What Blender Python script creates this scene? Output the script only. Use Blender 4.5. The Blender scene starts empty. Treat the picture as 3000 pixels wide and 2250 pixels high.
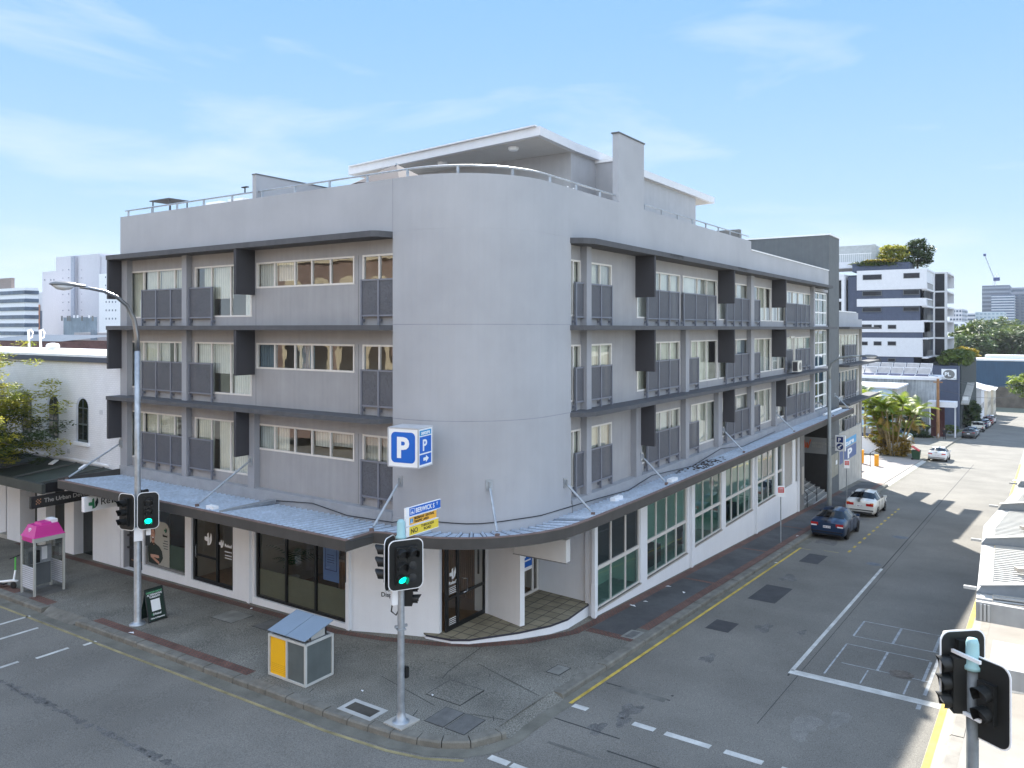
import bpy, bmesh, math, random
from mathutils import Vector, Matrix
random.seed(7)
S = bpy.context.scene
R = math.radians
# ------------------------------------------------------------------ camera
# X runs along the side street, Y along the main street; metres; corner footpath is z = 0
cam = bpy.data.cameras.new('camera'); camo = bpy.data.objects.new('camera', cam)
S.collection.objects.link(camo); S.camera = camo
cam.sensor_width = 36.0; cam.lens = 2320 / 3000 * 36
cam.shift_y = -(1125 - 962) / 3000
cam.clip_start = .1; cam.clip_end = 6000
camo.location = (0, 0, 9.6)
camo.rotation_euler = (R(90), 0, -math.atan2(.82896, .55921))
# ------------------------------------------------------------------ world, sun, exposure
SUN = Vector((1.15, .70, 1.0)).normalized()
elev = math.asin(SUN.z); az = math.atan2(SUN.x, SUN.y)
w = bpy.data.worlds.new('World'); S.world = w; w.use_nodes = True
nt = w.node_tree; nt.nodes.clear()
N = nt.nodes.new; Lk = nt.links.new
out = N('ShaderNodeOutputWorld'); bg = N('ShaderNodeBackground'); Lk(bg.outputs[0], out.inputs[0])
sky = N('ShaderNodeTexSky'); sky.sky_type = 'NISHITA'; sky.sun_disc = False
sky.sun_elevation = elev; sky.sun_rotation = az
sky.air_density = 1.0; sky.dust_density = 0.15; sky.ozone_density = 2.2; sky.altitude = 0
tc = N('ShaderNodeTexCoord')
mp = N('ShaderNodeMapping'); mp.inputs['Scale'].default_value = (1.0, 1.0, 5.5); mp.inputs['Rotation'].default_value = (0.35, -.25, .9)
Lk(tc.outputs['Generated'], mp.inputs[0])
nz = N('ShaderNodeTexNoise'); nz.inputs['Scale'].default_value = 2.3; nz.inputs['Detail'].default_value = 7; nz.inputs['Roughness'].default_value = .55; nz.inputs['Distortion'].default_value = .5
Lk(mp.outputs[0], nz.inputs[0])
cr = N('ShaderNodeValToRGB'); cr.color_ramp.elements[0].position = .49; cr.color_ramp.elements[0].color = (0, 0, 0, 1)
cr.color_ramp.elements[1].position = .80; cr.color_ramp.elements[1].color = (.75, .75, .75, 1)
Lk(nz.outputs[0], cr.inputs[0])
# even out the glare towards the sun: blue that pales towards the horizon
sx = N('ShaderNodeSeparateXYZ'); Lk(tc.outputs['Generated'], sx.inputs[0])
g = N('ShaderNodeValToRGB'); g.color_ramp.interpolation = 'B_SPLINE'
e = g.color_ramp.elements
e[0].position = 0.0; e[0].color = (.60, .69, .78, 1)
e[1].position = .40; e[1].color = (.185, .40, .76, 1)
m_ = e.new(.13); m_.color = (.385, .57, .78, 1)
m2 = e.new(.9); m2.color = (.22, .42, .80, 1)
Lk(sx.outputs[2], g.inputs[0])
# unseen sky behind the camera made brighter and milkier, added fill for shaded faces
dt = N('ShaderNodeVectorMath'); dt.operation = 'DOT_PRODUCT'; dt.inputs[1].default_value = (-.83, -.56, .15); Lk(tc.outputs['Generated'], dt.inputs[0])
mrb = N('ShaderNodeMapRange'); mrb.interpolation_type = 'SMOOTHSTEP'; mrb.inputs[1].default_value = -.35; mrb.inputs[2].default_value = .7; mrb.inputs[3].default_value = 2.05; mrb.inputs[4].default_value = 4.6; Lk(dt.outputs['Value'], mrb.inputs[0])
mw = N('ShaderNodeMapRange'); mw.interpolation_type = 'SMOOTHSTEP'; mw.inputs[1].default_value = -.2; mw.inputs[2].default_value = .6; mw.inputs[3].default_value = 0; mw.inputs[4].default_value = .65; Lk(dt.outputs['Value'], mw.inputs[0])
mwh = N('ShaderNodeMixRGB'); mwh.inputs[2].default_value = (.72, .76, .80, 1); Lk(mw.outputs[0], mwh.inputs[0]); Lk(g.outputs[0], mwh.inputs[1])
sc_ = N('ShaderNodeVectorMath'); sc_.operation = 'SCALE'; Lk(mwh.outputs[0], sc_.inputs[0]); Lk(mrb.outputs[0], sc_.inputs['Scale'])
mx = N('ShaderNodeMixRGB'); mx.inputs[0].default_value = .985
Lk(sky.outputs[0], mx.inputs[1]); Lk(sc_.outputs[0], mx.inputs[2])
mc = N('ShaderNodeMixRGB'); mc.inputs[2].default_value = (1.45, 1.6, 1.75, 1)
Lk(cr.outputs[0], mc.inputs[0]); Lk(mx.outputs[0], mc.inputs[1])
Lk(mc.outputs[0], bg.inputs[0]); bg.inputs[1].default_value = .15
sl = bpy.data.lights.new('sun', 'SUN'); sl.energy = 3.3; sl.angle = R(.5); sl.color = (1, .95, .87)
so = bpy.data.objects.new('sun', sl); S.collection.objects.link(so)
so.rotation_euler = (-SUN).to_track_quat('-Z', 'Y').to_euler(); so.location = (40, 30, 60)
S.view_settings.view_transform = 'Standard'; S.view_settings.look = 'None'
S.view_settings.exposure = 2.14; S.view_settings.gamma = 1
# ------------------------------------------------------------------ materials
MATS = {}
def mat(name, col, rough=.8, metal=0, var=.12, scale=2.0, bump=0, bscale=60, streak=0, spec=.4, speck=0, sscale=90, coat=0):
    """procedural paint / plaster / asphalt: large soft patches, vertical streaks, fine specks, bump"""
    if name in MATS: return MATS[name]
    m = bpy.data.materials.new(name); m.use_nodes = True; t = m.node_tree; n = t.nodes; l = t.links
    b = n['Principled BSDF']; b.inputs['Roughness'].default_value = rough; b.inputs['Metallic'].default_value = metal
    b.inputs['Specular IOR Level'].default_value = spec; b.inputs['Coat Weight'].default_value = coat
    col = tuple(col) + (1,)
    b.inputs['Base Color'].default_value = col
    if var or streak or speck or bump:
        tc = n.new('ShaderNodeTexCoord')
    last = None
    def mul(last, fac_socket, lo, hi):
        mr = n.new('ShaderNodeMapRange'); mr.inputs[3].default_value = lo; mr.inputs[4].default_value = hi
        mr.inputs[1].default_value = .3; mr.inputs[2].default_value = .7
        l.new(fac_socket, mr.inputs[0])
        mm = n.new('ShaderNodeMixRGB'); mm.blend_type = 'MULTIPLY'; mm.inputs[0].default_value = 1
        if last is None: mm.inputs[1].default_value = col
        else: l.new(last, mm.inputs[1])
        l.new(mr.outputs[0], mm.inputs[2]); return mm.outputs[0]
    if var:
        a = n.new('ShaderNodeTexNoise'); a.inputs['Scale'].default_value = scale; a.inputs['Detail'].default_value = 6; a.inputs['Roughness'].default_value = .6
        l.new(tc.outputs['Object'], a.inputs[0]); last = mul(last, a.outputs[0], 1 - var, 1 + var)
    if streak:
        mp = n.new('ShaderNodeMapping'); mp.inputs['Scale'].default_value = (3.5, 3.5, .16); l.new(tc.outputs['Object'], mp.inputs[0])
        a = n.new('ShaderNodeTexNoise'); a.inputs['Scale'].default_value = 1.6; a.inputs['Detail'].default_value = 5
        l.new(mp.outputs[0], a.inputs[0]); last = mul(last, a.outputs[0], 1 - streak, 1 + streak * .5)
    if speck:
        a = n.new('ShaderNodeTexNoise'); a.inputs['Scale'].default_value = sscale; a.inputs['Detail'].default_value = 2
        l.new(tc.outputs['Object'], a.inputs[0]); last = mul(last, a.outputs[0], 1 - speck, 1 + speck)
    if last is not None: l.new(last, b.inputs['Base Color'])
    if bump:
        a = n.new('ShaderNodeTexNoise'); a.inputs['Scale'].default_value = bscale; a.inputs['Detail'].default_value = 3
        l.new(tc.outputs['Object'], a.inputs[0])
        bb = n.new('ShaderNodeBump'); bb.inputs['Strength'].default_value = bump; bb.inputs['Distance'].default_value = .01
        l.new(a.outputs[0], bb.inputs['Height']); l.new(bb.outputs[0], b.inputs['Normal'])
    MATS[name] = m; return m
def brickmat(name, c1, c2, mortar, sx, sz, rough=.85, offset=.5, msize=.02, axis='Z', bump=.3, vlo=.72, vhi=1.2):
    m = bpy.data.materials.new(name); m.use_nodes = True; t = m.node_tree; n = t.nodes; l = t.links
    b = n['Principled BSDF']; b.inputs['Roughness'].default_value = rough
    tc = n.new('ShaderNodeTexCoord'); s = n.new('ShaderNodeSeparateXYZ'); l.new(tc.outputs['Object'], s.inputs[0])
    ad = n.new('ShaderNodeMath'); l.new(s.outputs[0], ad.inputs[0]); l.new(s.outputs[1], ad.inputs[1])
    cb = n.new('ShaderNodeCombineXYZ')
    if axis == 'Z': l.new(ad.outputs[0], cb.inputs[0]); l.new(s.outputs[2], cb.inputs[1])
    else: l.new(s.outputs[0], cb.inputs[0]); l.new(s.outputs[1], cb.inputs[1])
    br = n.new('ShaderNodeTexBrick'); br.inputs['Scale'].default_value = 1; br.offset = offset
    br.inputs['Brick Width'].default_value = sx; br.inputs['Row Height'].default_value = sz; br.inputs['Mortar Size'].default_value = msize
    br.inputs['Color1'].default_value = tuple(c1) + (1,); br.inputs['Color2'].default_value = tuple(c2) + (1,); br.inputs['Mortar'].default_value = tuple(mortar) + (1,)
    l.new(cb.outputs[0], br.inputs[0])
    a = n.new('ShaderNodeTexNoise'); a.inputs['Scale'].default_value = 1.7; a.inputs['Detail'].default_value = 6; l.new(tc.outputs['Object'], a.inputs[0])
    mr = n.new('ShaderNodeMapRange'); mr.inputs[1].default_value = .3; mr.inputs[2].default_value = .7; mr.inputs[3].default_value = vlo; mr.inputs[4].default_value = vhi; l.new(a.outputs[0], mr.inputs[0])
    mm = n.new('ShaderNodeMixRGB'); mm.blend_type = 'MULTIPLY'; mm.inputs[0].default_value = 1; l.new(br.outputs[0], mm.inputs[1]); l.new(mr.outputs[0], mm.inputs[2])
    l.new(mm.outputs[0], b.inputs['Base Color'])
    bb = n.new('ShaderNodeBump'); bb.inputs['Strength'].default_value = bump; bb.inputs['Distance'].default_value = .01; bb.invert = True
    l.new(br.outputs['Fac'], bb.inputs['Height']); l.new(bb.outputs[0], b.inputs['Normal'])
    MATS[name] = m; return m
def ribmat(name, col, period, axis, rough=.45, metal=.3, depth=.6, dirt=.3, dark=.6):
    """corrugated / ribbed sheet: ribs along one axis, darker in the valleys, with patchy dirt"""
    m = bpy.data.materials.new(name); m.use_nodes = True; t = m.node_tree; n = t.nodes; l = t.links
    b = n['Principled BSDF']; b.inputs['Roughness'].default_value = rough; b.inputs['Metallic'].default_value = metal
    tc = n.new('ShaderNodeTexCoord'); s = n.new('ShaderNodeSeparateXYZ'); l.new(tc.outputs['Object'], s.inputs[0])
    mu = n.new('ShaderNodeMath'); mu.operation = 'MULTIPLY'; mu.inputs[1].default_value = 2 * math.pi / period; l.new(s.outputs['XYZ'.index(axis)], mu.inputs[0])
    si = n.new('ShaderNodeMath'); si.operation = 'SINE'; l.new(mu.outputs[0], si.inputs[0])
    mr = n.new('ShaderNodeMapRange'); mr.inputs[1].default_value = -1; mr.inputs[2].default_value = -.2; mr.inputs[3].default_value = dark; mr.inputs[4].default_value = 1; l.new(si.outputs[0], mr.inputs[0])
    a = n.new('ShaderNodeTexNoise'); a.inputs['Scale'].default_value = 1.3; a.inputs['Detail'].default_value = 8; l.new(tc.outputs['Object'], a.inputs[0])
    m2 = n.new('ShaderNodeMapRange'); m2.inputs[1].default_value = .35; m2.inputs[2].default_value = .7; m2.inputs[3].default_value = 1.1; m2.inputs[4].default_value = 1 - dirt; l.new(a.outputs[0], m2.inputs[0])
    p = n.new('ShaderNodeMath'); p.operation = 'MULTIPLY'; l.new(mr.outputs[0], p.inputs[0]); l.new(m2.outputs[0], p.inputs[1])
    mm = n.new('ShaderNodeMixRGB'); mm.blend_type = 'MULTIPLY'; mm.inputs[0].default_value = 1; mm.inputs[1].default_value = tuple(col) + (1,); l.new(p.outputs[0], mm.inputs[2])
    l.new(mm.outputs[0], b.inputs['Base Color'])
    bb = n.new('ShaderNodeBump'); bb.inputs['Strength'].default_value = depth; bb.inputs['Distance'].default_value = .02; l.new(si.outputs[0], bb.inputs['Height']); l.new(bb.outputs[0], b.inputs['Normal'])
    MATS[name] = m; return m
def glassmat(name, tint, refl=.25, rough=.01, alpha=.75):
    """thin pane: transparent with a tint plus fresnel mirror reflection"""
    m = bpy.data.materials.new(name); m.use_nodes = True; t = m.node_tree; n = t.nodes; l = t.links
    n.clear(); o = n.new('ShaderNodeOutputMaterial')
    tr = n.new('ShaderNodeBsdfTransparent'); tr.inputs[0].default_value = tuple(tint) + (1,)
    gl = n.new('ShaderNodeBsdfGlossy'); gl.inputs['Roughness'].default_value = rough; gl.inputs[0].default_value = (.9, .93, .95, 1)
    nz = n.new('ShaderNodeTexNoise'); nz.inputs['Scale'].default_value = 1.2; bb = n.new('ShaderNodeBump'); bb.inputs['Strength'].default_value = .05; bb.inputs['Distance'].default_value = .05
    tc = n.new('ShaderNodeTexCoord'); l.new(tc.outputs['Object'], nz.inputs[0]); l.new(nz.outputs[0], bb.inputs['Height']); l.new(bb.outputs[0], gl.inputs['Normal'])
    fr = n.new('ShaderNodeLayerWeight'); fr.inputs['Blend'].default_value = .5
    pw_ = n.new('ShaderNodeMath'); pw_.operation = 'POWER'; pw_.inputs[1].default_value = 4; l.new(fr.outputs['Facing'], pw_.inputs[0])
    ad = n.new('ShaderNodeMath'); ad.operation = 'ADD'; ad.inputs[1].default_value = refl; ad.use_clamp = True; l.new(pw_.outputs[0], ad.inputs[0])
    mx = n.new('ShaderNodeMixShader'); l.new(ad.outputs[0], mx.inputs[0]); l.new(tr.outputs[0], mx.inputs[1]); l.new(gl.outputs[0], mx.inputs[2])
    l.new(mx.outputs[0], o.inputs[0]); MATS[name] = m; return m
def blindmat(name, col, period=.09, dark=.8):
    return ribmat(name, col, period, 'Y', rough=.9, metal=0, depth=.4, dirt=.12, dark=dark)
def emis(name, col, st):
    m = bpy.data.materials.new(name); m.use_nodes = True
    b = m.node_tree.nodes['Principled BSDF']; b.inputs['Base Color'].default_value = tuple(col) + (1,)
    b.inputs['Emission Color'].default_value = tuple(col) + (1,); b.inputs['Emission Strength'].default_value = st
    MATS[name] = m; return m
M = dict(
 render=mat('grey_render', (.365, .372, .39), .9, var=.07, scale=.5, bump=.25, bscale=90, streak=.02),
 wall=mat('recessed_render', (.32, .318, .325), .9, var=.06, scale=1.2, bump=.25, bscale=90, streak=.06),
 pier=mat('pier_render', (.31, .315, .335), .9, var=.05, scale=1.2, bump=.2, streak=.04),
 band=mat('block_band', (.30, .31, .33), .9, var=.1, scale=2, bump=.3),
 ledge=mat('charcoal_ledge', (.085, .086, .092), .8, var=.12, scale=1.5, streak=.12),
 fin=mat('charcoal_fin', (.05, .049, .055), .75, var=.06),
 screenf=mat('screen_frame', (.19, .20, .235), .5, metal=.2, var=.05),
 screen=mat('perforated_screen', (.135, .14, .16), .6, metal=.2, var=.06, speck=.25, sscale=55),
 alu=mat('cream_aluminium', (.66, .63, .59), .45, var=.04),
 white=mat('white_paint', (.78, .80, .83), .75, var=.035, scale=1, streak=.02, bump=.15),
 whitemetal=mat('white_metal', (.8, .8, .8), .4, var=.03),
 black=mat('black_frame', (.012, .013, .014), .35, var=.05),
 fascia=mat('canopy_fascia', (.062, .058, .054), .7, var=.12, scale=1.5, streak=.05),
 fasciat=mat('canopy_edge', (.17, .12, .105), .8, var=.25, scale=3),
 galv=mat('galvanised_steel', (.36, .39, .42), .42, metal=.55, var=.2, scale=5),
 dark=mat('dark_interior', (.035, .034, .033), .9, var=.1),
 beige=mat('beige_room', (.42, .36, .29), .9, var=.06),
 timber=mat('timber_floor', (.26, .15, .08), .5, var=.2, scale=4),
 soffit=mat('soffit', (.55, .53, .50), .9, var=.04),
 darkgrey=mat('dark_grey_render', (.125, .135, .14), .9, var=.08, streak=.08),
 midgrey=mat('mid_grey_render', (.20, .20, .195), .9, var=.08, streak=.07),
 conc=mat('concrete', (.40, .39, .36), .9, var=.14, scale=1.5, streak=.1, bump=.2),
 louvre=mat('louvre', (.40, .37, .33), .6, var=.05),
 rubber=mat('rubber', (.015, .015, .016), .8, var=0),
 chrome=mat('chrome', (.75, .76, .78), .15, metal=1, var=0),
 blue=mat('sign_blue', (.005, .12, .52), .4, var=.02),
 navy=mat('sign_navy', (.008, .03, .15), .4, var=.02),
 cyan=mat('sign_cyan', (.02, .27, .55), .4, var=.02),
 signw=mat('sign_white', (.82, .83, .84), .4, var=.02),
 ink=mat('ink', (.01, .01, .012), .5, var=0),
)
M['deckroof'] = mat('roof_membrane', (.3, .3, .3), .9)
_s = M['screen'].node_tree; _t = _s.nodes.new('ShaderNodeBsdfTransparent'); _m = _s.nodes.new('ShaderNodeMixShader'); _m.inputs[0].default_value = .30
_s.links.new(_s.nodes['Principled BSDF'].outputs[0], _m.inputs[1]); _s.links.new(_t.outputs[0], _m.inputs[2]); _s.links.new(_m.outputs[0], _s.nodes['Material Output'].inputs[0])
G1 = glassmat('window_glass', (.90, .92, .90), .14)
G2 = glassmat('green_glass', (.36, .58, .52), .09)
G3 = glassmat('shop_glass', (.80, .80, .76), .05)
G4 = glassmat('dark_glass', (.10, .12, .14), .08)
# ------------------------------------------------------------------ mesh helpers
class MB:
    def __init__(s): s.v = []; s.f = []; s.sm = False
    def quad(s, *p):
        b = len(s.v); s.v += [tuple(q) for q in p]; s.f.append(tuple(range(b, b + len(p)))); return s
    def box(s, x0, x1, y0, y1, z0, z1):
        if x0 > x1: x0, x1 = x1, x0
        if y0 > y1: y0, y1 = y1, y0
        if z0 > z1: z0, z1 = z1, z0
        b = len(s.v)
        s.v += [(x0,y0,z0),(x1,y0,z0),(x1,y1,z0),(x0,y1,z0),(x0,y0,z1),(x1,y0,z1),(x1,y1,z1),(x0,y1,z1)]
        s.f += [tuple(b + i for i in q) for q in ((0,3,2,1),(4,5,6,7),(0,1,5,4),(1,2,6,5),(2,3,7,6),(3,0,4,7))]; return s
    def obox(s, c, ax, ay, az, hx, hy, hz):
        """oriented box: centre, unit axes, half sizes"""
        c = Vector(c); ax = Vector(ax) * hx; ay = Vector(ay) * hy; az = Vector(az) * hz; b = len(s.v)
        for k in (-1, 1):
            for (i, j) in ((-1,-1),(1,-1),(1,1),(-1,1)): s.v.append(tuple(c + ax*i + ay*j + az*k))
        s.f += [tuple(b + i for i in q) for q in ((0,3,2,1),(4,5,6,7),(0,1,5,4),(1,2,6,5),(2,3,7,6),(3,0,4,7))]; return s
    def prism(s, poly, z0, z1):
        """poly ccw; z0/z1 numbers or functions of (x, y)"""
        f0 = z0 if callable(z0) else (lambda x, y: z0); f1 = z1 if callable(z1) else (lambda x, y: z1)
        b = len(s.v); n = len(poly)
        s.v += [(x, y, f0(x, y)) for x, y in poly] + [(x, y, f1(x, y)) for x, y in poly]
        s.f.append(tuple(b + i for i in reversed(range(n)))); s.f.append(tuple(b + n + i for i in range(n)))
        for i in range(n):
            j = (i + 1) % n; s.f.append((b + i, b + j, b + n + j, b + n + i))
        return s
    def ribbon(s, path, off, z0, z1, closed=False):
        """thick wall following a plan path (right-hand offset)"""
        pts = offset(path, off)
        for i in range(len(path) - 1):
            a, b_, c, d = path[i], path[i+1], pts[i+1], pts[i]
            s.prism_strip(a, b_, c, d, z0, z1, i == 0, i == len(path) - 2)
        return s
    def prism_strip(s, a, b, c, d, z0, z1, cap0, cap1):
        f0 = z0 if callable(z0) else (lambda x, y: z0); f1 = z1 if callable(z1) else (lambda x, y: z1)
        k = len(s.v)
        for p in (a, b, c, d): s.v.append((p[0], p[1], f0(*p)))
        for p in (a, b, c, d): s.v.append((p[0], p[1], f1(*p)))
        s.f += [(k, k+1, k+5, k+4), (k+2, k+3, k+7, k+6), (k+4, k+5, k+6, k+7), (k+3, k+2, k+1, k)]
        if cap0: s.f.append((k+3, k, k+4, k+7))
        if cap1: s.f.append((k+1, k+2, k+6, k+5))
    def tube(s, pts, r, n=8, cap=True):
        pts = [Vector(p) for p in pts]; rs = r if isinstance(r, (list, tuple)) else [r] * len(pts); rings = []
        up = Vector((0, 0, 1))
        for i, p in enumerate(pts):
            d = (pts[min(i+1, len(pts)-1)] - pts[max(i-1, 0)]).normalized()
            a = d.cross(up if abs(d.z) < .95 else Vector((1, 0, 0))).normalized(); b_ = d.cross(a)
            k = len(s.v); rings.append(k)
            for j in range(n):
                t = 2 * math.pi * j / n; s.v.append(tuple(p + (a * math.cos(t) + b_ * math.sin(t)) * rs[i]))
        for i in range(len(rings) - 1):
            for j in range(n):
                j2 = (j + 1) % n; s.f.append((rings[i]+j, rings[i+1]+j, rings[i+1]+j2, rings[i]+j2))
        if cap:
            s.f.append(tuple(rings[0] + j for j in range(n))); s.f.append(tuple(rings[-1] + j for j in reversed(range(n))))
        return s
    def lathe(s, c, prof, n=16, axis=(0, 0, 1)):
        az = Vector(axis).normalized(); ax = az.orthogonal().normalized(); ay = az.cross(ax); c = Vector(c)
        k = len(s.v)
        for r_, h in prof:
            for j in range(n):
                t = 2 * math.pi * j / n; s.v.append(tuple(c + az * h + (ax * math.cos(t) + ay * math.sin(t)) * r_))
        for i in range(len(prof) - 1):
            for j in range(n):
                j2 = (j + 1) % n; s.f.append((k+i*n+j, k+i*n+j2, k+(i+1)*n+j2, k+(i+1)*n+j))
        s.f.append(tuple(k + j for j in reversed(range(n)))); s.f.append(tuple(k + (len(prof)-1)*n + j for j in range(n)))
        return s
    def build(s, name, m, parent=None, smooth=False, loc=None):
        me = bpy.data.meshes.new(name); me.from_pydata(s.v, [], s.f)
        me.materials.append(m if not isinstance(m, str) else M[m])
        if smooth: me.polygons.foreach_set('use_smooth', [True] * len(me.polygons))
        me.update()
        o = bpy.data.objects.new(name, me); S.collection.objects.link(o)
        if parent is not None:
            o.parent = parent; o.matrix_parent_inverse = wmat(parent).inverted()
        return o
def wmat(o):
    m = Matrix.LocRotScale(o.location, o.rotation_euler, o.scale)
    return (wmat(o.parent) @ o.matrix_parent_inverse @ m) if o.parent else m
def offset(path, d):
    n = len(path); res = []
    for i in range(n):
        t = []
        if i > 0: t.append(Vector(path[i]) - Vector(path[i-1]))
        if i < n - 1: t.append(Vector(path[i+1]) - Vector(path[i]))
        t = [Vector((q.x, q.y)).normalized() for q in t]
        ns = [Vector((q.y, -q.x)) for q in t]; nn = sum(ns, Vector((0, 0)))
        nn.normalize(); k = d / max(.3, nn.dot(ns[0])); res.append((path[i][0] + nn.x * k, path[i][1] + nn.y * k))
    return res
def tag(o, label, cat, group=None, kind=None):
    if label: o['label'] = label
    if cat: o['category'] = cat
    if group: o['group'] = group
    if kind: o['kind'] = kind
    return o
def struct(o): o['kind'] = 'structure'; return o
def empty(name, loc, label, cat, group=None, rz=0):
    o = bpy.data.objects.new(name, None); S.collection.objects.link(o); o.location = loc; o.rotation_euler = (0, 0, rz)
    o.empty_display_size = .3
    return tag(o, label, cat, group)
def copytree(o, parent=None):
    c = o.copy(); S.collection.objects.link(c); c.parent = parent
    if parent: c.matrix_parent_inverse = o.matrix_parent_inverse.copy()
    for ch in o.children: copytree(ch, c)
    return c
def text(s_, org, xax, yax, size, m, parent, name='lettering', bold=0, ext=.004, align='LEFT', sx=1):
    cu = bpy.data.curves.new('t', 'FONT'); cu.body = s_; cu.size = size; cu.extrude = ext; cu.offset = bold * size; cu.align_x = align
    cu.resolution_u = 3; cu.space_line = .95
    ob = bpy.data.objects.new('t', cu); S.collection.objects.link(ob)
    dg = bpy.context.evaluated_depsgraph_get(); me = bpy.data.meshes.new_from_object(ob.evaluated_get(dg))
    bpy.data.objects.remove(ob); bpy.data.curves.remove(cu)
    x = Vector(xax).normalized() * sx; y = Vector(yax).normalized(); z = Vector(xax).normalized().cross(y)
    mt = Matrix.Identity(4)
    for i in range(3): mt[i][0] = x[i]; mt[i][1] = y[i]; mt[i][2] = z[i]; mt[i][3] = org[i]
    me.transform(mt); me.materials.clear(); me.materials.append(m if not isinstance(m, str) else M[m]); me.name = name
    o = bpy.data.objects.new(name, me); S.collection.objects.link(o)
    if parent is not None: o.parent = parent; o.matrix_parent_inverse = wmat(parent).inverted()
    return o
# facade frames: a along the wall, d out of the wall, z up
U0, V0 = 18.18, 12.98
class Fr:
    def __init__(s, k): s.k = k
    def box(s, mb, a0, a1, d0, d1, z0, z1):
        return mb.box(U0 - d1, U0 - d0, a0, a1, z0, z1) if s.k == 'L' else mb.box(a0, a1, V0 - d1, V0 - d0, z0, z1)
    def P(s, a, d, z): return (U0 - d, a, z) if s.k == 'L' else (a, V0 - d, z)
FL, FRt = Fr('L'), Fr('R')
def zg(u, v):
    return -.0565 * min(max(0, u - 17), 253) - .018 * min(max(0, v - 17), 60)
# ------------------------------------------------------------------ ground
def grid(name, us, vs, m, dz, thick=None):
    mb = MB()
    for u in us:
        for v in vs: mb.v.append((u, v, zg(u, v) + (dz(u, v) if callable(dz) else dz)))
    n = len(vs)
    for i in range(len(us) - 1):
        for j in range(n - 1): mb.f.append((i*n+j, (i+1)*n+j, (i+1)*n+j+1, i*n+j+1))
    return mb.build(name, m)
asphalt = mat('asphalt', (.165, .157, .138), .9, var=.2, scale=.28, speck=.34, sscale=38, bump=.35, bscale=60)
far = sorted(set([-3000, -600, -150, -60, -20, 0, 17, 45, 77, 120, 200, 270, 400, 800, 1500, 4000]))
struct(grid('ground', far, sorted(set([-3000, -600, -150, -40, 0, 17, 40, 77, 150, 400, 1000, 4000])), mat('far_ground', (.12, .13, .10), .95, var=.4, scale=.02), -.30))
struct(grid('road', [-60, -20, 0, 9, 14, 17, 19, 24, 40, 60, 90, 120, 160, 200, 240, 262], [-60, -20, 0, 6, 10.7, 14, 17, 24, 40, 77, 120], asphalt, -.15))
# kerb line of the main corner (outer top edge of the kerb), main street -> corner -> side street
KL = [(13.78, 77), (13.78, 17), (13.84, 14.5), (14.0, 12.7), (14.2, 11.85), (14.55, 11.2), (15.0, 10.82), (15.6, 10.64), (17, 10.6), (45, 10.62), (90, 10.6), (240, 10.6)]
pave = mat('exposed_aggregate', (.158, .153, .132), .95, var=.3, scale=.5, speck=.55, sscale=32, bump=.4, bscale=40)
kerbm = mat('kerb_concrete', (.165, .158, .135), .9, var=.3, scale=2.2, speck=.2, bump=.3)
brickp = brickmat('brick_paving', (.17, .065, .045), (.21, .085, .06), (.08, .06, .05), .22, .075, axis='XY')
KI = offset(KL, -.3)    # inner edge of kerb stone (towards the footpath)
def strip(name, A, B, m, dz, smooth=False):
    mb = MB()
    # subdivide long spans so that the sheet follows the slope of the ground
    PA, PB = [], []
    for i in range(len(A) - 1):
        L_ = math.hypot(A[i+1][0] - A[i][0], A[i+1][1] - A[i][1]); k = max(1, int(L_ / 12))
        for q in range(k):
            t = q / k; PA.append((A[i][0]*(1-t)+A[i+1][0]*t, A[i][1]*(1-t)+A[i+1][1]*t)); PB.append((B[i][0]*(1-t)+B[i+1][0]*t, B[i][1]*(1-t)+B[i+1][1]*t))
    PA.append(A[-1]); PB.append(B[-1])
    for p, q in zip(PA, PB): mb.v += [(p[0], p[1], zg(*p) + dz), (q[0], q[1], zg(*q) + dz)]
    for i in range(len(PA) - 1): mb.f.append((2*i, 2*i+1, 2*i+3, 2*i+2))
    return mb.build(name, m)
# footpath: from kerb inner edge to beyond the building faces
F2 = [(20, 77), (20, 18), (22, 18), (24, 18), (25, 18), (26, 18), (27, 18), (28, 18), (30, 18), (45, 14), (90, 14.2), (240, 14.2)]
foot = MB()
inner = []
def dense(P):
    o = []
    for i in range(len(P) - 1):
        L_ = math.hypot(P[i+1][0]-P[i][0], P[i+1][1]-P[i][1]); k = max(1, int(L_ / 4))
        for q in range(k): t = q / k; o.append((P[i][0]*(1-t)+P[i+1][0]*t, P[i][1]*(1-t)+P[i+1][1]*t))
    return o + [P[-1]]
def bridge(A, B, nsub, dz, m, name):
    """sheet between two polylines with the same number of points"""
    mb = MB(); n = nsub + 1
    for p, q in zip(A, B):
        for j in range(n):
            t = j / nsub; x = p[0]*(1-t)+q[0]*t; y = p[1]*(1-t)+q[1]*t; mb.v.append((x, y, zg(x, y) + (dz(x, y) if callable(dz) else dz)))
    for i in range(len(A) - 1):
        for j in range(nsub): mb.f.append((i*n+j, i*n+j+1, (i+1)*n+j+1, (i+1)*n+j))
    return mb.build(name, m)
def lerp_pair(A, B):
    PA, PB = [], []
    for i in range(len(A) - 1):
        L_ = math.hypot(A[i+1][0]-A[i][0], A[i+1][1]-A[i][1]); k = max(1, int(L_ / 4))
        for q in range(k):
            t = q / k
            PA.append((A[i][0]*(1-t)+A[i+1][0]*t, A[i][1]*(1-t)+A[i+1][1]*t)); PB.append((B[i][0]*(1-t)+B[i+1][0]*t, B[i][1]*(1-t)+B[i+1][1]*t))
    return PA + [A[-1]], PB + [B[-1]]
A_, B_ = lerp_pair(KI, [(19.6, 77), (19.6, 18.9), (19.9, 18.2), (20.2, 17.6), (20.6, 17.2), (21, 16.9), (21.6, 16.6), (22.2, 16.2), (23.4, 15.5), (45, 13.2), (90, 17), (240, 17)])
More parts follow.
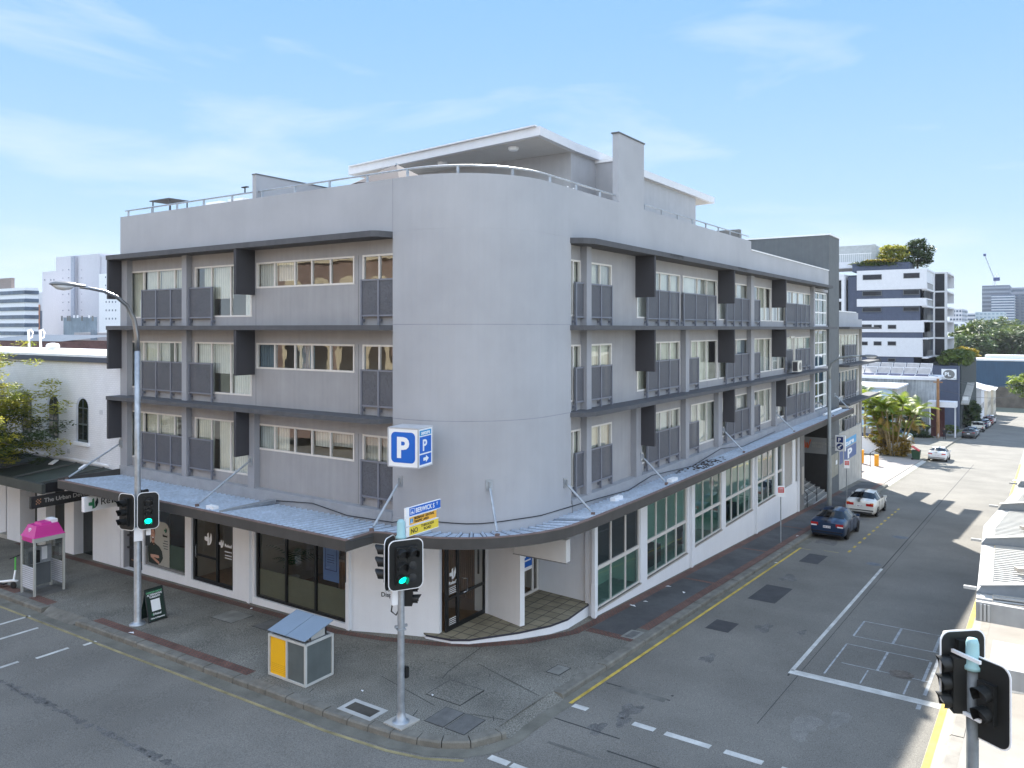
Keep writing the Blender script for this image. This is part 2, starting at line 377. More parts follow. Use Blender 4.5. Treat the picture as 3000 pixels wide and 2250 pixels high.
struct(bridge(A_, B_, 6, 0, pave, 'pavement'))
# kerb stones: individual lengths with joints (cut away at the ramp u 15.6..18.1)
kb = struct(MB().build('kerb', kerbm))
def kerb_mesh(path, w_, drop, seglen, jitter=.01):
    mb = MB(); P = dense(path)
    # walk along the path
    pts = [Vector((p[0], p[1])) for p in path]; acc = []
    d = 0
    for i in range(len(pts) - 1):
        L_ = (pts[i+1] - pts[i]).length; acc.append((d, d + L_, pts[i], pts[i+1])); d += L_
    tot = d; s0 = 0
    def at(s_):
        for a, b, p, q in acc:
            if s_ <= b + 1e-6: t = (s_ - a) / (b - a); return p.lerp(q, t), (q - p).normalized()
        return acc[-1][3], (acc[-1][3] - acc[-1][2]).normalized()
    while s0 < tot - .05:
        L_ = seglen * random.uniform(.85, 1.15); s1 = min(tot, s0 + L_)
        a, ta = at(s0 + .012); b, tb = at(s1 - .012)
        na = Vector((ta.y, -ta.x)); nb = Vector((tb.y, -tb.x))
        j = random.uniform(-jitter, jitter)
        q = []
        for (p, n_) in ((a, na), (b, nb)):
            o_ = p; i_ = p - n_ * w_
            # n_ points to the road side for a path that has the road on its right
            q.append((o_, i_))
        (oa, ia), (ob, ib) = q
        k = len(mb.v); za, zb_ = zg(*oa) + j, zg(*ob) + j
        mb.v += [(oa.x, oa.y, za - .03), (oa.x - na.x*.04, oa.y - na.y*.04, za + .006), (ia.x, ia.y, zg(*ia) + .006 + j), (oa.x + na.x*.015, oa.y + na.y*.015, za - drop),
                 (ob.x, ob.y, zb_ - .03), (ob.x - nb.x*.04, ob.y - nb.y*.04, zb_ + .006), (ib.x, ib.y, zg(*ib) + .006 + j), (ob.x + nb.x*.015, ob.y + nb.y*.015, zb_ - drop),
                 (ia.x, ia.y, zg(*ia) - drop), (ib.x, ib.y, zg(*ib) - drop)]
        mb.f += [(k+3, k+7, k+4, k), (k, k+4, k+5, k+1), (k+1, k+5, k+6, k+2), (k+8, k+3, k, k+1, k+2), (k+9, k+6, k+5, k+4, k+7), (k+2, k+6, k+9, k+8)]
        s0 = s1
    return mb
# the path direction is main street -> side street, so the road lies on the right-hand side
k1 = kerb_mesh([(13.78, 60), (13.78, 29.2)], .3, .17, 1.0); k2 = kerb_mesh([(13.78, 26.9), (13.78, 17), (13.84, 14.5), (14.0, 12.7), (14.2, 11.85), (14.55, 11.2), (15.0, 10.82), (15.55, 10.64)], .3, .17, .72)
k3 = kerb_mesh([(18.1, 10.6), (70, 10.6)], .3, .17, 2.4); k4 = kerb_mesh([(94, 10.6), (240, 10.6)], .3, .17, 4)
for k_ in (k1, k2, k3, k4):
    b = len(kb.data.vertices)
allk = MB()
for k_ in (k1, k2, k3, k4):
    b = len(allk.v); allk.v += k_.v; allk.f += [tuple(i + b for i in f) for f in k_.f]
me = bpy.data.meshes.new('kerb'); me.from_pydata(allk.v, [], allk.f); me.materials.append(kerbm); kb.data = me
# kerb ramps (pram ramps) as sloping sheets
def sheet(name, pts, m, dz=0.004, base=0):
    mb = MB(); mb.quad(*[(x, y, zg(x, y) + base + dz) for x, y in pts]); return mb.build(name, m)
def slope(name, pts, m):
    mb = MB(); mb.quad(*[(x, y, zg(x, y) + z) for x, y, z in pts]); return mb.build(name, m)
struct(slope('kerb_ramp', [(13.70, 27.0, -.14), (13.70, 29.0, -.14), (14.12, 29.3, .008), (14.12, 26.7, .008)], kerbm))
struct(slope('kerb_ramp', [(18.1, 10.55, -.14), (15.55, 10.58, -.14), (15.4, 11.0, .008), (18.2, 10.92, .008)], pave))
struct(slope('kerb_ramp', [(94, 10.5, -.14), (70, 10.5, -.14), (70, 11.0, .006), (94, 11.0, .006)], MATS['concrete']))
# concrete channel (gutter) beside the kerb
gut = mat('gutter_concrete', (.15, .145, .12), .9, var=.3, scale=1.2, speck=.2)
struct(bridge(*lerp_pair(offset(KL, .012), offset(KL, .36)), 1, -.143, gut, 'gutter'))
# brick edging
bd = struct(strip('brick_edging', [(14.09, 26.4), (14.09, 18.4)], [(14.42, 26.4), (14.42, 18.4)], brickp, .005))
struct(strip('brick_edging', [(14.09, 60), (14.09, 29.4)], [(14.45, 60), (14.45, 29.4)], brickp, .005))
bpth = [(18.0, 40), (18.0, 18.7), (18.35, 17.2), (19.1, 15.5), (19.75, 14.6), (20.9, 13.65), (22.6, 12.93), (24, 12.9), (52, 12.9), (63, 12.9)]
struct(strip('brick_edging', bpth, offset(bpth, .34), brickp, .005))
struct(strip('brick_edging', [(24.3, 10.92), (70, 10.92)], [(24.3, 11.28), (70, 11.28)], brickp, .005))
tar = mat('footpath_asphalt', (.075, .076, .078), .9, var=.4, scale=.6, speck=.25, sscale=50, bump=.3)
struct(strip('pavement_asphalt', [(23.3, 11.28), (24.3, 11.28), (70, 11.28)], [(23.3, 12.56), (24.3, 12.56), (70, 12.56)], tar, .0045))
struct(strip('brick_edging', [(22.9, 10.92), (23.3, 10.92)], [(22.9, 12.56), (23.3, 12.56)], brickp, .0052))
for u in (31.3, 38.6, 45.8, 53.2, 60.4):
    struct(strip('brick_edging', [(u, 11.28), (u + .22, 11.28)], [(u, 12.56), (u + .22, 12.56)], brickp, .0085))
struct(strip('brick_edging', [(14.42, 18.2), (14.62, 18.2)], [(17.7, 18.6), (17.7, 18.8)], brickp, .0048)) if False else None
# paint
yp = mat('yellow_paint', (.50, .36, .07), .85, var=.35, scale=2, speck=.3)
yf = mat('faded_yellow_paint', (.27, .23, .12), .9, var=.35, scale=1.5, speck=.35)
wp = mat('white_road_paint', (.52, .52, .49), .85, var=.25, scale=2, speck=.2)
YO = -.150 + .0045
struct(bridge(*lerp_pair(offset([(13.78, 60), (13.78, 17), (13.84, 14.5), (14.0, 12.7), (14.2, 11.85), (14.6, 11.1)], .42), offset([(13.78, 60), (13.78, 17), (13.84, 14.5), (14.0, 12.7), (14.2, 11.85), (14.6, 11.1)], .52)), 1, YO, yf, 'road_marking_yellow'))
def rect(name, u0, u1, v0, v1, m, dz=YO): return struct(strip(name, [(u0, v0), (u1, v0)], [(u0, v1), (u1, v1)], m, dz))
GY = -.138
rect('road_marking_yellow', 18.0, 41.5, 10.26, 10.36, yp, GY)
rect('road_marking_yellow', 41.3, 41.42, 9.8, 10.3, yf); rect('road_marking_yellow', 41.6, 41.72, 8.55, 9.25, yf)
rect('road_marking_yellow', 18.5, 60, 2.18, 2.34, yp, GY); rect('road_marking_yellow', 62, 100, 2.18, 2.34, yp, GY)
for i in range(13):
    u = 42.1 + i * 1.325; rect('road_marking_yellow', u, u + .55, 8.12, 8.24, yp)
rect('road_marking_white', 24.1, 39.6, 6.19, 6.31, wp)
rect('road_marking_white', 23.85, 24.22, 2.2, 6.3, wp)
for v0, v1 in ((9.78, 10.2), (7.92, 8.5), (6.52, 7.65), (5.3, 6.18), (3.9, 4.9)): rect('road_marking_white', 17.86, 18.08, v0, v1, wp)
for v0, v1 in ((9.97, 10.5), (8.9, 9.9), (7.2, 8.3)): rect('road_marking_white', 14.55, 14.75, v0, v1, wp)
for (a, b, c) in ((12.05, 13.42, 29.2), (11.7, 13.0, 27.75 - .0), (11.7, 12.65, 25.1), (13.0, 13.4, 24.9), (10.2, 11.3, 25.3), (9.2, 10.3, 27.0)):
    # short dashes that run across the main street
    rect('road_marking_white', a, b, c - .07, c + .07, wp)
# patches, pits, covers
pm = mat('new_asphalt', (.055, .055, .057), .9, var=.2, speck=.2)
rect('road_patch', 30.7, 33.3, 8.6, 9.65, pm); rect('road_patch', 38.4, 40.5, 8.8, 9.65, pm); rect('road_patch', 26.2, 27.4, 8.9, 9.7, pm); 
pm2 = mat('older_patch', (.132, .129, .116), .95, var=.3, speck=.3)
rect('road_patch', 15.9, 19.9, 8.4, 9.75, pm2)
seal = mat('crack_seal', (.34, .36, .37), .8, var=.4, scale=4)
sealD = mat('dark_joint', (.045, .045, .044), .9, var=.3, scale=3)
for a, b, c, d in ((30.63, 30.68, 2.97, 5.42), (28.66, 28.71, 2.8, 5.42), (27.68, 27.73, 2.97, 5.42), (25.74, 25.79, 2.84, 5.2), (28.7, 30.65, 5.38, 5.44), (24.5, 27.7, 5.40, 5.45), (28.7, 30.65, 4.16, 4.24), (25.78, 27.7, 4.16, 4.23), (28.7, 30.5, 2.94, 3.03), (25.7, 27.6, 2.92, 3.0), (24.35, 25.6, 4.40, 4.44), (24.3, 25.5, 3.26, 3.31)):
    rect('crack_sealing', a, b, c, d, seal)
rect('crack_sealing', 24.6, 28.7, 2.75, 2.84, seal); rect('crack_sealing', 15, 23.8, 2.77, 2.88, seal)
rc_ = random.Random(9)
def blob(name, u, v, ru, rv_, m, dz, n=22):
    mb = MB(); ph_ = rc_.uniform(0, 6); P_ = []
    for i in range(n):
        a = 2*math.pi*i/n; k = 1 + .25*math.sin(3*a+ph_) + rc_.uniform(-.2, .2); x, y = u + ru*k*math.cos(a), v + rv_*k*math.sin(a); P_.append((x, y, zg(x, y) + dz))
    mb.quad(*P_); return struct(mb.build(name, m))
trail = mat('road_dirt', (.125, .122, .115), .95, var=.3, scale=3, speck=.4, sscale=30)
vv = 24.2
while vv > 13:
    blob('road_crack', 10.38 + rc_.uniform(-.04, .04), vv, rc_.uniform(.05, .13), rc_.uniform(.15, .34), trail, YO - .0022); vv -= rc_.uniform(.3, .5)
for u_, v_, a_, b_ in ((44.2, 9.6, 1.2, .5), (53, 9.6, 1.0, .5), (27.5, 8.1, .5, .25), (35, 9.2, .7, .3), (23.5, 8.6, .4, .2), (17.2, 9.1, .35, .2), (18.6, 8.9, .5, .25), (17.9, 8.75, .3, .15), (27.9, 6.9, .3, .12)): blob('oil_stain', u_, v_, a_, b_, trail, YO - .0012)
lt_ = mat('worn_asphalt', (.19, .183, .165), .9, var=.2, speck=.35, sscale=38)
for u_, v_, a_, b_ in ((8.6, 24.6, .5, .35), (9.6, 14.6, .5, .9), (20.5, 5.0, .8, .3), (21.5, 4.4, .6, .2)): blob('worn_asphalt', u_, v_, a_, b_, lt_, YO - .0032)
for a, b, c, d in ((12.5, 19.9, 9.72, 9.78), (12.5, 20.2, 8.34, 8.41), (19.8, 19.86, 8.3, 10.2), (16.35, 16.4, 3, 8.4), (17.0, 17.05, 8.4, 10.2), (39.6, 95, 6.22, 6.27), (14.4, 23.8, 6.22, 6.27), (19.9, 60, 6.0, 6.02)):
    rect('road_joint', a, b, c, d, sealD, YO - .002)
def disc(name, u, v, r, m, base, label, cat, n=20, inner=None):
    mb = MB(); mb.v.append((u, v, zg(u, v) + base))
    for j in range(n): t = 2*math.pi*j/n; x, y = u + r*math.cos(t), v + r*math.sin(t); mb.v.append((x, y, zg(x, y) + base))
    for j in range(n): mb.f.append((0, 1 + j, 1 + (j+1) % n))
    o = mb.build(name, m); tag(o, label, cat)
    return o
castm = mat('cast_iron_cover', (.13, .14, .15), .6, metal=.3, var=.4, scale=8)
disc('manhole_cover', 48.1, 6.65, .42, castm, YO + .003, 'round manhole cover in the shaded road, just right of the yellow dashes', 'manhole cover')
disc('manhole_cover', 40.3, 6.72, .33, castm, YO + .003, 'small round manhole cover at the far end of the white centre line', 'manhole cover')
disc('manhole_cover', 25.9, 3.55, .34, mat('brown_cover', (.13, .11, .09), .8, var=.5, scale=9), YO + .007, 'worn brown round cover beside the wide white stop line', 'manhole cover')
cc = disc('manhole_cover', 17.0, 4.3, .62, mat('concrete_collar', (.26, .25, .23), .9, var=.3), YO + .004, 'round cover with a broken concrete collar at the bottom edge, below the white dashes', 'manhole cover')
o = disc('cover_plate', 17.0, 4.3, .42, castm, YO + .008, None, None); o.parent = cc
def cover(u0, u1, v0, v1, mo, mi, label, border=.1, z=.006):
    t = empty('utility_cover', ((u0+u1)/2, (v0+v1)/2, zg((u0+u1)/2, (v0+v1)/2)), label, 'utility cover')
    mb = MB(); P = [(u0, v0), (u1, v0), (u1, v1), (u0, v1)]; mb.prism(P, lambda x, y: zg(x, y) - .02, lambda x, y: zg(x, y) + z); mb.build('surround', mo, t)
    mb = MB(); P = [(u0+border, v0+border), (u1-border, v0+border), (u1-border, v1-border), (u0+border, v1-border)]; mb.prism(P, lambda x, y: zg(x, y) - .02, lambda x, y: zg(x, y) + z + .004); mb.build('lid', mi, t)
    return t
wc = mat('pale_new_concrete', (.42, .42, .40), .9, var=.15); lidm = mat('lid_concrete', (.12, .12, .115), .9, var=.3, speck=.3); lid2 = mat('pale_lid', (.2, .2, .18), .9, var=.3)
cover(14.1, 14.75, 13.7, 14.85, wc, mat('infill', (.07, .065, .055), .9, var=.4), 'dark infilled pit with a wide white concrete surround by the kerb', .14)
cover(14.85, 15.72, 12.02, 12.62, sealD, lidm, 'left one of two grey pit lids in a pair by the corner kerb', .02)
cover(14.85, 15.72, 11.38, 11.98, sealD, lidm, 'right one of two grey pit lids in a pair by the corner kerb', .02)
cover(15.95, 17.0, 12.35, 13.5, sealD, pave, 'square aggregate-filled pit lid behind the pair of grey lids', .025)
cover(19.1, 19.8, 11.3, 11.75, sealD, lid2, 'small pale square pit lid alone in the corner footpath', .03)
cover(23.15, 24.0, 10.93, 11.4, lid2, lidm, 'pale pit lid at the end of the black footpath by the kerb', .1)
cover(16.6, 17.6, 20.3, 21.4, sealD, lidm, 'dark flat pit lid in the footpath, nearest to the litter bin', .02)
cover(16.4, 17.3, 22.2, 23.3, sealD, lid2, 'greenish flat pit lid in the footpath beside the sandwich board', .02)
joint = mat('paving_joint', (.05, .05, .045), .9)
for a, b in (((14.6, 12.9), (17.4, 13.9)), ((17.4, 13.9), (19.5, 14.3)), ((15.8, 11.2), (18.0, 12.9)), ((14.3, 16.1), (18.3, 17.5)), ((17.6, 11.0), (18.4, 13.6)), ((14.2, 21), (17.7, 21.4)), ((14.3, 24.1), (17.7, 24.5)), ((15.6, 12.9), (16.1, 15.2)), ((16.0, 11.0), (15.75, 11.9))):
    d = Vector((b[0]-a[0], b[1]-a[1])).normalized() * .012; n_ = (-d.y, d.x)
    struct(sheet('paving_joint', [(a[0]+n_[0], a[1]+n_[1]), (a[0]-n_[0], a[1]-n_[1]), (b[0]-n_[0], b[1]-n_[1]), (b[0]+n_[0], b[1]+n_[1])], joint, .005))
# other side of the side street: kerb and sunlit footpath; concrete driveway
paleconc = mat('pale_footpath', (.27, .255, .235), .9, var=.12, scale=.8, speck=.1)
KR = [(240, 1.95), (16.2, 1.95), (14.7, 1.75), (13.75, 1.1), (13.3, 0), (13.2, -40)]
k5 = kerb_mesh(KR, .3, .17, 2.4); struct(k5.build('kerb', mat('pale_kerb', (.26, .245, .22), .9, var=.2, scale=2)))
struct(bridge(*lerp_pair(offset(KR, -.3), [(240, -6), (24, -6), (24, -6), (24, -6.2), (24, -6.5), (24, -40)]), 4, 0, paleconc, 'pavement'))
struct(bridge(*lerp_pair(offset(KR, .012), offset(KR, .40)), 1, -.143, mat('pale_gutter', (.30, .29, .26), .9, var=.2), 'gutter'))
drv = mat('driveway_concrete', (.31, .275, .25), .9, var=.1, scale=.7)
struct(bridge(*lerp_pair([(70, 10.95), (94, 10.95)], [(73.5, 27), (96, 27)]), 4, .012, drv, 'driveway'))
for a, b in (((70, 13.2), (94.5, 13.2)), ((82, 11.0), (82, 27))):
    struct(sheet('driveway_joint', [a, (a[0]+.03, a[1]+.03), (b[0]+.03, b[1]+.03), b], mat('joint_pale', (.2, .17, .15), .9), .018))
# ------------------------------------------------------------------ corner apartment building
BL = empty('apartment_building', (21, 16, 0), 'four storey grey corner building with a rounded corner, charcoal ledges and a metal street canopy', 'apartment building')
bl = lambda mb, n, m, sm=False, p=None: mb.build(n, m, p or BL, sm)
RC = (21.28, 16.08); RR = 3.1
def arc(r, a0=180, a1=270, n=28, c=RC): return [(c[0] + r*math.cos(R(a0 + (a1-a0)*i/n)), c[1] + r*math.sin(R(a0 + (a1-a0)*i/n))) for i in range(n + 1)]
LZ = [(3.95, None), (6.68, 6.83), (9.54, 9.70), (12.40, 12.585)]
PT = 14.22
# parapet band and drum
mb = MB(); mb.ribbon([(U0, 31.9), (U0, 16.75)] + [(U0, 16.08)] + arc(RR)[1:] + [(22.75, V0), (41.95, V0)], -.28, 12.585, PT); bl(mb, 'parapet', 'render')
mb = MB(); mb.ribbon([(U0, 16.70), (U0, 16.08)] + arc(RR)[1:] + [(22.72, V0)], -.6, 3.3, 12.583); bl(mb, 'rounded_corner_wall', 'render')
for z in (9.71, 6.82):   # construction joints of the drum
    mb = MB(); mb.ribbon([(U0-.003, 16.70), (U0-.003, 16.08)] + arc(RR+.003)[1:] + [(22.72, V0-.003)], -.01, z, z + .022); bl(mb, 'joint_line', mat('joint_render', (.265, .275, .30), .9))
mb = MB(); FL.box(mb, 16.692, 16.708, 0, .004, 12.6, PT); bl(mb, 'joint_line', MATS['joint_render'])
mb = MB(); mb.ribbon([(41.95, V0), (60.0, V0)], -.25, 12.585, 13.74); bl(mb, 'parapet', 'render')
mb = MB(); mb.box(41.95, 60.0, V0 - .04, V0 + .3, 13.74, 13.80); bl(mb, 'parapet_capping', 'whitemetal')
# solid core, roof deck and rear of the building (blocks the sun)
mb = MB(); mb.box(20.2, 60, 15.2, 31.5, 3.55, 12.9); mb.box(24.75, 52.8, 15.0, 31.5, -2.5, 3.55); mb.box(52.8, 60, 18, 31.5, -3.5, 3.55); mb.box(20.2, 25, 31.5, 31.88, 0, 12.9); mb.box(60, 74, 15.2, 30, -4, 10.2); bl(mb, 'inner_core', 'beige')
mb = MB(); mb.prism([(U0+.28, 31.6), (U0+.28, 16.1)] + [(x, y) for x, y in arc(RR-.28)] + [(41.9, V0+.28), (59.9, V0+.28), (59.9, 31.6)], 12.95, 13.15); bl(mb, 'roof_deck', 'deckroof')
mb = MB(); mb.box(U0+.28, 60, 31.6, 31.9, -3, 14.2); mb.box(U0 + .02, 20.3, 31.65, 31.9, -3, 12.6); bl(mb, 'end_wall', 'render')
for z in (3.6, 6.72, 9.58, 12.42):
    mb = MB(); mb.box(18.56, 20.3, 18.0, 31.6, z - .1, z + .1); mb.box(23.0, 60, 13.36, 15.3, z - .1, z + .1)
    bl(mb, 'floor_slab', 'beige')
# recess end reveals
def wallgrid(fr, a0, a1, z0, z1, d0, d1, holes, name, m, p=None):
    A = sorted(set([a0, a1] + [h[0] for h in holes] + [h[1] for h in holes])); Z = sorted(set([z0, z1] + [h[2] for h in holes] + [h[3] for h in holes]))
    A = [a for a in A if a0 <= a <= a1]; Z = [z for z in Z if z0 <= z <= z1]
    mb = MB(); inh = lambda a, z: any(h[0] < a < h[1] and h[2] < z < h[3] for h in holes)
    P = fr.P
    for i in range(len(A)-1):
        for j in range(len(Z)-1):
            a, b, c, d = A[i], A[i+1], Z[j], Z[j+1]
            if inh((a+b)/2, (c+d)/2): continue
            mb.quad(P(a, d1, c), P(b, d1, c), P(b, d1, d), P(a, d1, d))
            mb.quad(P(a, d0, c), P(b, d0, c), P(b, d0, d), P(a, d0, d))
    for h in holes:
        a, b, c, d = h[:4]
        mb.quad(P(a, d0, c), P(a, d1, c), P(a, d1, d), P(a, d0, d)); mb.quad(P(b, d0, c), P(b, d1, c), P(b, d1, d), P(b, d0, d))
        mb.quad(P(a, d0, c), P(b, d0, c), P(b, d1, c), P(a, d1, c)); mb.quad(P(a, d0, d), P(b, d0, d), P(b, d1, d), P(a, d1, d))
    return mb.build(name, m, p or BL)
rnd = random.Random(3)
BC = [(.66, .65, .56), (.70, .71, .68), (.62, .62, .52), (.50, .50, .46), (.72, .72, .66), (.60, .66, .66)]
def blindm(k, fr): 
    n = 'blind_%d%s' % (k, fr.k)
    if n in MATS: return MATS[n]
    return ribmat(n, BC[k], .13, 'Y' if fr.k == 'L' else 'X', rough=.9, metal=0, depth=.5, dirt=.12, dark=.78)
BC += [(.16, .22, .27)]
def window(fr, a0, a1, z0, z1, mull, blind, gl=None, d=-.30, fw=.06, name='window', parent=None, fm='alu', rails=(), openp=None):
    """framed window; blind = list per bay of material index or None (dark room)"""
    if a0 > a1: a0, a1 = a1, a0
    mb = MB(); B = fr.box
    B(mb, a0, a1, d-.03, d+.07, z0, z0+fw); B(mb, a0, a1, d-.03, d+.07, z1-fw, z1); B(mb, a0, a0+fw, d-.03, d+.072, z0+fw, z1-fw); B(mb, a1-fw, a1, d-.03, d+.072, z0+fw, z1-fw)
    for m_ in mull: B(mb, m_-fw*.5, m_+fw*.5, d-.02, d+.06, z0+fw, z1-fw)
    for r_ in rails: B(mb, a0+fw, a1-fw, d-.02, d+.055, r_-fw*.5, r_+fw*.5)
    w_ = mb.build(name, fm, parent or BL)
    mb = MB(); P = fr.P
    mb.quad(P(a0+fw, d+.015, z0+fw), P(a1-fw, d+.015, z0+fw), P(a1-fw, d+.015, z1-fw), P(a0+fw, d+.015, z1-fw)); mb.build('pane', gl or G1, w_)
    A = [a0] + sorted(mull) + [a1]
    for i in range(len(A)-1):
        k = blind[i % len(blind)]
        if k is None: continue
        mb = MB(); lo = z0 + .03; q_ = rnd.random(); gp_ = rnd.uniform(.15, .55)*(A[i+1]-A[i]) if q_ < .35 else 0
        if q_ < .18: A_ = (A[i]+.02+gp_, A[i+1]-.02)
        else: A_ = (A[i]+.02, A[i+1]-.02-gp_)
        if .35 <= q_ < .5: lo = z0 + (z1-z0)*rnd.uniform(.12, .5)
        mb.quad(P(A_[0], d-.10, lo), P(A_[1], d-.10, lo), P(A_[1], d-.10, z1-.03), P(A_[0], d-.10, z1-.03)); mb.build('blind', blindm(k, fr), w_)
    return w_
def screen(fr, a0, a1, ztop, zbot, zled, posts, d=-.13):
    """perforated balustrade screen standing on the ledge"""
    if a0 > a1: a0, a1 = a1, a0
    mb = MB(); B = fr.box; zr = zbot
    for p in posts: B(mb, p-.032, p+.032, d-.03, d+.045, zled, ztop)
    B(mb, a0, a1, d-.028, d+.035, ztop-.05, ztop+.002); B(mb, a0, a1, d-.028, d+.035, zr-.04, zr+.01)
    for p in posts: B(mb, p-.05, p+.05, d-.1, d+.028, zr-.2, zr-.12)
    s_ = mb.build('balcony_screen', 'screenf', BL)
    mb = MB(); B(mb, a0+.03, a1-.03, d-.008, d+.008, zr+.011, ztop-.051); mb.build('perforated_panel', 'screen', s_)
    for k in range(1):
        pass
    return s_
# ---- upper floors, main street face
ZF = [3.95, 6.83, 9.70]
for f, zf in enumerate(ZF):
    zt = [6.68, 9.54, 12.40][f]; hd = zf + 2.25; sl_ = zf + .32; sh = zf + 1.33
    sc = zf + 1.46
    holes = [(27.30, 31.62, sl_, hd), (23.72, 27.15, sl_, hd), (18.56, 23.50, sh, hd), (16.72, 18.24, sl_, hd)]
    wallgrid(FL, 16.7, 31.9, zf - (.0 if f else .25), zt, -.36, -.24, holes, 'wall', 'wall')
    bl_ = [[0, 0, 0, 0], [1, 1, 1, 1], [2, 0, 2, 0]][2 - f]
    window(FL, 27.32, 31.60, sl_, hd, [30.6, 29.6, 28.45], [2, 0, 0, 2] if f != 1 else [1, 1, 1, 1])
    window(FL, 23.74, 27.13, sl_, hd, [26.1, 24.95], [4, 0, 2] if f != 1 else [1, 1, 1])
    window(FL, 18.58, 23.48, sh, hd, [22.5, 21.45, 20.6, 19.7], [[3, 4, None, 4, 5], [None, None, 6, None, 6], [None, None, None, 4, 1]][f])
    window(FL, 16.74, 18.22, sl_, hd, [17.5], [None, None] if f else [3, 3])
    # vertical joint
    mb = MB(); FL.box(mb, 23.50, 23.515, -.24, -.237, zf, sh); FL.box(mb, 18.40, 18.415, -.24, -.237, zf, hd); bl(mb, 'joint_line', 'darkgrey')
    screen(FL, 27.45, 30.55, sc, sl_, zf, [30.5, 29.5, 28.5, 27.5])
    screen(FL, 25.85, 27.35, sc, sl_, zf, [25.9, 27.3])
    screen(FL, 16.72, 18.2, sc, sl_, zf, [18.15, 17.4])
    mb = MB(); FL.box(mb, 31.42, 31.9, -.24, 0, zf - (.0 if f else .02), zt); bl(mb, 'pier', 'pier')
    mb = MB(); FL.box(mb, 27.32, 27.62, -.24, 0, zf - (.0 if f else .02), zt); bl(mb, 'pier', 'pier')
    if f == 0:
        mb = MB(); FL.box(mb, 23.3, 23.66, -.24, 0, zf - .02, zt); bl(mb, 'pier', 'pier')
    # ledge above this floor
    z0, z1 = LZ[f+1]
    mb = MB(); mb.prism([(17.58, 31.93), (17.58, 17.05), (17.75, 16.85), (18.2, 16.72), (18.5, 16.72), (18.5, 31.93)], z0, z1); bl(mb, 'ledge', 'ledge')
    # hanging fins
    fz = zt - 1.6
    mb = MB(); FL.box(mb, 23.56 if f else 23.58, 23.70, .0 if f == 0 else -.24, .56, fz, zt - .001); bl(mb, 'hanging_fin', 'fin')
    mb = MB(); FL.box(mb, 31.80, 31.925, .002, .56, fz, zt - .001); bl(mb, 'hanging_fin', 'fin')
# blockwork band above the canopy
mb = MB(); FL.box(mb, 16.7, 31.88, -.3, .05, 3.2, 3.93); bl(mb, 'block_band', 'band')
mb = MB(); mb.box(22.75, 60, V0 - .05, V0 + .3, 3.0, 3.93); bl(mb, 'block_band', 'band')
mb = MB(); mb.ribbon([(U0-.02, 16.7), (U0-.02, 16.08)] + arc(RR+.02)[1:] + [(22.75, V0-.02)], -.1, 3.3, 3.80); bl(mb, 'base_band', 'render')
# ---- upper floors, side street face
for f, zf in enumerate(ZF):
    zt = [6.68, 9.54, 12.40][f]; hd = zf + 2.22; sl_ = zf + .30; sc = zf + 1.46
    top = f == 2
    W_ = [(22.74, 23.80, [23.3], [3, 2]), (24.40, 26.14, [25.25], [0, 3] if f != 1 else [2, 2]),
          (28.28, 32.67, [29.5, 30.6, 31.6], [1, 4, 4, 0] if f != 1 else [2, 2, 0, 2]),
          (32.98 if top else 33.95, 37.40, [34.8, 36.0], [4, 3, 1] if top else [2, 0, 2]),
          (37.57, 42.1, [38.8, 40.3], [4, 1, 3] if f != 1 else [3, None, 6]), (43.1, 46.45, [44.1, 45.3], [3, 2, 0]), (46.6, 49.4, [48.0], [1, 3]),
          (49.8, 55.7, [51.2, 52.6, 54.1], [1, 4, 1, 4])]
    wallgrid(FRt, 22.7, 55.95, zf - (.0 if f else .25), zt, -.36, -.24, [(a-.02, b+.02, sl_, hd) for a, b, _, _ in W_], 'wall', 'wall')
    for a, b, mu, bb in W_: window(FRt, a, b, sl_, hd, mu, bb)
    SC = [(23.2, 24.0, [23.25, 23.95]), (24.15, 25.95, [24.2, 25.05, 25.9]), (28.95, 32.3, [29.0, 30.1, 31.2, 32.25]) ,
          ((32.75, 36.9, [32.8, 34.2, 35.6, 36.85]) if top else (33.2, 34.6, [33.25, 34.55])), (38.3, 42.0, [38.35, 39.5, 40.7, 41.95]), (42.7, 43.9, [42.75, 43.85]),
          (49.1, 51.4, [49.15, 51.3]), (51.6, 55.0, [51.65, 52.7, 53.8, 54.95])]
    for a, b, ps in SC: screen(FRt, a, b, sc, sl_, zf, ps)
    for a, b in ([(23.80, 24.14), (41.95, 42.5), (55.6, 55.97)] + ([(32.75, 33.15)] if not top else []) + ([(27.75, 28.25), (36.9, 37.45), (46.5, 46.9)] if f == 0 else [])):
        mb = MB(); FRt.box(mb, a, b, -.24, 0, zf - (.0 if f else .02), zt); bl(mb, 'pier', 'pier')
    z0, z1 = LZ[f+1]; ue = [57.5, 60.0, 58.6][f]
    mb = MB(); mb.prism([(ue, 12.38), (ue, 13.3), (22.7, 13.3), (22.66, 12.97), (22.9, 12.6), (23.3, 12.38)], z0, z1); bl(mb, 'ledge', 'ledge')
    for a in (28.16, 37.5, 46.6):
        mb = MB(); FRt.box(mb, a, a + .13, .0 if f == 0 else -.24, .56, zt - 1.6, zt - .001); bl(mb, 'hanging_fin', 'fin')
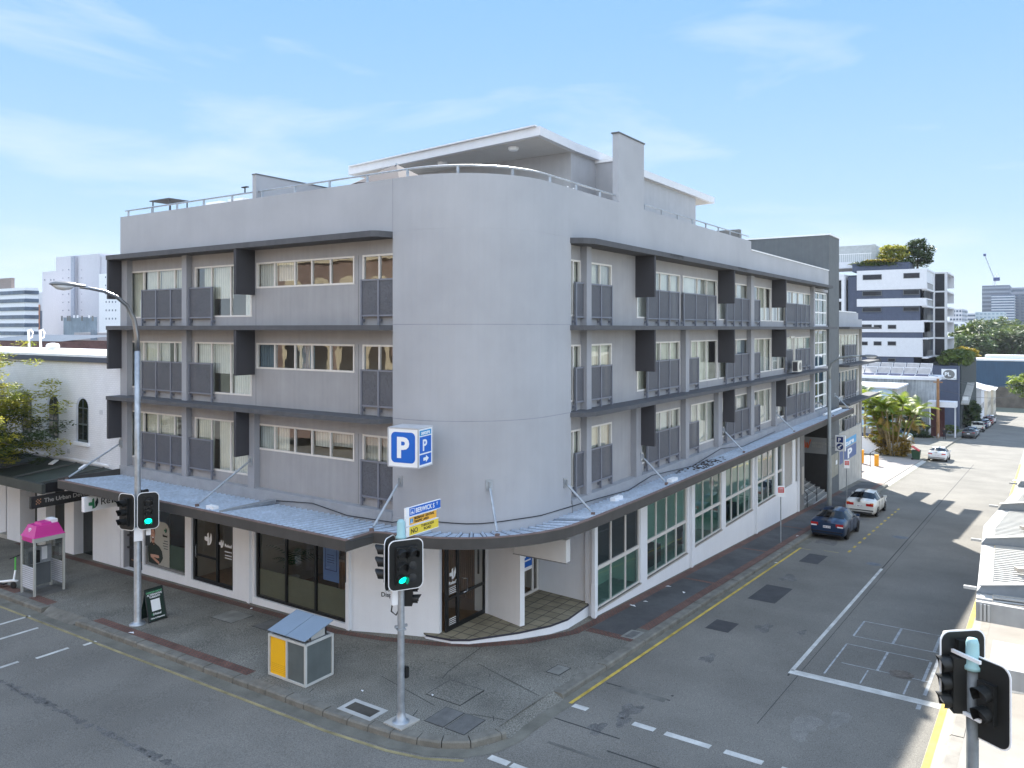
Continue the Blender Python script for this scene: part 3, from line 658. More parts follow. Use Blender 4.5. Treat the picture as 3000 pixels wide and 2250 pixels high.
# stair glazing beside the tower
for z0, z1, rs in ((9.78, 12.1, [10.7, 11.6]), (6.9, 9.5, [7.75, 8.6]), (4.0, 6.6, [4.9, 5.8])):
    window(FRt, 56.0, 60.0, z0, z1, [57.7, 59.4], [None], gl=G2, d=-.22, fw=.09, name='stair_glazing', fm='whitemetal', rails=rs)
mb = MB()
for z in (12.15, 9.6, 6.7): mb.box(55.95, 60, V0 + .05, V0 + .5, z, z + .2)
mb.box(55.95, 60, V0 + .3, V0 + .5, 12.1, 12.6); bl(mb, 'spandrel', 'wall')
mb = MB(); mb.box(56, 60, 14.0, 14.1, 3.6, 12.5); bl(mb, 'stair_wall', 'white')
mb = MB(); mb.box(58.9, 59.35, 13.5, 13.6, 4.4, 6.3); bl(mb, 'yellow_banner', mat('yellow_cloth', (.7, .42, .06), .8))
# ---- tower
mb = MB(); mb.box(60.0, 63.3, V0 - .03, 30, 3.3, 16.32); mb.box(60.0, 63.3, V0 - .03, 18, -4, 3.3); bl(mb, 'tower', 'darkgrey')
mb = MB(); mb.box(59.93, 63.37, V0 - .1, 30.1, 16.32, 16.42); bl(mb, 'tower_capping', 'whitemetal')
mb = MB(); mb.box(42.6, 60, 18.5, 30, 13, 14.25); bl(mb, 'stair_overrun', 'darkgrey')
mb = MB(); mb.box(46.5, 52, 17, 20, 13.1, 14.5); mb.box(46.3, 52.2, 16.9, 20.1, 14.5, 14.58); bl(mb, 'plant_enclosure', 'whitemetal')
# ---- wing beyond the tower
wgm = mat('wing_render', (.38, .385, .38), .9, var=.06, streak=.06)
mb = MB(); mb.box(63.3, 72.4, V0 + .3, 30, 9.7, 10.9); mb.box(63.3, 72.4, V0, V0+.3, 9.7, 10.35); bl(mb, 'wing_parapet', 'render')
mb = MB(); mb.box(63.3, 71.4, V0 + .26, 30.1, 10.9, 10.97); bl(mb, 'parapet_capping', 'whitemetal')
mb = MB(); mb.box(72.25, 72.4, V0, 30, -4.2, 9.7); mb.box(63.3, 72.4, V0, V0 + .2, -4.2, 1.6); bl(mb, 'wing_wall', 'conc')
for z0, z1, ue in ((9.55, 9.72, 76), (6.68, 6.84, 76.2), (3.8, 3.97, 76.2)):
    mb = MB(); mb.prism([(63.3, 12.2), (ue, 12.2), (ue, 13.2), (63.3, 13.2)], z0, z1); bl(mb, 'ledge', 'ledge')
for zf in (1.0, 3.97, 6.84):
    hd = zf + 2.3
    wallgrid(FRt, 63.3, 72.4, zf if zf > 2 else 1.6, zf + 2.72, -.3, -.2, [(63.9, 71.9, zf+.3, hd)], 'wall', wgm)
    window(FRt, 63.95, 71.85, zf+.3, hd, [65.2, 66.5, 67.8, 69.1, 70.2], [4, 2, 0, 2, 4, 5], d=-.24)
    screen(FRt, 65.8, 70.0, zf+1.45, zf+.3, zf, [65.85, 66.9, 67.9, 69.0, 69.95], d=-.05)
# blue parking boards on the concrete base
yv = V0 - .03
mb = MB(); mb.box(63.4, 70.6, V0-.012, V0, -.88, 1.08); mb.build('sign_backing', 'conc', BL)
mb = MB(); mb.box(63.6, 69.9, V0-.02, V0, .32, .93); s1 = mb.build('sign_board', 'cyan', BL); text('secure', (64.0, V0-.03, .42), (1,0,0), (0,0,1), .55, 'signw', s1, bold=.03, sx=3.3)
mb = MB(); mb.box(65.2, 69.9, V0-.02, V0, -.74, .22); s2 = mb.build('sign_board', 'blue' if 0 else mat('deep_blue', (.004, .06, .23), .4, var=.03), BL); text('P', (66.3, V0-.03, -.62), (1,0,0), (0,0,1), 1.0, 'signw', s2, bold=.035, sx=3.4)
mb = MB(); mb.box(63.6, 64.8, V0-.02, V0, -.74, .22); mb.build('sign_board', MATS['deep_blue'], BL)
# ---- rooftop pavilion
zr0, zr1 = 16.42, 16.74
mb = MB(); mb.prism([(23.7, 14.8), (25.1, 25.7), (44, 25.7), (42.0, 15.0), (26.6, 15.0)], zr0, zr1)
mb.prism([(23.75, 14.95), (25.2, 25.6), (25.0, 25.6), (23.6, 14.95)], zr1, zr1 + .05); bl(mb, 'pavilion_roof', mat('roof_fascia_white', (.62, .63, .65), .6, var=.04))
mb = MB(); mb.prism([(23.9, 15.0), (25.3, 25.5), (43.8, 25.5), (41.8, 15.2), (26.6, 15.2)], zr0 - .02, zr0 - .003); bl(mb, 'pavilion_soffit', 'soffit')
pv = mat('pavilion_render', (.38, .385, .40), .9, var=.05, streak=.05)
mb = MB(); mb.box(26.6, 26.8, 15.2, 25.4, 13.15, zr0-.02); mb.box(26.8, 28.7, 15.2, 15.4, 13.15, zr0-.021); mb.box(28.6, 28.8, 13.25, 15.2, 13.15, 16.3); mb.box(28.8, 39.7, 15.2, 15.4, 13.15, zr0-.021); mb.box(39.5, 39.7, 15.4, 25.4, 13.15, zr0-.02); bl(mb, 'pavilion_wall', pv)
mb = MB(); mb.box(28.55, 28.85, 13.2, 15.2, 16.3, 16.42); bl(mb, 'parapet_capping', 'whitemetal')
mb = MB(); mb.box(26.25, 28.45, V0 + .01, V0 + .26, 14.18, 16.76); bl(mb, 'blade_wall', 'render')
mb = MB(); mb.box(26.2, 28.5, V0 - .02, V0 + .3, 16.76, 16.81); bl(mb, 'parapet_capping', 'darkgrey')
for u, v in ((24.7, 16.6), (25.3, 20.5)):
    mb = MB(); mb.lathe((u, v, zr0-.14), [(.16, 0), (.2, .05), (.2, .12)], 14); bl(mb, 'ceiling_light', 'signw')
mb = MB(); mb.tube([(30.0, 15.13, 13.2), (30.0, 15.13, 16.6)], .05); bl(mb, 'downpipe', 'render')
mb = MB(); mb.box(30.9, 31.3, 15.14, 15.2, 14.5, 15.1); bl(mb, 'meter_box', 'signw'); 
mb = MB(); mb.box(30.98, 31.2, 15.12, 15.14, 14.6, 14.75); mb.box(30.98, 31.2, 15.12, 15.14, 14.83, 14.98); bl(mb, 'meter_window', 'fin')
for a in (34.6, 37.8):
    window(FRt, a, a + 1.0, 13.8, 14.7, [], [5], d=-(15.17 - V0))
mb = MB(); mb.box(31.5, 32.0, 17, 17.5, zr1, zr1 + .3); mb.box(30, 33, 16.5, 18, zr1, zr1 + .06); bl(mb, 'roof_vent', 'galv')
# thin blade wall on the main street side and a small upstand
mb = MB(); mb.box(U0 + .004, 24.5, 23.2, 23.4, 14.223, 15.05); bl(mb, 'blade_wall', 'render')
mb = MB(); mb.box(U0 - .01, 24.5, 23.18, 23.42, 15.05, 15.09); bl(mb, 'parapet_capping', 'darkgrey')
mb = MB(); mb.box(40.3, 40.6, V0 + .1, 14.4, 14.2, 14.7); bl(mb, 'blade_wall', 'midgrey')
# railing
rp = [(U0 + .12, 31.7), (U0 + .12, 16.1)] + arc(RR - .12)[1:] + [(26.2, V0 + .12)]
mb = MB(); P3 = [(x, y, 14.47) for x, y in rp]; mb.tube(P3, .032, 8)
mb.tube([(28.5, V0+.12, 14.47), (41.8, V0+.12, 14.47)], .032)
D = []
def along(path, step):
    res = []; acc = 0; nxt = .2
    for i in range(len(path)-1):
        a, b = Vector(path[i]), Vector(path[i+1]); L_ = (b-a).length
        while nxt <= acc + L_: res.append(tuple(a.lerp(b, (nxt-acc)/L_))); nxt += step
        acc += L_
    return res
for x, y in along(rp, 1.7) + along([(28.5, V0+.12), (41.8, V0+.12)], 1.7): mb.box(x-.03, x+.03, y-.03, y+.03, 14.2, 14.46)
bl(mb, 'parapet_railing', 'galv')
# ---- canopy over the footpath
edge = [(15.66, 31.9), (15.66, 16.15), (16.75, 16.15)] + arc(4.40, 184, 262, 18, (21.28, 16.08)) + [(21.6, 11.66), (25.3, 11.6), (62.5, 11.74)]
inn = [(U0, 31.9), (U0, 16.15), (U0, 16.15)] + arc(RR, 184, 262, 18) + [(21.6, V0), (25.3, V0), (62.5, V0)]
zin, zout = 3.50, 3.66
mb = MB(); mb.ribbon(edge, -.09, 3.38, 3.68); bl(mb, 'canopy_fascia', 'fascia')
mb = MB(); mb.ribbon(edge, -.14, 3.681, 3.70); bl(mb, 'canopy_edge_trim', 'fasciat')
mb = MB(); mb.box(15.68, U0, 31.82, 31.9, 3.42, 3.78); bl(mb, 'canopy_end', 'fascia')
mb = MB(); mb.box(62.42, 62.5, 11.8, V0, 3.3, 3.72); bl(mb, 'canopy_end', 'fascia')
def pansheet(path_e, path_i, step, name, m):
    """roof sheets with upstanding ribs running from the wall to the edge"""
    mb = MB()
    def res(path):
        seg = []; d = 0
        for i in range(len(path)-1): L_ = math.dist(path[i], path[i+1]); seg.append((d, d+L_, path[i], path[i+1])); d += L_
        return seg, d
    se, de = res(path_e); si, di = res(path_i)
    def at(seg, tot, t):
        s_ = t * tot
        for a, b, p, q in seg:
            if s_ <= b + 1e-9 and b > a: k = (s_-a)/(b-a); return (p[0]+(q[0]-p[0])*k, p[1]+(q[1]-p[1])*k)
        return seg[-1][3]
    n = max(2, int(de / step)); prev = None
    for i in range(n + 1):
        e_, i_ = at(se, de, i/n), at(si, di, i/n)
        if prev: mb.quad((prev[0][0], prev[0][1], zout), (e_[0], e_[1], zout), (i_[0], i_[1], zin), (prev[1][0], prev[1][1], zin))
        t = Vector((e_[0]-i_[0], e_[1]-i_[1])).normalized(); nx, ny = -t.y*.026, t.x*.026
        k = len(mb.v)
        for (p, z) in ((e_, zout), (i_, zin)):
            mb.v += [(p[0]-nx*1.5, p[1]-ny*1.5, z), (p[0]-nx*.5, p[1]-ny*.5, z+.055), (p[0]+nx*.5, p[1]+ny*.5, z+.055), (p[0]+nx*1.5, p[1]+ny*1.5, z)]
        mb.f += [(k, k+1, k+5, k+4), (k+1, k+2, k+6, k+5), (k+2, k+3, k+7, k+6), (k, k+3, k+2, k+1)]
        prev = (e_, i_)
    o = bl(mb, name, m)
    # dark line along both sides of every rib foot
    mg_ = MB(); prev = None
    for i in range(n + 1):
        e_, i_ = at(se, de, i/n), at(si, di, i/n); t = Vector((e_[0]-i_[0], e_[1]-i_[1])).normalized(); nx, ny = -t.y, t.x
        for sg in (-1, 1):
            a_, b_ = .036*sg, .078*sg; mg_.quad((e_[0]+nx*a_, e_[1]+ny*a_, zout+.004), (e_[0]+nx*b_, e_[1]+ny*b_, zout+.004), (i_[0]+nx*b_, i_[1]+ny*b_, zin+.004), (i_[0]+nx*a_, i_[1]+ny*a_, zin+.004))
    mg_.build('rib_foot_line', mat('rib_foot_dark', (.10, .12, .15), .9, var=.4, scale=2), o)
    return o
def roofm(name):
    return mat(name, (.44, .52, .62), .45, metal=.15, var=.12, scale=1.1, speck=.12, sscale=9)
e1 = offset(edge, -.14)
pansheet([e1[0], (e1[0][0], 16.2)], [(U0, 31.9), (U0, 16.2)], .27, 'canopy_roof_sheet', roofm('canopy_sheet'))
pansheet([(16.86, 16.2)] + arc(4.27, 184, 262, 18, (21.28, 16.08)) + [(21.6, 11.8)], [(U0, 16.2)] + arc(RR, 184, 262, 18) + [(21.6, V0)], .42, 'canopy_roof_sheet', roofm('canopy_sheet'))
mb = MB(); mb.quad((15.8, 16.2, 3.664), (16.9, 16.2, 3.664), (17.0, 16.45, 3.67), (15.8, 16.45, 3.67)); bl(mb, 'canopy_flashing', 'galv')
pansheet([(21.6, 11.8), (25.3, 11.74), (62.4, 11.87)], [(21.6, V0), (25.3, V0), (62.4, V0)], .30, 'canopy_roof_sheet', roofm('canopy_sheet'))
mb = MB()
for i in range(len(edge)-1): mb.quad((edge[i][0]+.02, edge[i][1]+.02, 3.40), (edge[i+1][0]+.02, edge[i+1][1]+.02, 3.40), (inn[i+1][0], inn[i+1][1], 3.40), (inn[i][0], inn[i][1], 3.40))
bl(mb, 'canopy_soffit', 'soffit')
def rod(a, b, n_):
    mb = MB(); a = Vector(a); b = Vector(b); d = (b-a).normalized()
    mb.tube([a + d*.05, a + d*.12, a + d*.16, b - d*.1], [.02, .02, .038, .038], 8); r_ = mb.build('canopy_tie_rod', 'galv', BL)
    mb = MB(); n_ = Vector(n_); t = Vector((-n_.y, n_.x, 0)); mb.obox(a - Vector((0,0,.02)) + n_*.015, n_, t, (0,0,1), .015, .1, .16); mb.obox(a + n_*.05, n_, t, (0,0,1), .05, .018, .07); mb.build('wall_plate', 'galv', r_)
    mb = MB(); mb.obox(b + Vector((0,0,-.03)), (1,0,0), (0,1,0), (0,0,1), .05, .05, .06); mb.build('foot_bracket', 'fasciat', r_)
rod((U0, 31.84, 4.85), (15.95, 31.8, 3.72), (-1, 0, 0)); rod((U0-.0, 23.5, 4.9), (16.0, 23.45, 3.72), (-1, 0, 0)); rod((U0, 16.4, 4.95), (16.9, 16.35, 3.72), (-1, 0, 0))
a_ = R(228); rod((RC[0]+RR*math.cos(a_), RC[1]+RR*math.sin(a_), 4.95), (RC[0]+4.2*math.cos(a_), RC[1]+4.2*math.sin(a_), 3.72), (math.cos(a_), math.sin(a_), 0))
for u, z in ((22.32, 4.6), (28.2, 4.67), (37.5, 4.7), (46.6, 4.7), (56.6, 4.5), (61.9, 4.7)): rod((u, V0, z), (u, 11.95, 3.72), (0, -1, 0))
# odds and ends on the canopy: cables, junction boxes, leaf litter box gutter
mb = MB(); mb.tube([(U0-.08, 22.5, 3.62), (U0-.1, 20.2, 3.8), (U0-.08, 18.6, 3.6), (U0-.12, 16.6, 3.66)] + [(x, y, 3.82 + .02*math.sin(i)) for i, (x, y) in enumerate(arc(RR+.05, 184, 262, 10))] + [(24.5, V0-.1, 3.7), (26.8, V0-.14, 3.6), (29, V0-.09, 3.8), (33, V0-.2, 3.6), (37, V0-.09, 3.85), (40, V0-.2, 3.6), (46, V0-.12, 3.7)], .016, 5); bl(mb, 'cable', 'ink')
mb = MB(); mb.box(15.95, 16.15, 22.5, 22.9, 3.68, 3.78); bl(mb, 'junction_box', 'signw')
mb = MB(); mb.box(24.6, 25.2, 12.3, 12.5, 3.6, 3.74); bl(mb, 'junction_box', 'signw')
mb = MB(); mb.box(28.6, 29.2, 11.9, 12.1, 3.68, 3.8); bl(mb, 'junction_box', 'signw')
mb = MB(); mb.box(15.9, 18.0, 21.9, 22.15, 3.62, 3.72); bl(mb, 'capping_strip', 'galv')
mb = MB(); mb.tube([(56.5, V0-.45, 3.72), (61.8, V0-.45, 3.72)], .09); bl(mb, 'pipe', 'whitemetal')
lm = mat('leaf_litter', (.03, .02, .015), .95)
mb = MB(); rr = random.Random(5)
for i in range(60):
    u = rr.gauss(33.5, 1.0); v = rr.uniform(12.0, 12.9); mb.obox((u, v, 3.70-(v-11.8)*.13), (1, rr.uniform(-.5,.5), 0), (0, 1, 0), (0, 0, 1), rr.uniform(.03, .22), rr.uniform(.02, .05), .01)
bl(mb, 'leaf_litter', lm)['kind'] = 'stuff'
# stains on the ledges
sm_ = mat('water_stain', (.02, .02, .022), .9)
mb = MB()
for u0 in (29.6, 38.0):
    for i in range(12):
        u = u0 + i*.12 + rr.uniform(-.04, .04); h = rr.uniform(.05, .17); mb.quad((u, 12.376, 12.583), (u+.07, 12.376, 12.583), (u+.05, 12.376, 12.583-h), (u+.02, 12.376, 12.583-h))
bl(mb, 'water_stain', sm_)['kind'] = 'stuff'
# air conditioner on the ledge
ac = MB(); ac.box(49.6, 50.5, 12.5, 12.85, 6.95, 7.62); a_ = ac.build('air_conditioner', mat('ac_case', (.6, .58, .52), .5), BL)
mb = MB(); mb.lathe((50.1, 12.495, 7.28), [(.24, 0), (.24, .012), (.05, .02)], 18, (0, -1, 0)); mb.build('fan_grille', 'midgrey', a_)
mb = MB(); mb.box(49.596, 49.599, 12.53, 12.82, 7.0, 7.55); mb.build('side_vent', 'fin', a_)
mb = MB(); mb.box(50.0, 50.12, 12.8, 12.9, 7.62, 9.1); mb.box(49.2, 50.12, 12.8, 12.9, 9.0, 9.12); mb.build('pipe_cover', MATS['ac_case'], a_)
# ------------------------------------------------------------------ ground floor of the corner building
shopw = wallgrid(FL, 18.4, 31.88, -.6, 3.40, -.22, 0, [(27.41, 30.19, .06, 3.38), (24.50, 27.01, .03, 3.38), (18.72, 23.29, .06, 3.38), (30.3, 31.7, -.3, 3.38)], 'shop_wall', 'white')
def leaflogo(org, xa, ya, s_, m1, m2, parent):
    """cross fused with a leaf, about s_ tall"""
    xa = Vector(xa); ya = Vector(ya); n_ = xa.cross(ya).normalized() * .004; o = Vector(org) + n_
    P = lambda x, y: tuple(o + xa*x*s_ + ya*y*s_)
    mb = MB(); mb.quad(P(-.5,-.15), P(-.15,-.2), P(-.15,-.5), P(.1,-.45), P(.02,.5), P(-.15,.42), P(-.18,.15), P(-.5,.15)); mb.build('logo_cross', m1, parent)
    mb = MB(); L_ = [(.08,-.48), (.3,-.3), (.42,-.02), (.4,.3), (.3,.55), (.22,.25), (.1,.1), (.13,-.2)]; mb.quad(*[P(*q) for q in L_]); mb.build('logo_leaf', m2, parent)
LX, UZ = (0, -1, 0), (0, 0, 1)
fg = mat('frosted_film', (.155, .165, .125), .85, var=.06); fgr = mat('green_film', (.075, .115, .095), .85, var=.05)
def shopwin(a0, a1, z0, mull, film, fm='black'):
    w_ = window(FL, a0, a1, z0, 3.38, mull, [None], gl=G3, d=-.14, fw=.09, name='shop_window', fm=fm)
    if film:
        mb = MB(); mb.quad(FL.P(a0+.05, -.15, z0+.05), FL.P(a1-.05, -.15, z0+.05), FL.P(a1-.05, -.15, 1.08), FL.P(a0+.05, -.15, 1.08)); mb.build('window_film', film, w_)
    return w_
sw = shopwin(18.75, 23.27, .07, [21.72, 20.25], fg)
mb = MB(); mb.quad(FL.P(19.95, -.155, 1.25), FL.P(19.2, -.155, 1.25), FL.P(19.2, -.155, 2.95), FL.P(19.95, -.155, 2.95)); bp = mb.build('blue_poster', mat('poster_blue', (.12, .22, .52), .7, var=.1), sw)
text('DISPENSARY', (U0+.15, 19.83, 2.42), LX, UZ, .10, 'ink', bp, align='LEFT') if 0 else None
mb = MB()
for a, b, c, d in ((19.85, 19.83, 1.6, 2.7), (19.32, 19.30, 1.6, 2.7), (19.85, 19.3, 1.6, 1.62), (19.85, 19.3, 2.68, 2.7)): mb.box(U0+.146, U0+.15, a, b, c, d)
for z in (2.5, 2.32, 2.1, 2.02, 1.94, 1.86): mb.box(U0+.146, U0+.15, 19.75, 19.42, z, z+.02)
mb.build('poster_print', 'navy', bp)
pw = shopwin(27.43, 30.17, .07, [], fgr, 'midgrey')
# printed poster with a smiling man with folded arms
pst = MB(); pts = [(30.1, .13), (28.62, .13)] + [(28.62, 1.6)] + [(28.97 - .35*math.cos(R(a)), 1.6 + .30*math.sin(R(a))) for a in (20, 45, 70, 90)] + [(30.1, 1.90)]
pst.quad(*[(U0+.128, a, z) for a, z in pts]); pst = pst.build('poster', mat('poster_paper', (.62, .60, .57), .7, var=.03), pw)
def flat(name, pts, m, k):
    pts = [(a, (.13 + (z-.13)*.70) if z < 1.44 and 'face' not in name and 'hair' not in name and 'beard' not in name and 'smile' not in name else 1.03 + (z-1.44)*1.2) for a, z in pts]; mb = MB(); mb.quad(*[(U0 + .126 - .002*k, a, z) for a, z in pts]); return mb.build(name, m, pst)
skin = mat('printed_skin', (.50, .27, .19), .7, var=.05); shirt = mat('printed_shirt', (.02, .028, .022), .7, var=.3, scale=9); hair = mat('printed_hair', (.05, .03, .02), .7, var=0)
flat('printed_shirt', [(30.05, .2), (29.45, .13), (29.2, .35), (29.05, .62), (29.12, 1.0), (29.3, 1.22), (29.55, 1.34), (29.68, 1.42), (29.86, 1.38), (30.08, 1.2)], shirt, 1)
def ell(cx, cz, rx, rz, n=18): return [(cx + rx*math.cos(2*math.pi*i/n), cz + rz*math.sin(2*math.pi*i/n)) for i in range(n)]
flat('printed_neck', [(29.83, 1.30), (29.66, 1.25), (29.62, 1.55), (29.84, 1.55)], skin, 2)
flat('printed_hair', ell(29.74, 1.74, .155, .215), hair, 2)
flat('printed_face', ell(29.745, 1.69, .135, .19), skin, 3)
flat('printed_beard', [(29.85, 1.60), (29.80, 1.50), (29.73, 1.48), (29.65, 1.52), (29.62, 1.62), (29.70, 1.575), (29.80, 1.575)], mat('printed_beard', (.25, .12, .08), .8, var=0), 4)
flat('printed_smile', [(29.80, 1.60), (29.73, 1.56), (29.67, 1.60), (29.73, 1.615)], 'signw', 5)
flat('printed_eye', ell(29.80, 1.72, .017, .01, 8), hair, 5); flat('printed_eye', ell(29.69, 1.72, .017, .01, 8), hair, 5)
flat('printed_brow', [(29.83, 1.755), (29.77, 1.765), (29.77, 1.75), (29.83, 1.74)], hair, 5); flat('printed_brow', [(29.72, 1.765), (29.66, 1.755), (29.66, 1.74), (29.72, 1.75)], hair, 5)
flat('printed_forearm', [(29.85, .62), (29.85, .5), (29.5, .30), (29.32, .22), (29.3, .36), (29.5, .46)], skin, 2); flat('printed_forearm', [(29.88, .5), (29.92, .68), (29.6, .72), (29.34, .72), (29.3, .6), (29.4, .55), (29.6, .56)], mat('printed_skin_light', (.56, .33, .24), .7, var=.05), 3)
flat('printed_collar', [(29.86, 1.38), (29.74, 1.22), (29.64, 1.36), (29.66, 1.43), (29.74, 1.33), (29.84, 1.45)], mat('printed_collar', (.01, .014, .012), .7, var=0), 4)
leaflogo((U0+.118, 28.86, 1.60), LX, UZ, .2, mat('logo_green', (.03, .2, .09), .5, var=0), mat('logo_dark', (.01, .02, .02), .5, var=0), pst)
text('Releaf', (U0+.118, 29.06, 1.34), LX, UZ, .125, 'ink', pst, bold=.02)
for i, z in enumerate((1.16, 1.06, .96, .86)): mb = MB(); mb.box(U0+.116, U0+.119, 28.72, 28.98 + (.06 if i in (1, 2) else 0), z, z+.035); mb.build('printed_lines', 'darkgrey', pst)
# glass doors
dw = window(FL, 24.52, 26.99, .03, 3.38, [25.55], [None], gl=G3, d=-.14, fw=.12, name='entrance_door', fm='black', rails=[])
mb = MB(); FL.box(mb, 25.6, 26.9, -.16, -.12, .95, 1.03); mb.build('door_rail', 'black', dw)
mb = MB(); mb.tube([FL.P(26.75, -.05, .9), FL.P(26.75, -.02, .95), FL.P(26.75, -.02, 1.35), FL.P(26.75, -.05, 1.4)], .015); mb.build('handle', 'chrome', dw)
leaflogo((U0+.12, 26.1, 1.68), LX, UZ, .48, 'signw', 'signw', dw)
leaflogo((U0+.12, 25.32, 1.62), LX, UZ, .30, 'signw', 'signw', dw); text('Releaf', (U0+.12, 25.14, 1.54), LX, UZ, .17, 'signw', dw, bold=.02)
text('OPENING HOURS', (U0+.12, 25.14, 1.35), LX, UZ, .055, 'signw', dw, bold=.02)
mb = MB()
for z in (1.22, 1.12): mb.box(U0+.116, U0+.12, 24.72, 25.12, z, z+.03)
mb.build('printed_lines', 'signw', dw)
mb = MB(); FL.box(mb, 30.25, 31.75, -.3, -.25, -.4, 3.3); bl(mb, 'service_door', mat('dark_service', (.03, .032, .034), .6, var=.2))
mb = MB()
for z in (.5, 1.0, 1.5, 2.0): FL.box(mb, 30.5, 31.6, -.25, -.12, z, z+.06)
bl(mb, 'service_shelf', 'fin')
# downpipes
for x, y in ((U0 - .05, 23.5), (U0 - .05, 18.55), (24.22, V0-.06), (33.25, V0-.06), (42.6, V0-.06), (51.3, V0-.06)):
    mb = MB(); g_ = zg(x, y); mb.box(x-.055, x+.055, y-.055, y+.055, g_ + .02, 3.4); mb.box(x-.075, x+.075, y-.075, y+.075, g_+.05, 1.45 if x < 24 else .9 + g_*.3); bl(mb, 'downpipe', 'white')
# angled white wall with the black lettering
A = Vector((18.19, 18.42)); B = Vector((19.34, 15.80)); d = (B-A).normalized(); nn = Vector((d.y, -d.x))   # inward/outward
nn = Vector((-d.y, d.x)) if False else nn
mb = MB(); Q = [A, B, B + Vector((.16, .03)), Vector((19.42, 16.5)), Vector((18.5, 18.6))]; mb.prism([(q.x, q.y) for q in Q], -.3, 3.399); aw = bl(mb, 'angled_wall', 'white')
o_ = A.lerp(B, .385); out = Vector((-.909, -.416))
text('Clinic &', (o_.x + out.x*.01, o_.y + out.y*.01, 1.25), (d.x, d.y, 0), UZ, .20, 'ink', aw, bold=.004, ext=.006)
o_ = A.lerp(B, .33)
text('Dispensary', (o_.x + out.x*.01, o_.y + out.y*.01, 1.07), (d.x, d.y, 0), UZ, .20, 'ink', aw, bold=.004, ext=.006)
o_ = A.lerp(B, .47); leaflogo((o_.x + out.x*.01, o_.y + out.y*.01, 1.72), (d.x, d.y, 0), UZ, .42, 'ink', 'ink', aw)
# entrance platform with tiles
tile = brickmat('stone_tiles', (.30, .27, .19), (.24, .215, .15), (.10, .09, .07), .45, .45, offset=0, msize=.02, axis='XY', bump=.15)
pf = [(19.05, 16.1), (19.2, 15.2), (19.5, 14.75), (20.86, 13.8), (21.9, 13.28), (22.7, 13.1), (24.3, 13.2), (24.5, 13.45), (24.67, 15.6), (19.2, 16.4)]
mb = MB(); mb.prism(pf, -.03, .012); bl(mb, 'entrance_platform', tile)
mb = MB(); mb.prism(pf, -1.0, -.031); bl(mb, 'platform_base', 'white')
mb = MB(); mb.ribbon(pf[:8], .02, -.04, .016); bl(mb, 'platform_edging', mat('edge_strip', (.04, .04, .055), .5))
# entrance door 1
XR = (1, 0, 0)
def plane_window(u0, u1, v, z0, z1, mull, fm, gl, name, fw=.1):
    mb = MB(); t = .06
    mb.box(u0, u1, v-t, v, z0, z0+fw); mb.box(u0, u1, v-t, v, z1-fw, z1); mb.box(u0, u0+fw, v-t-.002, v, z0+fw, z1-fw); mb.box(u1-fw, u1, v-t-.002, v, z0+fw, z1-fw)
    for m_ in mull: mb.box(m_-fw/2, m_+fw/2, v-t, v, z0+fw, z1-fw)
    o = bl(mb, name, fm); mb = MB(); mb.quad((u0+fw, v-.03, z0+fw), (u1-fw, v-.03, z0+fw), (u1-fw, v-.03, z1-fw), (u0+fw, v-.03, z1-fw)); mb.build('pane', gl, o); return o
d1 = plane_window(19.50, 21.65, 15.72, .015, 3.2, [20.12], 'black', G3, 'entrance_door', .13)
mb = MB(); mb.box(19.6, 21.5, 15.65, 15.70, 1.0, 1.09); mb.build('door_rail', 'black', d1)
mb = MB(); mb.tube([(20.28, 15.65, 1.1), (20.28, 15.56, 1.1), (20.42, 15.52, 1.12), (20.42, 15.52, 1.52), (20.28, 15.56, 1.55), (20.28, 15.65, 1.55)], .014); mb.build('handle', 'chrome', d1)
leaflogo((19.84, 15.655, 1.80), XR, UZ, .36, 'signw', 'signw', d1); text('Releaf', (19.64, 15.655, 1.47), XR, UZ, .15, 'signw', d1, bold=.02)
mb = MB()
for z in (1.36, 1.30, 1.24, 1.18, .38, .32, .26, .20): mb.box(19.66, 20.0, 15.654, 15.658, z, z+.022)
mb.build('printed_lines', 'signw', d1)
mb = MB(); mb.lathe((20.0, 14.9, 3.26), [(.02, 0), (.11, .02), (.12, .1), (.02, .14)], 12); bl(mb, 'lamp_globe', 'signw')
# blade wall between the entries, second recess
mb = MB(); mb.prism([(21.26, 14.03), (21.42, 13.96), (21.78, 15.60), (21.65, 15.9), (21.62, 15.60)], .005, 3.398); bl(mb, 'entry_blade_wall', 'white')
mb = MB(); mb.box(19.3, 24.7, 15.9, 16.1, 3.1, 3.399); mb.box(21.6, 22.0, 15.55, 16.1, .0, 3.3); bl(mb, 'entry_lintel', 'white')
d2 = plane_window(22.0, 24.62, 15.5, .015, 3.2, [24.25], 'alu', G3, 'entrance_door', .09)
mb = MB(); mb.box(22.9, 24.15, 15.42, 15.44, .93, 2.1); b2 = mb.build('notice', 'blue', d2); mb = MB(); mb.box(22.9, 24.15, 15.415, 15.42, .93, 1.05); mb.build('notice_foot', 'signw', b2)
text('For Sale', (23.3, 15.41, 2.5), XR, UZ, .1, 'signw', b2) if 0 else None
mb = MB()
for z, w_ in ((1.8, .5), (1.66, .75), (1.40, .35), (1.26, .75)): mb.box(23.45, 23.45+w_*.8, 15.412, 15.418, z, z+.05)
mb.build('printed_lines', 'signw', b2)
mb = MB(); mb.prism([(24.50, 13.36), (24.72, 13.36), (24.85, 15.6), (24.67, 15.6)], -.9, 3.398); mb.box(24.36, 24.56, V0, 13.35, -.9, 3.398); bl(mb, 'entry_side_wall', 'white')
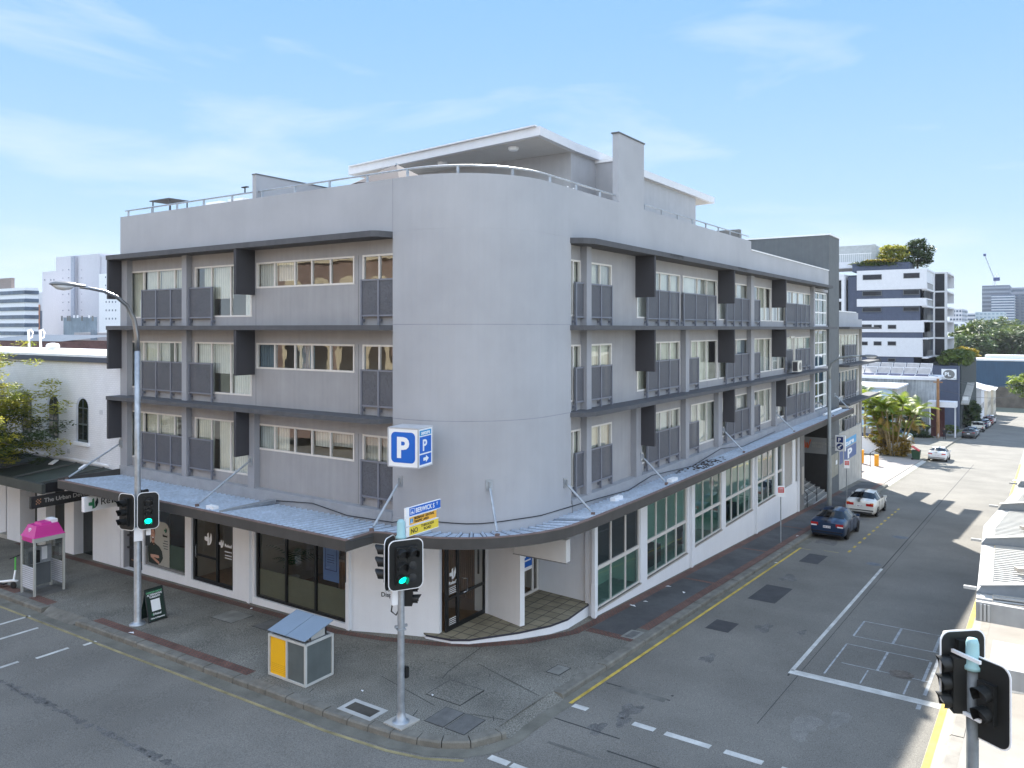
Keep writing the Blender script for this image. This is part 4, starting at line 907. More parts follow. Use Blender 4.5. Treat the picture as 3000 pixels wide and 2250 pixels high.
# blank projecting light box sign under the canopy
sg = MB(); sg.box(20.7, 20.95, 12.0, 13.9, 2.52, 3.2) ; sg = bl(sg, 'sign_box', mat('blank_sign', (.55, .54, .52), .6, var=.04))
mb = MB(); mb.box(20.69, 20.96, 11.98, 13.92, 2.49, 2.52); mb.build('sign_trim', 'midgrey', sg)
# shop interior
mb = MB(); mb.prism([(18.42, 31.5), (18.42, 18.5), (19.55, 16.0), (19.6, 15.78), (24.6, 15.78), (24.6, 31.5)], -.02, .026); bl(mb, 'shop_floor', 'timber')
mb = MB(); mb.box(18.5, 24.6, 16.2, 31.5, 3.41, 3.45); bl(mb, 'shop_ceiling', 'soffit')
slat = ribmat('timber_slats', (.42, .25, .15), .09, 'Y', rough=.7, metal=0, depth=.8, dirt=.1, dark=.45)
mb = MB(); mb.box(22.4, 22.5, 16.2, 31.5, 0, 3.4); bl(mb, 'shop_back_wall', slat)
mb = MB(); mb.box(18.45, 22.4, 27.1, 27.2, 0, 3.4); mb.box(18.6, 22.4, 23.4, 23.5, 0, 3.4) ; mb.box(19.9, 24.6, 19.2, 19.3, 0, 3.4); mb.box(24.6, 24.66, 16, 31, 0, 3.4); bl(mb, 'shop_partition', 'beige')
mb = MB(); mb.box(20.4, 21.0, 19.6, 21.4, .03, 1.15); c_ = bl(mb, 'reception_counter', slat)
mb = MB(); mb.box(20.3, 21.1, 19.5, 21.5, 1.15, 1.22); mb.build('counter_top', 'beige', c_)
mb = MB(); mb.box(21.55, 22.35, 15.9, 15.95, 1.3, 2.3); mb.box(20.6, 21.4, 19.18, 19.2, 1.6, 2.7); bl(mb, 'framed_print', 'black'); mb = MB(); mb.box(20.66, 21.34, 19.17, 19.178, 1.66, 2.64); bl(mb, 'print', 'soffit'); mb = MB(); mb.box(20.8, 21.2, 19.16, 19.168, 1.8, 2.45); bl(mb, 'print_image', 'midgrey')
pg = mat('indoor_palm_leaf', (.04, .09, .035), .6, var=.3)
def fronds(mb, base, n, L_, rnd_, droop=1.0, wid=.05, seg=6, el=(35, 80), leaf=.35, nl=12):
    for i in range(n):
        a = rnd_.uniform(0, 2*math.pi); e_ = R(rnd_.uniform(*el)); l_ = L_ * rnd_.uniform(.7, 1.1)
        p = Vector(base); dirh = Vector((math.cos(a), math.sin(a), 0)); pts = []
        for s_ in range(nl + 1):
            t = s_ / nl; ee = e_ - droop * t * 1.6
            pts.append(p.copy()); p = p + (dirh * math.cos(ee) + Vector((0, 0, 1)) * math.sin(ee)) * (l_ / nl)
        side = dirh.cross(Vector((0, 0, 1)))
        for s_ in range(1, nl):
            t = s_ / nl; c = pts[s_]; dv = (pts[s_+1] - pts[s_-1]).normalized(); ll = leaf * math.sin(math.pi * min(1, t * .9 + .12)) * rnd_.uniform(.8, 1.1)
            for sg_ in (-1, 1):
                tip = c + side * sg_ * ll * .75 + dv * ll * .6 - Vector((0, 0, ll * .35)); w2 = dv * wid
                mb.quad(tuple(c - w2), tuple(c + w2), tuple(tip))
mb = MB(); fronds(mb, (19.3, 22.6, 1.0), 12, 1.3, random.Random(2), nl=12, leaf=.3, wid=.025); pl_ = bl(mb, 'potted_palm', pg)
mb = MB(); mb.lathe((19.3, 22.6, .03), [(.2, 0), (.28, .5), (.28, .6)], 12); mb.build('pot', 'soffit', pl_)
# ---- side street ground floor
WN = [(24.6, 28.13, [25.75, 26.95], -.22), (28.75, 32.95, [29.75, 30.8, 31.85], -.2), (33.84, 37.38, [35.0, 36.2], -.11), (37.94, 42.2, [39.0, 40.05, 41.1], -.06), (43.1, 46.5, [44.2, 45.35], -.04), (46.96, 48.1, [], -.01)]
H_ = [(a, b, s_, 3.2) for a, b, m_, s_ in WN] + [(48.4, 50.2, .0, 3.0), (50.9, 51.85, .0, 3.0)]
wallgrid(FRt, 24.56, 51.9, -2.6, 3.40, -.2, 0, H_, 'shop_wall', 'white')
g2d = G2
for i, (a, b, mu, s_) in enumerate(WN):
    w_ = window(FRt, a, b, 1.17, 3.2, mu, [None], gl=(G4 if i == 0 else G2), d=-.12, fw=.07, name='shop_window')
    window(FRt, a, b, s_, 1.17, mu, [None], gl=G2, d=-.12, fw=.05, name='shop_window')
    mb = MB(); FRt.box(mb, a-.02, b+.02, -.1, .03, s_-.05, s_); bl(mb, 'window_sill', 'louvre')
rw = mat('office_wall', (.8, .81, .76), .9, var=.04)
mb = MB(); mb.box(24.7, 48.3, 14.3, 14.95, -1, 3.4); mb.box(28.3, 28.45, 13.3, 14.9, -1, 3.4); mb.box(37.6, 37.7, 13.3, 14.9, -1, 3.4); bl(mb, 'office_wall', rw)
mb = MB(); mb.box(24.7, 48.3, 13.2, 15, -.5, -.3); bl(mb, 'office_floor', 'conc')
mb = MB(); mb.box(30, 31.5, 13.6, 14.3, -.3, .45); mb.box(40, 41.2, 13.5, 14.2, -.3, .45); mb.box(34.5, 35.5, 13.6, 14.2, -.3, .4); bl(mb, 'office_desk', 'dark')
mb = MB()
for a, b in ((48.4, 50.2), (50.9, 51.85)):
    for i in range(24): z = .02 + i*.125; mb.quad((a, V0+.03, z), (b, V0+.03, z), (b, V0+.1, z+.09), (a, V0+.1, z+.09)); mb.quad((a, V0+.03, z), (b, V0+.03, z), (b, V0+.03, z+.012), (a, V0+.03, z+.012))
bl(mb, 'louvre_panel', 'louvre')
mb = MB(); mb.box(48.4, 51.85, V0+.15, V0+.2, 0, 3); bl(mb, 'louvre_backing', 'dark')
# grey pier, stair void and tower base
mb = MB(); mb.box(51.9, 52.9, V0 - .05, 18, -2.9, 3.40); bl(mb, 'grey_pier', 'midgrey')
mb = MB(); mb.box(52.15, 52.6, V0 - .09, V0 - .05, -1.0, .75); bl(mb, 'notice_case', 'louvre')
mb = MB(); mb.box(52.9, 60, 17.9, 18, -3.4, 3.5); mb.box(52.9, 60, 13, 18, 3.42, 3.55); mb.box(59.94, 60, 13.0, 18, -3.4, 3.42); bl(mb, 'void_lining', 'dark')
mb = MB(); mb.box(59.90, 59.94, 13.1, 14.75, .53, 1.69); vs = bl(mb, 'entry_sign', mat('entry_sign_grey', (.26, .27, .27), .6, var=.04))
text('BERWICK\nSTREET', (59.885, 14.1, 1.2), LX, UZ, .24, 'conc', vs)
mb = MB(); mb.quad((59.89, 14.68, 1.45), (59.89, 14.6, 1.45), (59.89, 14.5, .95), (59.89, 14.62, .85)); mb.quad((59.89, 14.5, 1.3), (59.89, 14.42, 1.3), (59.89, 14.32, .95), (59.89, 14.42, .85), (59.89, 14.5, .95)); mb.quad((59.89, 14.26, 1.5), (59.89, 14.16, 1.55), (59.89, 14.34, .9), (59.89, 14.42, .85)); mb.build('orange_mark', mat('orange_print', (.6, .1, .03), .6, var=0), vs)
stp = mat('step_concrete', (.22, .22, .21), .9, var=.15)
mb = MB()
for k in range(9): mb.box(53.4, 59.8, V0 - .1 + .33*k, V0 + .3 + .33*k, -3.5, -2.15 + .16*k)
bl(mb, 'entry_steps', stp)
mb = MB()
for k in range(9): mb.box(53.4, 59.8, V0 - .104 + .33*k, V0 - .07 + .33*k, -2.19 + .16*k, -2.147 + .16*k)
bl(mb, 'step_nosing', mat('nosing', (.42, .42, .4), .8))
for u in (53.6, 56.2):
    mb = MB(); mb.tube([(u, V0 - .05, -2.15), (u, V0 - .05, -1.2), (u, V0 + .1, -1.05), (u, V0 + 2.9, .3)], .028); mb.tube([(u, V0+1.4, -1.4), (u, V0+1.4, -.4)], .02); mb.tube([(u, V0-.05, -1.65), (u, V0+2.9, -.2)], .018); bl(mb, 'handrail', 'black')
mb = MB(); mb.tube([(52.95, 13.4, -.2), (59.85, 17.6, -1.2)], .03); bl(mb, 'handrail', 'midgrey')
mb = MB(); mb.box(60.15, 61.6, V0-.06, V0-.03, -1.3, .35); mb.box(61.65, 62.9, V0-.06, V0-.03, -1.3, .35); cb_ = bl(mb, 'cupboard_doors', mat('cupboard', (.30, .29, .24), .8, streak=.05))
mb = MB(); mb.box(62.0, 62.5, V0-.075, V0-.061, -.5, -.2); mb.box(60.2, 60.5, V0-.075, V0-.061, -.9, -.5); mb.build('notice', 'signw', cb_)
mb = MB(); mb.tube([(60.1, V0-.1, 3.3), (60.1, V0-.1, 1.8)], .06); bl(mb, 'rusty_pipe', mat('rust', (.10, .05, .035), .9))
# ------------------------------------------------------------------ signs, signals, street furniture
def n2x(n): return Vector((-n[1], n[0], 0)).normalized()
blk = mat('signal_black', (.012, .013, .013), .45, var=.1)
grn = emis('green_light', (.0, .75, .45), 1.2)
lens = mat('dark_lens', (.03, .032, .034), .25, var=0)
def lantern(parent, c, n, w_, h, cols, lit=None, rows=3, plate=True, hoods=True, r=.105, depth=.28):
    """signal head: rounded backing board with white rim, hooded aspects; lit = (col, row)"""
    c = Vector(c); n = Vector((n[0], n[1], 0)).normalized(); x = n2x(n); z = Vector((0, 0, 1))
    hd = None
    if plate:
        def rr_(hw, hh, rad, k=6):
            p = []
            for (sx_, sz_, a0) in ((1, 1, 0), (-1, 1, 90), (-1, -1, 180), (1, -1, 270)):
                for i in range(k + 1): a = R(a0 + 90*i/k); p.append((sx_*(hw-rad) + rad*math.cos(a), sz_*(hh-rad) + rad*math.sin(a)))
            return p
        def slab(hw, hh, rad, d0, d1):
            mb = MB(); p = rr_(hw, hh, rad); k = len(p)
            mb.v += [tuple(c + x*a + z*b + n*d0) for a, b in p] + [tuple(c + x*a + z*b + n*d1) for a, b in p]
            mb.f += [tuple(range(k)), tuple(range(2*k-1, k-1, -1))] + [(i, (i+1) % k, k + (i+1) % k, k + i) for i in range(k)]
            return mb
        hd = slab(w_/2, h/2, .16, -.012, .004).build('backing_board', 'signw', parent)
        slab(w_/2 - .022, h/2 - .022, .145, -.018, .010).build('board_face', blk, hd)
    p_ = hd or parent
    sp = .30 if h > 1 else .28
    for ci in range(cols):
        cx = (ci - (cols-1)/2) * .27
        mb = MB(); mb.obox(c + x*cx - n*.0 , x, n, z, .13, .10, sp*rows/2); mb.build('signal_case', blk, p_)
        for ri in range(rows):
            cz = (rows/2 - .5 - ri) * sp; q = c + x*cx + z*cz + n*.10
            mb = MB(); mb.lathe(q, [(r, 0), (r*.97, .02), (.01, .03)], 16, n); mb.build('lens', grn if lit == (ci, ri) else lens, p_)
            if hoods and not (cols == 2 and ci == 1 and ri > 0):
                mb = MB(); k = 14; a0, a1 = R(-50), R(230)
                for (dz, rad) in ((0, r + .012), (depth, r + .02)):
                    for i in range(k + 1):
                        a = a0 + (a1-a0)*i/k; dd = dz * (1 if dz == 0 else (.62 + .38*max(0, math.sin(a))))
                        mb.v.append(tuple(q + n*dd + x*(rad*math.cos(a)) + z*(rad*math.sin(a))))
                mb.f += [(i, i+1, k+2+i, k+1+i) for i in range(k)]; mb.build('hood', blk, p_, True)
    return p_
# --- corner signal post
sp_ = empty('traffic_signal', (14.48, 13.03, 0), 'green traffic signal on the galvanised corner post carrying three street name blades', 'traffic light', 'traffic signals')
mb = MB(); mb.lathe((14.48, 13.03, 0), [(.30, 0), (.30, .02), (.13, .05), (.095, .3), (.085, .5), (.085, 2.6), (.083, 2.61), (.083, 4.4), (.075, 4.5)], 16); mb.build('pole', 'galv', sp_, True)
mb = MB(); mb.lathe((14.48, 13.03, 4.48), [(.13, 0), (.13, .06), (.10, .08), (.10, .4), (.06, .46), (.0, .47)], 16); mb.build('pole_cap', mat('pale_green_cap', (.30, .50, .52), .5, var=.05), sp_, True)
mb = MB(); mb.prism([(14.16, 12.75), (14.8, 12.7), (14.85, 13.3), (14.2, 13.35)], 0, .035); mb.build('footing', 'conc', sp_)
lantern(sp_, (14.48 - .07, 13.03 - .22, 3.9), (-.5, -.866), .88, 1.22, 2, (0, 2))
lantern(sp_, (14.40, 13.33, 3.86), (-.30, .95), .62, 1.3, 1, None)
lantern(sp_, (14.70, 12.98, 3.10), (.56, -.83), .3, .6, 1, None, rows=2, plate=False, r=.09, depth=.22)
mb = MB(); mb.obox((14.38, 13.16, 3.05), (.87, -.5, 0), (.5, .87, 0), (0, 0, 1), .07, .07, .17); mb.build('control_box', 'signw', sp_)
mb = MB(); mb.tube([(14.36, 13.2, 2.9), (14.32, 13.2, 2.72), (14.4, 13.12, 2.62), (14.47, 13.08, 2.75)], .02, 6); mb.build('cable', 'ink', sp_)
mb = MB(); mb.obox((14.60, 12.98, 1.2), (1, 0, 0), (0, 1, 0), (0, 0, 1), .05, .06, .13); mb.build('push_button', blk, sp_)
mb = MB(); mb.obox((14.48, 13.03, 2.35), (.87, -.5, 0), (.5, .87, 0), (0, 0, 1), .16, .02, .03); mb.obox((14.48, 13.03, 2.28), (.87, -.5, 0), (.5, .87, 0), (0, 0, 1), .10, .10, .02); mb.build('pole_clamp', 'galv', sp_)
# street name blades
YB = 13.03
def blade(u0, u1, z0, z1, m, label, name='street_sign'):
    t = empty(name, (u0, YB, z0), label, 'street sign')
    mb = MB(); mb.box(u0, u1, YB-.012, YB+.012, z0, z1); mb.build('blade', m, t)
    mb = MB(); mb.box(u0, u1, YB-.02, YB+.02, z1, z1+.012); mb.box(u0, u1, YB-.02, YB+.02, z0-.012, z0); mb.box(u0-.12, u0, YB-.03, YB+.03, z0-.012, z1+.012); mb.build('blade_rail', 'signw', t)
    return t
yel = mat('sign_yellow', (.75, .58, .06), .4, var=.03); ora = mat('sign_orange', (.8, .42, .05), .4, var=.03)
t = blade(14.75, 15.98, 4.96, 5.17, 'blue', 'blue BERWICK ST blade on top of the corner signal post')
text('BERWICK S', (15.0, YB-.014, 5.01), XR, UZ, .165, 'signw', t, bold=.018, sx=.88); text('T', (15.81, YB-.014, 5.06), XR, UZ, .10, 'signw', t, bold=.018)
mb = MB()
for a, b, c, d in ((14.80, 14.96, 5.0, 5.01), (14.80, 14.96, 5.13, 5.14), (14.80, 14.81, 5.0, 5.14), (14.95, 14.96, 5.0, 5.14), (14.83, 14.93, 5.025, 5.04), (14.87, 14.88, 5.03, 5.10), (14.85, 14.90, 5.04, 5.06)): mb.box(a, b, YB-.016, YB-.012, c, d)
mb.build('city_emblem', 'signw', t)
t = blade(14.75, 15.82, 4.74, 4.93, ora, 'orange BRISBANE CENTRAL TRAFFIC AREA blade on the corner signal post')
text('BRISBANE CENTRAL\nTRAFFIC AREA', (14.95, YB-.014, 4.85), XR, UZ, .088, 'ink', t, bold=.015, sx=.98)
mb = MB(); mb.box(14.80, 14.91, YB-.016, YB-.012, 4.78, 4.89); mb.build('city_emblem', 'cyan', t)
mb = MB(); mb.box(14.82, 14.89, YB-.018, YB-.016, 4.795, 4.81); mb.box(14.85, 14.86, YB-.018, YB-.016, 4.80, 4.875); mb.build('city_emblem_lines', 'signw', t)
t = blade(14.75, 15.90, 4.48, 4.70, yel, 'yellow NO THROUGH ROAD blade, lowest on the corner signal post')
text('NO', (14.82, YB-.014, 4.525), XR, UZ, .17, 'ink', t, bold=.008); text('THROUGH\nROAD', (15.46, YB-.014, 4.61), XR, UZ, .092, 'ink', t, bold=.008, align='CENTER', sx=1.1)
# --- left street light with signals
sl2 = empty('street_lamp', (14.72, 24.8, zg(14.72, 24.8)), 'tall galvanised street lamp with a curved arm on the main street footpath', 'street lamp', 'street lamps')
zb = zg(14.72, 24.8)
mb = MB(); mb.lathe((14.72, 24.8, zb), [(.26, 0), (.26, .03), (.15, .06), (.115, .12), (.112, 3.0), (.105, 3.02), (.095, 5.0), (.088, 9.0)], 18); mb.build('pole', 'galv', sl2, True)
mb = MB(); AR = [(14.72, 24.8, zb+8.95), (14.70, 24.8, 9.35), (14.6, 24.8, 9.9), (14.35, 24.8, 10.35), (14.0, 24.8, 10.62), (13.6, 24.8, 10.78), (13.1, 24.8, 10.86), (12.85, 24.8, 10.88)]; mb.tube(AR, [.085, .082, .075, .068, .06, .055, .05, .05], 12); mb.build('arm', mat('steel_arm', (.30, .31, .33), .3, metal=.9, var=.08), sl2, True)
def lamp_head(c, d, parent, s_=1.0):
    c = Vector(c); d = Vector(d).normalized(); sd = Vector((-d.y, d.x, 0)); z = Vector((0, 0, 1))
    mb = MB(); prof = [(-.05, .05, .05), (.0, .09, .07), (.22, .10, .08), (.30, .15, .11), (.55, .18, .12), (.85, .16, .10), (.98, .10, .05), (1.0, .02, .02)]; k = 12
    for (t, w_, h) in prof:
        for i in range(k): a = 2*math.pi*i/k; hh = h * (.35 if math.sin(a) < 0 else 1); mb.v.append(tuple(c + d*t*s_ + sd*w_*math.cos(a)*s_ + z*hh*math.sin(a)*s_))
    mb.f += [(i*k+j, i*k+(j+1) % k, (i+1)*k+(j+1) % k, (i+1)*k+j) for i in range(len(prof)-1) for j in range(k)]
    h_ = mb.build('lamp_head', mat('lamp_case', (.16, .165, .17), .4, var=.05), parent, True)
    mb = MB(); prof = [(.32, .12, .02), (.42, .15, .12), (.6, .16, .15), (.8, .14, .12), (.93, .06, .03)]
    for (t, w_, h) in prof:
        for i in range(k): a = 2*math.pi*i/k; hh = h * (1 if math.sin(a) < 0 else .1); mb.v.append(tuple(c + d*t*s_ + sd*w_*math.cos(a)*s_ + z*(hh*math.sin(a)-.02)*s_))
    mb.f += [(i*k+j, i*k+(j+1) % k, (i+1)*k+(j+1) % k, (i+1)*k+j) for i in range(len(prof)-1) for j in range(k)]
    mb.build('lens_bowl', mat('clear_bowl', (.6, .6, .6), .1, var=0, spec=.8), h_, True)
lamp_head((12.95, 24.8, 10.90), (-1, 0, .03), sl2)
ts = empty('traffic_signal', (14.72, 24.8, zb), 'pair of signal heads, right one green, strapped to the tall street lamp', 'traffic light', 'traffic signals')
lantern(ts, (14.42, 24.92, 3.60), (-.98, -.18), .72, 1.20, 1, None)
lantern(ts, (14.86, 24.42, 3.62), (-.5, -.866), .66, 1.22, 1, (0, 2))
lantern(ts, (14.95, 25.05, 3.75), (.9, .4), .5, 1.1, 1, None, plate=False)
mb = MB(); mb.obox((14.66, 24.66, 2.86), (.87, -.5, 0), (.5, .87, 0), (0, 0, 1), .13, .05, .22); mb.obox((14.95, 24.55, 2.95), (.87, -.5, 0), (.5, .87, 0), (0, 0, 1), .07, .05, .16); mb.build('control_box', 'signw', ts)
mb = MB(); mb.obox((14.95, 24.6, 2.6), (.87, -.5, 0), (.5, .87, 0), (0, 0, 1), .07, .08, .15); mb.build('sounder', blk, ts)
# --- right corner signal, seen from behind
s3 = empty('traffic_signal', (13.9, .93, 0), 'traffic signal cluster seen from behind on the sunlit right-hand corner post', 'traffic light', 'traffic signals')
mb = MB(); mb.lathe((13.9, .93, 0), [(.28, 0), (.28, .03), (.1, .06), (.085, .3), (.085, 4.45)], 16); mb.build('pole', mat('weathered_pole', (.17, .18, .18), .5, metal=.3, var=.2, scale=4), s3, True)
mb = MB(); mb.lathe((13.9, .93, 4.42), [(.12, 0), (.12, .05), (.095, .08), (.09, .4), (.07, .46), (.0, .47)], 16); mb.build('pole_cap', MATS['pale_green_cap'], s3, True)
lantern(s3, (14.10, 1.08, 4.35), (.75, .66), .76, 1.15, 1, None)
lantern(s3, (13.78, .70, 4.02), (-.785, .50), .66, 1.25, 1, None, rows=2, depth=.24)
lantern(s3, (13.93, 1.14, 4.15), (-.45, .89), .5, 1.0, 1, None, plate=False, depth=.2)
mb = MB(); mb.obox((13.85, 1.05, 4.62), (.6, .8, 0), (.8, -.6, 0), (0, 0, 1), .3, .02, .025); mb.obox((13.85, 1.05, 3.75), (.6, .8, 0), (.8, -.6, 0), (0, 0, 1), .3, .02, .025); mb.build('mounting_strap', 'signw', s3)
# --- parking light box on the drum
pb = empty('parking_sign', (17.0, 14.65, 5.69), 'large white light box with a blue P, fixed to the rounded corner', 'parking sign')
ax = Vector((-.18, .983, 0)).normalized(); ay = Vector((.983, .18, 0)).normalized(); z_ = Vector((0, 0, 1)); C0 = Vector((17.0, 14.65, 0))
wA, wB, hh = .99, .80, 1.10
ctr = C0 + ax*wA/2 + ay*wB/2 + z_*(5.66 + hh/2)
mb = MB(); mb.obox(ctr, ax, ay, z_, wA/2, wB/2, hh/2); mb.build('light_box', 'signw', pb)
mb = MB()
for zz in (5.66, 5.66+hh): 
    mb.obox(ctr - z_*(ctr.z - zz), ax, ay, z_, wA/2+.012, wB/2+.012, .015)
for sa, sb in ((-1, -1), (1, -1), (-1, 1), (1, 1)): mb.obox(ctr + ax*sa*wA/2 + ay*sb*wB/2, ax, ay, z_, .016, .016, hh/2)
mb.build('box_trim', mat('trim_grey', (.45, .45, .46), .5), pb)
def facepoly(org, xa, pts, m, name, k=1):
    xa = Vector(xa).normalized(); n_ = xa.cross(z_); mb = MB(); mb.quad(*[tuple(Vector(org) + xa*a + z_*b + n_*.004*k) for a, b in pts]); return mb.build(name, m, pb)
def rrect(x0, x1, z0, z1, rad, k=6):
    p = []
    for (cx, cz, a0) in ((x1-rad, z1-rad, 0), (x0+rad, z1-rad, 90), (x0+rad, z0+rad, 180), (x1-rad, z0+rad, 270)):
        for i in range(k+1): a = R(a0+90*i/k); p.append((cx+rad*math.cos(a), cz+rad*math.sin(a)))
    return p
FA = C0 + ax*wA + z_*5.66    # left face: image-left corner, runs along -ax
facepoly(FA, -ax, rrect(.10, .89, .12, .99, .13), 'blue', 'blue_panel')
text('P', tuple(FA - ax*.27 + z_*.28 - ay*.008), tuple(-ax), UZ, .80, 'signw', pb, bold=.035, sx=1.0)
FB = C0 + z_*5.66
facepoly(FB, ay, [(.07, .89), (.73, .89), (.73, 1.04), (.07, 1.04)], 'cyan', 'blue_panel'); facepoly(FB, ay, [(.07, .39), (.73, .39), (.73, .86), (.07, .86)], 'blue', 'blue_panel'); facepoly(FB, ay, [(.07, .07), (.73, .07), (.73, .35), (.07, .35)], 'blue', 'blue_panel')
nB = -ax
text('secure', tuple(FB + ay*.15 + z_*.92 + nB*.008), tuple(ay), UZ, .17, 'signw', pb, bold=.02, sx=1.1)
text('P', tuple(FB + ay*.22 + z_*.46 + nB*.008), tuple(ay), UZ, .45, 'signw', pb, bold=.02, sx=1.1)
facepoly(FB, ay, [(.27, .17), (.42, .17), (.42, .11), (.58, .215), (.42, .32), (.42, .26), (.27, .26)], 'signw', 'white_arrow', 2)
mb = MB(); mb.tube([tuple(ctr + ay*.3 + z_*.3), tuple(ctr + ay*1.3 + z_*.3)], .05); mb.tube([tuple(ctr + ay*.3 - z_*.3), tuple(ctr + ay*1.3 - z_*.3)], .05); mb.build('bracket', 'galv', pb)
# --- small parking sign on the tower
p2 = empty('parking_sign', (60.0, 12.2, .87), 'small white projecting parking sign with a blue P above a round arrow', 'parking sign')
mb = MB(); mb.box(59.9, 60.15, 11.85, 12.52, .85, 1.95); mb.build('light_box', 'signw', p2)
mb = MB(); mb.box(60.0, 60.05, 12.5, 12.96, 1.7, 1.76); mb.box(60.0, 60.05, 12.5, 12.96, 1.0, 1.06); mb.build('bracket', 'galv', p2)
def fp(pts, m, n_, k): mb = MB(); mb.quad(*[(59.9 - .004*k, a, b) for a, b in pts]); mb.build(n_, m, p2)
fp([(12.42, 1.46), (11.98, 1.46), (11.98, 1.86), (12.42, 1.86)], 'navy', 'blue_panel', 1); text('P', (59.89, 12.32, 1.52), LX, UZ, .36, 'signw', p2, bold=.03)
fp([(12.2 + .23*math.cos(2*math.pi*i/20), 1.16 + .23*math.sin(2*math.pi*i/20)) for i in range(20)], 'navy', 'round_panel', 1)
fp([(12.34, 1.02), (12.34, 1.22), (12.28, 1.16), (12.12, 1.32), (12.06, 1.26), (12.22, 1.10), (12.14, 1.02)], 'signw', 'white_arrow', 2)
# --- no-stopping posts
def post(u, v, label):
    z0 = zg(u, v); t = empty('parking_restriction_sign', (u, v, z0), label, 'street sign', 'kerbside parking signs')
    mb = MB(); mb.tube([(u, v, z0-.05), (u + .01, v, z0+2.9)], .03, 8); mb.build('pole', 'galv', t)
    nx_, tx_ = Vector((-.8, -.6, 0)), Vector((.6, -.8, 0)); pc = Vector((u, v, 0)) + nx_*.045; ob_ = lambda mb, k, a0, a1, z_0, z_1: mb.obox(pc + nx_*k + tx_*(a0+a1)/2 + Vector((0, 0, z0 + (z_0+z_1)/2)), tx_, nx_, (0, 0, 1), (a1-a0)/2, .003, (z_1-z_0)/2)
    mb = MB(); ob_(mb, 0, -.19, .19, 2.35, 2.92); b_ = mb.build('plate', 'signw', t)
    # plates face the near end of the street
    mb = MB(); ob_(mb, .006, -.15, .15, 2.56, 2.84); mb.build('red_panel', mat('sign_red', (.6, .05, .05), .5, var=.05), b_)
    mb = MB()
    for k in range(4): ob_(mb, .011, -.11, .11, 2.6+.055*k, 2.62+.055*k); mb.build('sign_print', 'signw', b_)
    t.rotation_euler = (0, 0, 0)
    return t
post(41.35, 11.28, 'red and white parking sign post nearer the white shopfront'); post(57.67, 11.31, 'red and white parking sign post beside the white sedan')
# --- far street lamp
sl3 = empty('street_lamp', (53.34, 12.18, zg(53.34, 12.18)), 'grey street lamp in the side street rising through the canopy edge', 'street lamp', 'street lamps')
zb3 = zg(53.34, 12.18)
sg_ = mat('pole_grey', (.24, .26, .26), .5, metal=.2, var=.1)
mb = MB(); mb.lathe((53.34, 11.5, zb3), [(.16, 0), (.15, .6), (.14, 3.2), (.12, 3.4), (.10, 8.4)], 12); mb.build('pole', sg_, sl3, True)
mb = MB(); mb.tube([(53.34, 11.5, zb3+8.3), (53.34, 11.5, 6.9), (53.34, 11.35, 7.4), (53.34, 10.9, 7.72), (53.34, 10.2, 7.85), (53.34, 9.6, 7.86)], [.1, .09, .08, .07, .06, .06], 8); mb.build('arm', sg_, sl3, True)
lamp_head((53.34, 9.65, 7.86), (0, -1, 0), sl3)
# --- bin enclosure
bn = empty('bin_enclosure', (14.93, 17.13, 0), 'grey cabinet for two litter bins with a yellow door and a tilted pale blue lid', 'litter bin')
bx0, bx1, by0, by1, bz = 14.45, 15.40, 16.40, 17.86, 1.155
fr_ = mat('bin_frame', (.50, .51, .49), .5, var=.05); gp = mat('bin_panel', (.105, .125, .125), .55, var=.1, streak=.06)
mb = MB()
for x in (bx0, bx1):
    for y in (by0, 17.13, by1): mb.box(x-.03, x+.03, y-.03, y+.03, .02, bz)
for zz in (.04, bz-.03):
    mb.box(bx0-.028, bx1+.028, by0-.028, by0+.028, zz-.03, zz+.03); mb.box(bx0-.028, bx1+.028, by1-.028, by1+.028, zz-.03, zz+.03); mb.box(bx0-.029, bx0+.029, by0, by1, zz-.031, zz+.031); mb.box(bx1-.029, bx1+.029, by0, by1, zz-.031, zz+.031)
mb.build('frame', fr_, bn)
mb = MB(); mb.box(bx0, bx0+.01, by0+.04, 17.09, .07, bz-.07); mb.build('door', gp, bn)
yd = MB(); yd.box(bx0, bx0+.01, 17.17, by1-.04, .07, bz-.07); yd = yd.build('door', mat('bin_yellow', (.86, .47, .01), .5, var=.03), bn); yd['label'] = 'yellow recycling door'
mb = MB()
for i in range(5): mb.box(bx0-.003, bx0, 17.2, by1-.09, .16+.05*i, .165+.05*i)
mb.build('printed_lines', mat('door_print', (.5, .25, .01), .6, var=0), yd)
mb = MB(); mb.box(bx0+.04, bx1-.04, by0, by0+.01, .07, bz-.07); mb.box(bx0+.04, bx1-.04, by1-.01, by1, .07, bz-.07); mb.box(bx1-.01, bx1, by0+.04, by1-.04, .07, bz-.07); mb.build('side_panel', gp, bn)
mb = MB(); mb.box(bx0+.03, bx1-.03, by0+.03, by1-.03, bz-.05, bz-.02); mb.build('top_plate', 'darkgrey', bn)
mb = MB(); mb.box(bx0+.25, bx0+.3, by0+.12, by1-.12, bz-.02, bz+.1); mb.box(bx1-.15, bx1-.1, by0+.12, by1-.12, bz-.02, bz+.3); mb.quad((bx0+.25, by0+.12, bz-.02), (bx1-.1, by0+.12, bz-.02), (bx1-.1, by0+.12, bz+.3), (bx0+.25, by0+.12, bz+.1)); mb.build('lid_support', fr_, bn)
